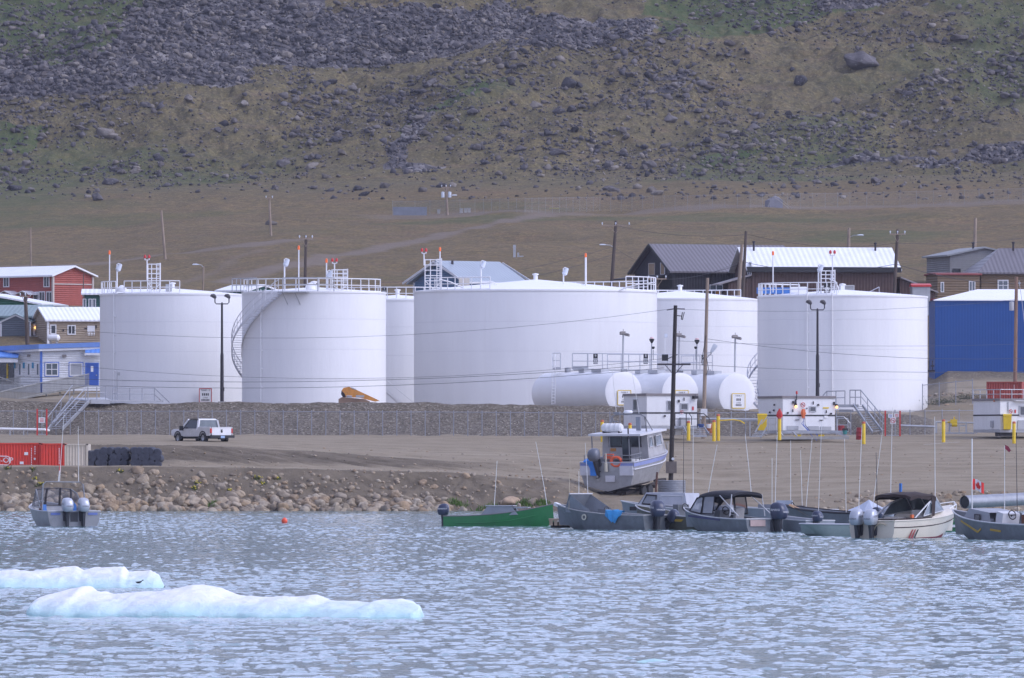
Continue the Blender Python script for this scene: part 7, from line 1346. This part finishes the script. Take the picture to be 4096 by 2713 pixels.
# small pale green skiff and neighbours
T = boat('skiff', 'small flat pale green skiff low in the water left of the cream boat', 3372, 2148, 172, Y=395)
m, g, o_ = hull(4.0, 1.4, .53, .56, .2, .9, .7, 3.5, .25, floor=.1); m.build('hull', M('pale_green_hull', (.24, .30, .285), .5, 0, .08, 2), T); gunwale(T, g, M('pale_gunwale', (1, 1, 1)), .035); MB().box((.2, 0, .36), (.35, 1.2, .08)).build('thwart', ALUL, T)
T = boat('motor_boat', 'grey boat with dark rail cover and navy motors between skiff and cream boat', 3330, 2122, 140, Y=424)
m, g, o_ = hull(6.2, 2.1, .85, 1.25, .3, .82, floor=.3); m.build('hull', ALUG, T); gunwale(T, g, DARKP, .05); MB().lathe([(.001, -.01), (.1, -.01), (.1, .01), (.001, .01)], (.3, 1.03, .7), 12, 'y').build('port_light', DARKP, T); outboard(T, Vector((-3.12, .75, .5)), .85, NAVY, 0, 'YAMAHA', .3); outboard(T, Vector((-3.12, -.1, .5)), .9, SILV, 0, None, .3); outboard(T, Vector((-3.12, -.75, .45)), .85, NAVY, 0, 'YAMAHA', .3)
MB().prism([(.8, .9, .7), (2.2, .7, 1.25), (2.2, .6, 1.3), (.8, .6, .8)], (0, 0, 0), (0, -.1, 0)).build('tan_board', M('tan_board', (.35, .22, .12), .8), T); whip(T, (-1, .2, .9), 3.6, (.1, 0)); whip(T, (.4, .6, .9), 4.4, (-.2, 0)); whip(T, (-2, -.6, .9), 3.9, (-.3, -.4))
T = boat('covered_boat', 'boat under a pale fitted cover behind the cream boat motors', 3484, 2118, 150, Y=430); T.scale = (.6, .75, .85); m, g, o_ = hull(4.6, 1.7, .8, 1.1, .25, .84); m.build('hull', ALUL, T)
m = MB(); ridge = [Vector((x, 0, z)) for x, z in ((-2.2, 1.0), (-.9, 1.35), (.2, 1.75), (1.1, 1.4), (2.1, 1.15))]; l_ = [Vector((x, y, .88 + .1 * (x > 1))) for x, y in ((-2.3, .8), (-.9, .87), (.2, .87), (1.1, .75), (2.2, .2))]; m.loft([l_, ridge, [Vector((v.x, -v.y, v.z)) for v in l_]], False, False, False); m.build('cover', M('pale_cover', (.52, .56, .66), .6, 0, .08, 3), T)
T = boat('dinghy', 'low aluminium dinghy with a navy motor squeezed between the large navy motor and the skiff', 3190, 2130, 118, Y=419)
m, g, o_ = hull(4.4, 1.6, .55, .8, .2, .85, floor=.12); m.build('hull', ALUL, T); gunwale(T, g, TRIMW, .025); outboard(T, Vector((-2.2, .3, .38)), .8, NAVY, 0, 'YAMAHA', .3); MB().box((.2, 0, .42), (.3, 1.4, .06)).build('thwart', ALUL, T); MB().box((-.9, .1, .35), (.5, .6, .4)).build('gear_box', M('rusty_orange', (1, 1, 1)), T)
# cream cruiser
CREAM = M('cream_gelcoat', (.60, .54, .44), .3, 0, .05, 1.5, spec=.6); BRC = M('brown_canvas', (.035, .022, .02), .9, 0, .25, 3)
T = boat('cruiser', 'cream cabin cruiser with brown canvas and twin silver outboards', 3655, 2158, 55, Y=386)
m, g, o_ = hull(6.9, 2.35, .78, 1.28, .35, .84, .42, 2.3, .9, floor=.3); m.build('hull', CREAM, T); gunwale(T, g, CREAM, .04); m = MB()
bt = [[v for v in (o_[i][1].lerp(o_[i][2], .5) + Vector((0, .012, 0)), o_[i][2] + Vector((0, .012, -.02)), o_[i][3] + Vector((0, 0, -.012)), o_[i][4] + Vector((0, -.012, -.02)), o_[i][5].lerp(o_[i][4], .5) + Vector((0, -.012, 0)))] for i in range(0, 15)]; m.loft(bt, False, False).build('boot_stripe', M('maroon_antifouling', (.16, .012, .03), .6), T)
m = MB()
for sy in (0, 6): m.tube([o_[i][sy] + Vector((0, (.012 if sy == 0 else -.012), -.30)) - Vector((0, (o_[i][sy].y - o_[i][1 if sy == 0 else 5].y) * .72, 0)) for i in range(0, 18)], .022, 4)
m.build('pinstripe', BRC, T)
m = MB(); dk = [(-.2, -1.05, .86), (-.2, 1.05, .86), (1.4, .95, 1.0), (2.6, .6, 1.12), (3.25, .1, 1.24), (3.25, -.1, 1.24), (2.6, -.6, 1.12), (1.4, -.95, 1.0)]; m.loft([[Vector(v) for v in dk], [Vector((v[0] * .96, v[1] * .72, v[2] + .22)) for v in dk]], True, True, True); m.build('foredeck', CREAM, T)
for sy in (-1, 1):
    frame_pane(T, [Vector((1.2, sy * .82, 1.22)), Vector((-.9, sy * 1.08, .98)), Vector((-.3, sy * 1.0, 1.55)), Vector((.55, sy * .78, 1.82))], TRIMW, GLASS, .03, 'side_window'); MB().tube([(-1.7, sy * 1.1, .85), (-.35, sy * 1.0, 1.56), (.55, sy * .78, 1.84)], .035, 5).build('window_trim', TRIMW, T)
for a, b in ((-.82, 0), (0, .82)): frame_pane(T, [Vector((1.2 + .25 * (a == 0 or 1) * 0, a, 1.22)), Vector((1.2, b, 1.22)), Vector((.55, b * .95, 1.84)), Vector((.55, a * .95, 1.84))], TRIMW, GLASS, .035, 'windscreen')
m = MB(); rg = []
for x, z, w_ in ((-1.75, 1.95, .95), (-1.2, 2.02, 1.0), (-.4, 2.04, 1.0), (.1, 2.0, .98), (.42, 1.94, .88)): rg.append([Vector((x + random.uniform(-.06, .06), w_ * math.cos(a), z - .14 + .14 * math.sin(a) + random.uniform(-.03, .03))) for a in np.linspace(0, math.pi, 9)])
m.loft(rg, False, False); m.loft([[v - Vector((0, 0, .12)) for v in r_] for r_ in rg], False, False)
for r_ in (rg[0], rg[-1]): m.loft([r_, [v - Vector((0, 0, .12)) for v in r_]], False, False)
for e in (0, -1): m.loft([[r_[e] for r_ in rg], [r_[e] - Vector((0, 0, .12 + random.uniform(0, .12))) for r_ in rg]], False, False)
m.build('canvas_top', BRC, T); MB().quad((-.1, -1.0, 1.9), (.25, -1.0, 1.85), (.1, -1.04, 1.0), (-.15, -1.06, .95)).quad((-.2, 1.0, .9), (-.2, -1.0, .9), (-.2, -1.0, .55), (-.2, 1.0, .55)).build('canvas_flap', BRC, T)
MB().box((-.9, .4, .8), (.7, .7, .3)).box((-.5, -.5, 1.0), (.2, .5, .5)).build('seat', M('seat_grey', (1, 1, 1)), T); MB().bar((-3.3, -1.1, .84), (-.4, -1.16, .9), .1, .06).bar((-3.35, -1.1, .84), (-3.35, 1.1, .84), .1, .06).build('coaming', BRC, T)
MB().tube([(1.6, -.85, 1.3), (2.6, -.6, 1.48), (3.4, 0, 1.6), (2.6, .6, 1.48), (1.6, .85, 1.3)], .022, 5).tube([(2.6, -.6, 1.15), (2.6, -.6, 1.48)], .02, 4).tube([(2.6, .6, 1.15), (2.6, .6, 1.48)], .02, 4).tube([(3.35, 0, 1.25), (3.4, 0, 1.6)], .02, 4).build('bow_rail', RAILW, T)
def on_hull(f, s):                                      # starboard side point at length fraction f, height fraction s
    i = int(f * 18); a, b, c = o_[i][6], o_[i][5], o_[i][4]; return a.lerp(b, s * 2) + Vector((0, -.02, 0)) if s < .5 else b.lerp(c, s * 2 - 1) + Vector((0, -.02, 0))
m = MB()
for f, k in ((.2, 0), (.28, 1), (.35, 2)):
    p = on_hull(.25, .62) + Vector((k * .22 - .1, -.012, .02)); m.k = 0 if k < 2 else 1; m.add([p + Vector(v) for v in ((-.34, .0, -.36), (-.16, .0, -.3), (.22, -.03, .22), (.10, -.03, .2))], [(0, 1, 2, 3)])
m.build('side_emblem', [M('emblem_red', (.32, .015, .02), .5), DARKP], T)
lm = MB(); text_mb(lm, 'ArrowGlass', .15, facing(on_hull(.22, .28) + Vector((.25, -.03, 0)), (1, 0, 0), (0, .0, 1))) if 0 else None
for y in (.62, -.12): outboard(T, Vector((-3.5, y, .45)), 1.1, SILV, -.08, 'HONDA', .1, BLACK)
MB().tube([Vector((-3.5, -.55, .4)) + Vector((-.03, .5 * math.cos(a) * .8, .42 * math.sin(a) - .15)) for a in np.linspace(-1.8, 2.2, 12)], .03, 5).build('hanging_hose', M('whip_tan', (1, 1, 1)), T); MB().box((-3.3, .75, .92), (.2, .12, .3)).box((-1.9, -1.12, .95), (.16, .1, .2)).build('orange_tag', M('orange_wrap', (1, 1, 1)), T)
whip(T, (-.5, .9, 1.9), 3.9, (.15, 0)); whip(T, (.6, -.75, 1.8), 3.6, (-.05, 0)); whip(T, (-1.6, .9, 1.2), 2.6, (-.1, 0), m_=DARKP); whip(T, (-3.0, 1.0, .8), 4.2, (.3, 0)); MB().box((-.3, .5, 2.2), (.1, .1, .45)).build('nav_light_post', BSEAT, T)
# small green canoe bow behind
T = boat('canoe', 'green canoe with white gunwale showing its bow behind the cream boat bow', 3825, 2128, 75, Y=420); canoe(T, 4.8, .5, .85, GREEN_); MB().box((-2.45, 0, .28), (.05, 1.2, .12)).build('white_band', SIGNW, T)
# grey boat at the right edge with maple leaf flag
T = boat('motor_boat', 'dark grey boat with yellow side stripe and maple leaf flag at the right edge', 4000, 2164, 122, Y=378)
m, g, o_ = hull(7.2, 2.3, .68, 1.28, .3, .8, .4, 2.4, .9, floor=.2); m.build('hull', ALUG, T); gunwale(T, g, TRIMW, .035)
m = MB()
def pside(f, s): i = min(17, int(f * 18)); a, b, c = o_[i][0], o_[i][1], o_[i][2]; return (a.lerp(b, s * 2) if s < .5 else b.lerp(c, s * 2 - 1)) + Vector((0, .015, 0))
for a, b in (((.80, .2), (.68, .30)), ((.68, .30), (.60, .5)), ((.60, .5), (.52, .34)), ((.42, .33), (.28, .38))): m.bar(pside(*a), pside(*b), .02, .09)
m.build('hull_stripe', M('stripe_ochre', (.42, .27, .03), .6), T); MB().box((-3.3, .75, .66), (.55, .5, .1)).build('transom_corner', SIGNW, T)
MB().add([(1.6, -.85, .9), (1.6, .85, .9), (1.2, .8, 1.36), (1.2, -.8, 1.36), (-.6, .9, .75), (-.4, .85, 1.18), (-.6, -.9, .75), (-.4, -.85, 1.18)], [(0, 1, 2, 3), (1, 4, 5, 2), (6, 0, 3, 7), (2, 5, 7, 3)]).build('cuddy', M('cuddy_grey', (.30, .31, .34), .5, .1, .1, 2), T)
frame_pane(T, [Vector((.6, .93, .85)), Vector((.2, .95, .82)), Vector((.2, .93, 1.08)), Vector((.6, .92, 1.1))], DARKP, DGLASS, .03); MB().box((-1.0, .3, .9), (.5, .9, .6), 0, -.2).build('console', M('white_console', (.6, .6, .62), .5), T); wheel_(T, (-1.35, .3, 1.08)); MB().box((-2.0, -.2, .8), (.5, .6, .6)).build('seat', M('brown_cloth', (1, 1, 1)), T)
for x, y, h_, l_, mt in ((-.6, -.5, 3.6, .1, DARKP), (-1.4, -.9, 4.2, .3, None), (.5, -.6, 3.2, 0, None)): whip(T, (x, y, .9), h_, (l_, 0), m_=mt)
MB().tube([(1.05, .75, .8), (1.05, .75, 4.4)], .025, 6).build('flag_mast', M('whip_white', (1, 1, 1)), T)
Fl = T.location + Matrix.Rotation(R(122), 3, 'Z') @ Vector((1.05, .75, 0)); t2 = thing('flag', 'red and white maple leaf flag flying from the mast of the right edge boat', 'flag', Fl + Vector((.02, 0, 2.18))); FW, FH = .50, .47
def wav(u, v): return Vector((u * FW, .07 * math.sin(u * 6), v * FH - .16 * u + .03 * math.sin(u * 5)))
m = MB(); m.k = 0
for a, b, k in ((0, .25, 0), (.25, .5, 1), (.5, .75, 1), (.75, 1, 0)):
    for q in range(4): u0, u1 = a + (b - a) * q / 4, a + (b - a) * (q + 1) / 4; m.k = k; m.add([wav(u0, 0), wav(u1, 0), wav(u1, 1), wav(u0, 1)], [(0, 1, 2, 3)])
leaf = [(0, .5), (.12, .28), (.24, .34), (.2, .05), (.36, .2), (.42, .1), (.56, .12), (.48, -.04), (.54, -.1), (.3, -.3), (.32, -.38), (.04, -.34), (.03, -.5)]; leaf = leaf + [(-x, y) for x, y in leaf[::-1]]
m.k = 0; m.add([wav(.5 + x * .40, .5 + y * .8) + Vector((0, -.02, 0)) for x, y in leaf], [tuple(range(len(leaf)))]); m.build('cloth', [M('flag_red', (.62, .035, .03), .8), M('flag_white', (.72, .72, .74), .8)], t2)
# cabin boat hauled out on the beach
T = thing('cabin_cruiser', 'aluminium cabin cruiser hauled out on the beach beside the black pole', 'boat', P(2538, 1896, 590), R(64), None, 0, R(-5.5)); BLB = M('pale_blue_band', (.23, .27, .50), .5, 0, .08, 2)
m, g, o_ = hull(8.0, 3.15, 1.15, 1.32, .75, .86, .45, 2.3, 1.0, floor=.45, deadrise=.4); T.scale = (1.08, 1.26, 1.04); m.build('hull', M('weathered_aluminium', (.36, .365, .38), .42, .4, .15, 1.5, dirt=(.2, .2, .2), dirtamt=.4), T); gunwale(T, g, M('pale_gunwale', (1, 1, 1)), .045)
m = MB()
for sy in (0, 6): m.loft([[o_[i][sy] + Vector((0, .02 if sy == 0 else -.02, -.06)), o_[i][sy].lerp(o_[i][1 if sy == 0 else 5], .38) + Vector((0, .025 if sy == 0 else -.025, 0))] for i in range(18)], False, False)
for y in (-1.17, 1.17): m.box((-4.02, y, 1.02), (.03, .75, .16))
m.build('blue_band', BLB, T); m = MB()
for sy in (0, 6): m.tube([o_[i][sy].lerp(o_[i][1 if sy == 0 else 5], .62) + Vector((0, .04 if sy == 0 else -.04, 0)) for i in range(17)], .05, 5)
m.build('rub_rail', TRIMW, T)
for y in (-1.17, 1.17): MB().box((-4.05, y, .62), (.1, .78, .62)).build('transom_box', M('pale_box', (.58, .58, .62), .5, .1), T)
CB = M('cabin_beige', (.44, .43, .43), .5, .2, .12, 2); rf_z = 2.75
MB().add([(-1.2, -1.38, 1.1), (-1.2, 1.38, 1.1), (-1.2, 1.33, rf_z), (-1.2, -1.33, rf_z), (1.9, -1.2, 1.2), (1.9, 1.2, 1.2), (1.3, 1.15, rf_z - .05), (1.3, -1.15, rf_z - .05)], [(0, 1, 2, 3), (4, 5, 6, 7), (0, 4, 7, 3), (1, 5, 6, 2)]).build('cabin', CB, T)
MB().prism([(-2.75, -1.55, rf_z), (-2.75, 1.55, rf_z), (1.6, 1.38, rf_z - .06), (1.6, -1.38, rf_z - .06)], (0, 0, 0), (0, 0, .13)).build('cabin_roof', M('cabin_roof_pale', (.62, .62, .64), .5, .05, .05, 1.5), T)
BW = -1.215; frame_pane(T, [Vector((BW, .95, 1.9)), Vector((BW, .2, 1.9)), Vector((BW, .2, 2.55)), Vector((BW, .95, 2.55))], fr, DGLASS, .05); frame_pane(T, [Vector((BW, -.95, 1.9)), Vector((BW, -.35, 1.9)), Vector((BW, -.35, 2.55)), Vector((BW, -.95, 2.55))], fr, DGLASS, .05); MB().box((BW, -.08, 1.75), (.04, .5, 1.6)).build('cabin_door', DGLASS, T); MB().box((BW, .75, 1.7), (.03, .4, .2)).build('warning_plate', M('orange_board', (1, 1, 1)), T)
for a, b in ((-1.0, -.3), (.0, .95)):
    for sy in (-1, 1): frame_pane(T, [Vector((a, sy * 1.38, 1.85)), Vector((b, sy * 1.31, 1.85)), Vector((b - .1, sy * 1.28, 2.5)), Vector((a, sy * 1.35, 2.5))], TRIMW, GLASS, .04, 'side_window')
m = MB()
for y in (-1.4, 1.4): m.tube([(-2.6, y, 1.15), (-2.6, y, rf_z)], .035, 6)
m.tube([(-2.6, .35, 1.2), (-2.6, .35, rf_z)], .03, 6).tube([(-2.6, -.8, 1.2), (-2.6, -.8, rf_z)], .03, 6); m.rail([(-3.9, -1.35, 1.1), (-3.9, -.3, 1.1), (-3.9, .2, 1.1)], .5, .6, .025); m.rail([(-3.9, -1.35, 1.1), (-2.4, -1.45, 1.12)], .5, .7, .025); m.rail([(-3.9, 1.35, 1.1), (-2.4, 1.45, 1.12)], .5, .7, .025).build('deck_rail', ALU, T)
m = MB().tube([(-.7, -1.1, rf_z + .1), (-.5, -.95, rf_z + 1.05), (-.45, -.7, rf_z + 1.2), (-.45, .8, rf_z + 1.2), (-.5, 1.0, rf_z + 1.05), (-.7, 1.1, rf_z + .1)], .05, 6).tube([(.3, -1.05, rf_z + .1), (-.5, -.95, rf_z + 1.05)], .035, 5).tube([(.3, 1.05, rf_z + .1), (-.5, 1.0, rf_z + 1.05)], .035, 5).box((-.45, .9, rf_z + .75), (.1, .4, .05)).build('radar_arch', ALU, T); MB().lathe([(.001, 0), (.24, 0), (.27, .07), (.22, .17), (.001, .2)], (-.45, .05, rf_z + 1.28), 14).build('radar', SIGNW, m); MB().box((-.45, -.95 + 1.7, rf_z + 1.3), (.08, .35, .1)).box((-.6, -.6, rf_z + .6), (.12, .25, .9)).build('instrument_box', ALUL, m)
RF = MB(); RF.lathe([(.001, -.62), (.2, -.6), (.29, -.5), (.29, -.3), (.305, -.28), (.29, -.26), (.29, -.02), (.305, 0), (.29, .02), (.29, .26), (.305, .28), (.29, .3), (.29, .5), (.2, .6), (.001, .62)], (-1.75, .5, rf_z + .45), 18, 'y'); RF.build('life_raft', M('raft_white', (.66, .66, .66), .5, 0, .05, 3), T); MB().box((-1.75, .05, rf_z + .22), (.4, .08, .2)).box((-1.75, .95, rf_z + .22), (.4, .08, .2)).box((-1.4, 1.0, rf_z + .35), (.05, .5, .5)).build('raft_cradle', DARKP, T)
outboard(T, Vector((-4.1, .5, 1.25)), 1.2, M('motor_grey', (.13, .14, .17), .35, .1, .1, 3), -.3, None, -.1); CLB = M('bright_blue_cloth', (.04, .22, .66), .8, 0, .15, 4); MB().loft([[Vector(v) for v in r_] for r_ in ([(-4.0, 1.3, 1.35), (-3.9, .95, 1.5), (-4.0, .65, 1.3)], [(-4.16, 1.35, 1.2), (-4.2, 1.0, 1.3), (-4.2, .66, 1.1)], [(-4.18, 1.05, 1.05), (-4.22, .9, .7), (-4.22, .68, .75)])], False, False).box((-4.15, .75, .6), (.1, .35, .6)).build('blue_tarp', CLB, T)
MB().tube([Vector((-3.95, -.55, 1.2)) + Vector((0, .3 * math.cos(a), .3 * math.sin(a))) for a in np.linspace(0, 6.283, 17)[:-1]], .09, 6, closed=True).build('life_ring', M('ring_orange', (.75, .12, .04), .6), T); MB().box((-3.2, .15, 1.45), (.2, .5, .35)).build('orange_gear', M('ring_orange', (1, 1, 1)), T)
MB().lathe([(.001, -.3), (.1, -.28), (.1, .25), (.001, .28)], (-4.15, .0, .85), 10).box((-4.1, 0, 1.4), (.07, .07, .7)).build('fender', M('cream_ring', (1, 1, 1)), T); MB().box((-4.08, -.2, .1), (.06, .55, .4)).build('swim_step', M('pale_box', (1, 1, 1)), T); MB().tube([(-2.65, -.8, rf_z - .2), (-2.65, -.8, rf_z + .5)], .04, 6).build('winch_post', DARKP, T); MB().tube([Vector((1.5, -1.35, 1.7)) + Vector((.05 * k, 0, .25 * math.cos(k))) for k in range(8)], .05, 5).build('coiled_rope', M('rope_pale', (1, 1, 1)), T)
whip(T, (-.45, .75, rf_z + 1.25), 3.2, (0, .15)); whip(T, (-.45, -.6, rf_z + 1.25), 3.0, (0, .35))
T = thing('boat_trailer', 'low dark steel trailer under the hauled out cabin cruiser', 'trailer', P(2538, 1952, 590), R(64), None, 0, R(-5.5)); m = MB()
for y in (-.8, .8): m.bar((-3.9, y, -.12), (3.5, y * .7, .15), .16, .22)
for x in (-3.6, -1.5, 1.0): m.bar((x, -1.1, 0), (x, 1.1, 0), .16, .2)
m.bar((3.2, 0, .2), (5.0, 0, .1), .14, .18); m.build('chassis', M('rust_dark', (.035, .028, .026), .85, 0, .3, 4), T)
for x in (-1.4, -.4):
    for y in (-1.3, 1.3): MB().lathe([(.001, -.12), (.36, -.12), (.4, -.06), (.4, .06), (.36, .12), (.001, .12)], (x, y, -.1), 18, 'y').build('wheel', BLACK, T)
# rust post near the boat
T = thing('mooring_post', 'rusty leaning mooring post below the hauled out boat', 'post', gz(2623, 583)); MB().tube([(0, 0, -.3), (.02, 0, .9), (.1, 0, 1.9)], .07, 8).build('post', M('rust_post', (.11, .05, .035), .9, 0, .3, 4), T)
# ---------------------------------------------------------------- ice
def ice_mat():
    t = NT('glacier_ice'); t.set(.5); co = t.coord(); n = t.noise(co, 1.2, 5, .6); s = t.n('SeparateXYZ'); t.l(co, s.inputs[0])
    h = t.math('ADD', s.outputs[2], t.math('MULTIPLY', t.math('SUBTRACT', n, .5), .35))
    c = t.ramp(t.math('MULTIPLY', h, 1.1), [(0., (.42, .64, .65)), (.22, (.60, .74, .755)), (.4, (.77, .80, .81)), (.62, (.83, .83, .83))])
    t.l(c, t.b.inputs['Base Color']); t.bump(t.math('ADD', t.noise(co, 4, 6, .65), t.math('MULTIPLY', t.vor(co, 2.2, 'F1', 'Distance'), .5)), .6, .09); t.b.inputs['Subsurface Weight'].default_value = .12; t.b.inputs['Subsurface Radius'].default_value = (.25, .45, .5); t.b.inputs['Subsurface Scale'].default_value = .3; return t.m
ICE = ice_mat()
def floe(name, label, x0, x1, pyw, prof, depth, cat='ice floe', seed=0, under=.14):
    """floating ice: prof = photo silhouette (px, py) of its upper edge, built as a solid with real depth"""
    Y = WY(pyw); T = thing(name, label, cat, ((x0 + x1) / 2 * Y / F - 2048 * Y / F, Y, 0)); nx, ny = 150, 34; k = Y / F; xs = np.linspace(x0, x1, nx); top = np.interp(xs, [p[0] for p in prof], [(pyw - p[1]) * k for p in prof]); U, Vv = np.meshgrid(xs, np.linspace(0, 1, ny)); Tp = np.broadcast_to(top, U.shape)
    X = (U - (x0 + x1) / 2) * k; ends = np.clip(np.minimum(U - x0, x1 - U) / (x1 - x0) * 14, 0.05, 1) ** .5; f0 = fbm(X * .9, X * 0 + seed, 3, 200 + seed) * .5 * ends; yy = (Vv - .12) * depth * ends + f0 * (1 - Vv)
    face = np.clip(Vv / .16, 0, 1) ** .55; back = np.clip((1 - Vv) / .25, 0, 1) ** .6; slope = .45 + .55 * np.clip((Vv - .1) / .5, 0, 1)
    Z = Tp * face * back * slope + fbm(X * 1.7, yy * 1.7 + seed, 4, 210 + seed) * .08 * np.clip(Tp * 3, 0, 1) * face * back - .12 * (1 - face) - .15 * (1 - back)
    yy = yy + under * np.sin(np.clip(Vv / .14, 0, 1) * math.pi) * -1 * np.clip(fbm(X * 1.1, X * 0 + 3, 2, 222) + .4, 0, 1)
    X = X - .22 * np.clip(Z / .5, 0, 1) * np.exp(-(U - x0) / 45.) * (U - x0 < 300); Z = Z + np.abs(fbm(X * 3.1, yy * 3.1, 3, 240 + seed)) * -.06 * face * back * np.clip(Tp * 3, 0, 1)
    me = mesh_np('ice', np.stack([X, yy, Z], -1).reshape(-1, 3), grid_faces(ny, nx)); me.polygons.foreach_set('use_smooth', [True] * len(me.polygons)); link('ice', me, ICE, T); return T
floe('ice_floe', 'long white ice floe with pale turquoise edge, nearest the camera', 68, 1690, 2468, [(68, 2436), (84, 2396), (150, 2368), (200, 2352), (215, 2347), (245, 2368), (330, 2378), (480, 2375), (600, 2355), (700, 2350), (760, 2358), (840, 2380), (1000, 2388), (1080, 2384), (1180, 2386), (1240, 2405), (1430, 2416), (1455, 2404), (1540, 2402), (1620, 2415), (1680, 2440), (1690, 2470)], 3.2, seed=1).rotation_euler = (0, 0, -.28)
floe('ice_floe', 'smaller ice floe behind, reaching in from the left edge', -420, 655, 2352, [(-420, 2300), (-200, 2270), (-20, 2288), (120, 2283), (200, 2276), (290, 2272), (320, 2284), (400, 2276), (485, 2273), (500, 2295), (550, 2292), (590, 2284), (630, 2305), (655, 2345)], 4, seed=5)
floe('growler', 'small low lump of ice almost awash at the bottom right of the middle', 2540, 2690, 2652, [(2540, 2651), (2570, 2642), (2620, 2636), (2665, 2642), (2690, 2651)], .6, 'ice', 9, .02)
T = thing('seabird', 'small dark bird resting on the rear ice floe', 'bird', P(556, 2330, WY(2352) - .35)); T.scale = (.7, .7, .7); MB().loft([[Vector((x, y * k, z0 + z * k)) for y, z in rr(.05, .045, 8, 2)] for x, k, z0 in ((-.14, .15, .02), (-.08, .8, .0), (.02, 1, 0), (.09, .7, .03), (.12, .5, .07), (.15, .45, .09), (.19, .15, .085))]).build('body', BLACK, T)
# ---------------------------------------------------------------- air
t = bpy.data.materials.new('air'); t.use_nodes = True; nt = t.node_tree; nt.nodes.clear(); ou = nt.nodes.new('ShaderNodeOutputMaterial'); pv = nt.nodes.new('ShaderNodeVolumePrincipled')
pv.inputs['Color'].default_value = (.80, .82, .95, 1); pv.inputs['Density'].default_value = .00006; nt.links.new(pv.outputs[0], ou.inputs['Volume'])
tag(MB().box((0, 400, 85), (1700, 2300, 190)).build('haze', t), 'thin lavender air', None, None, 'stuff')
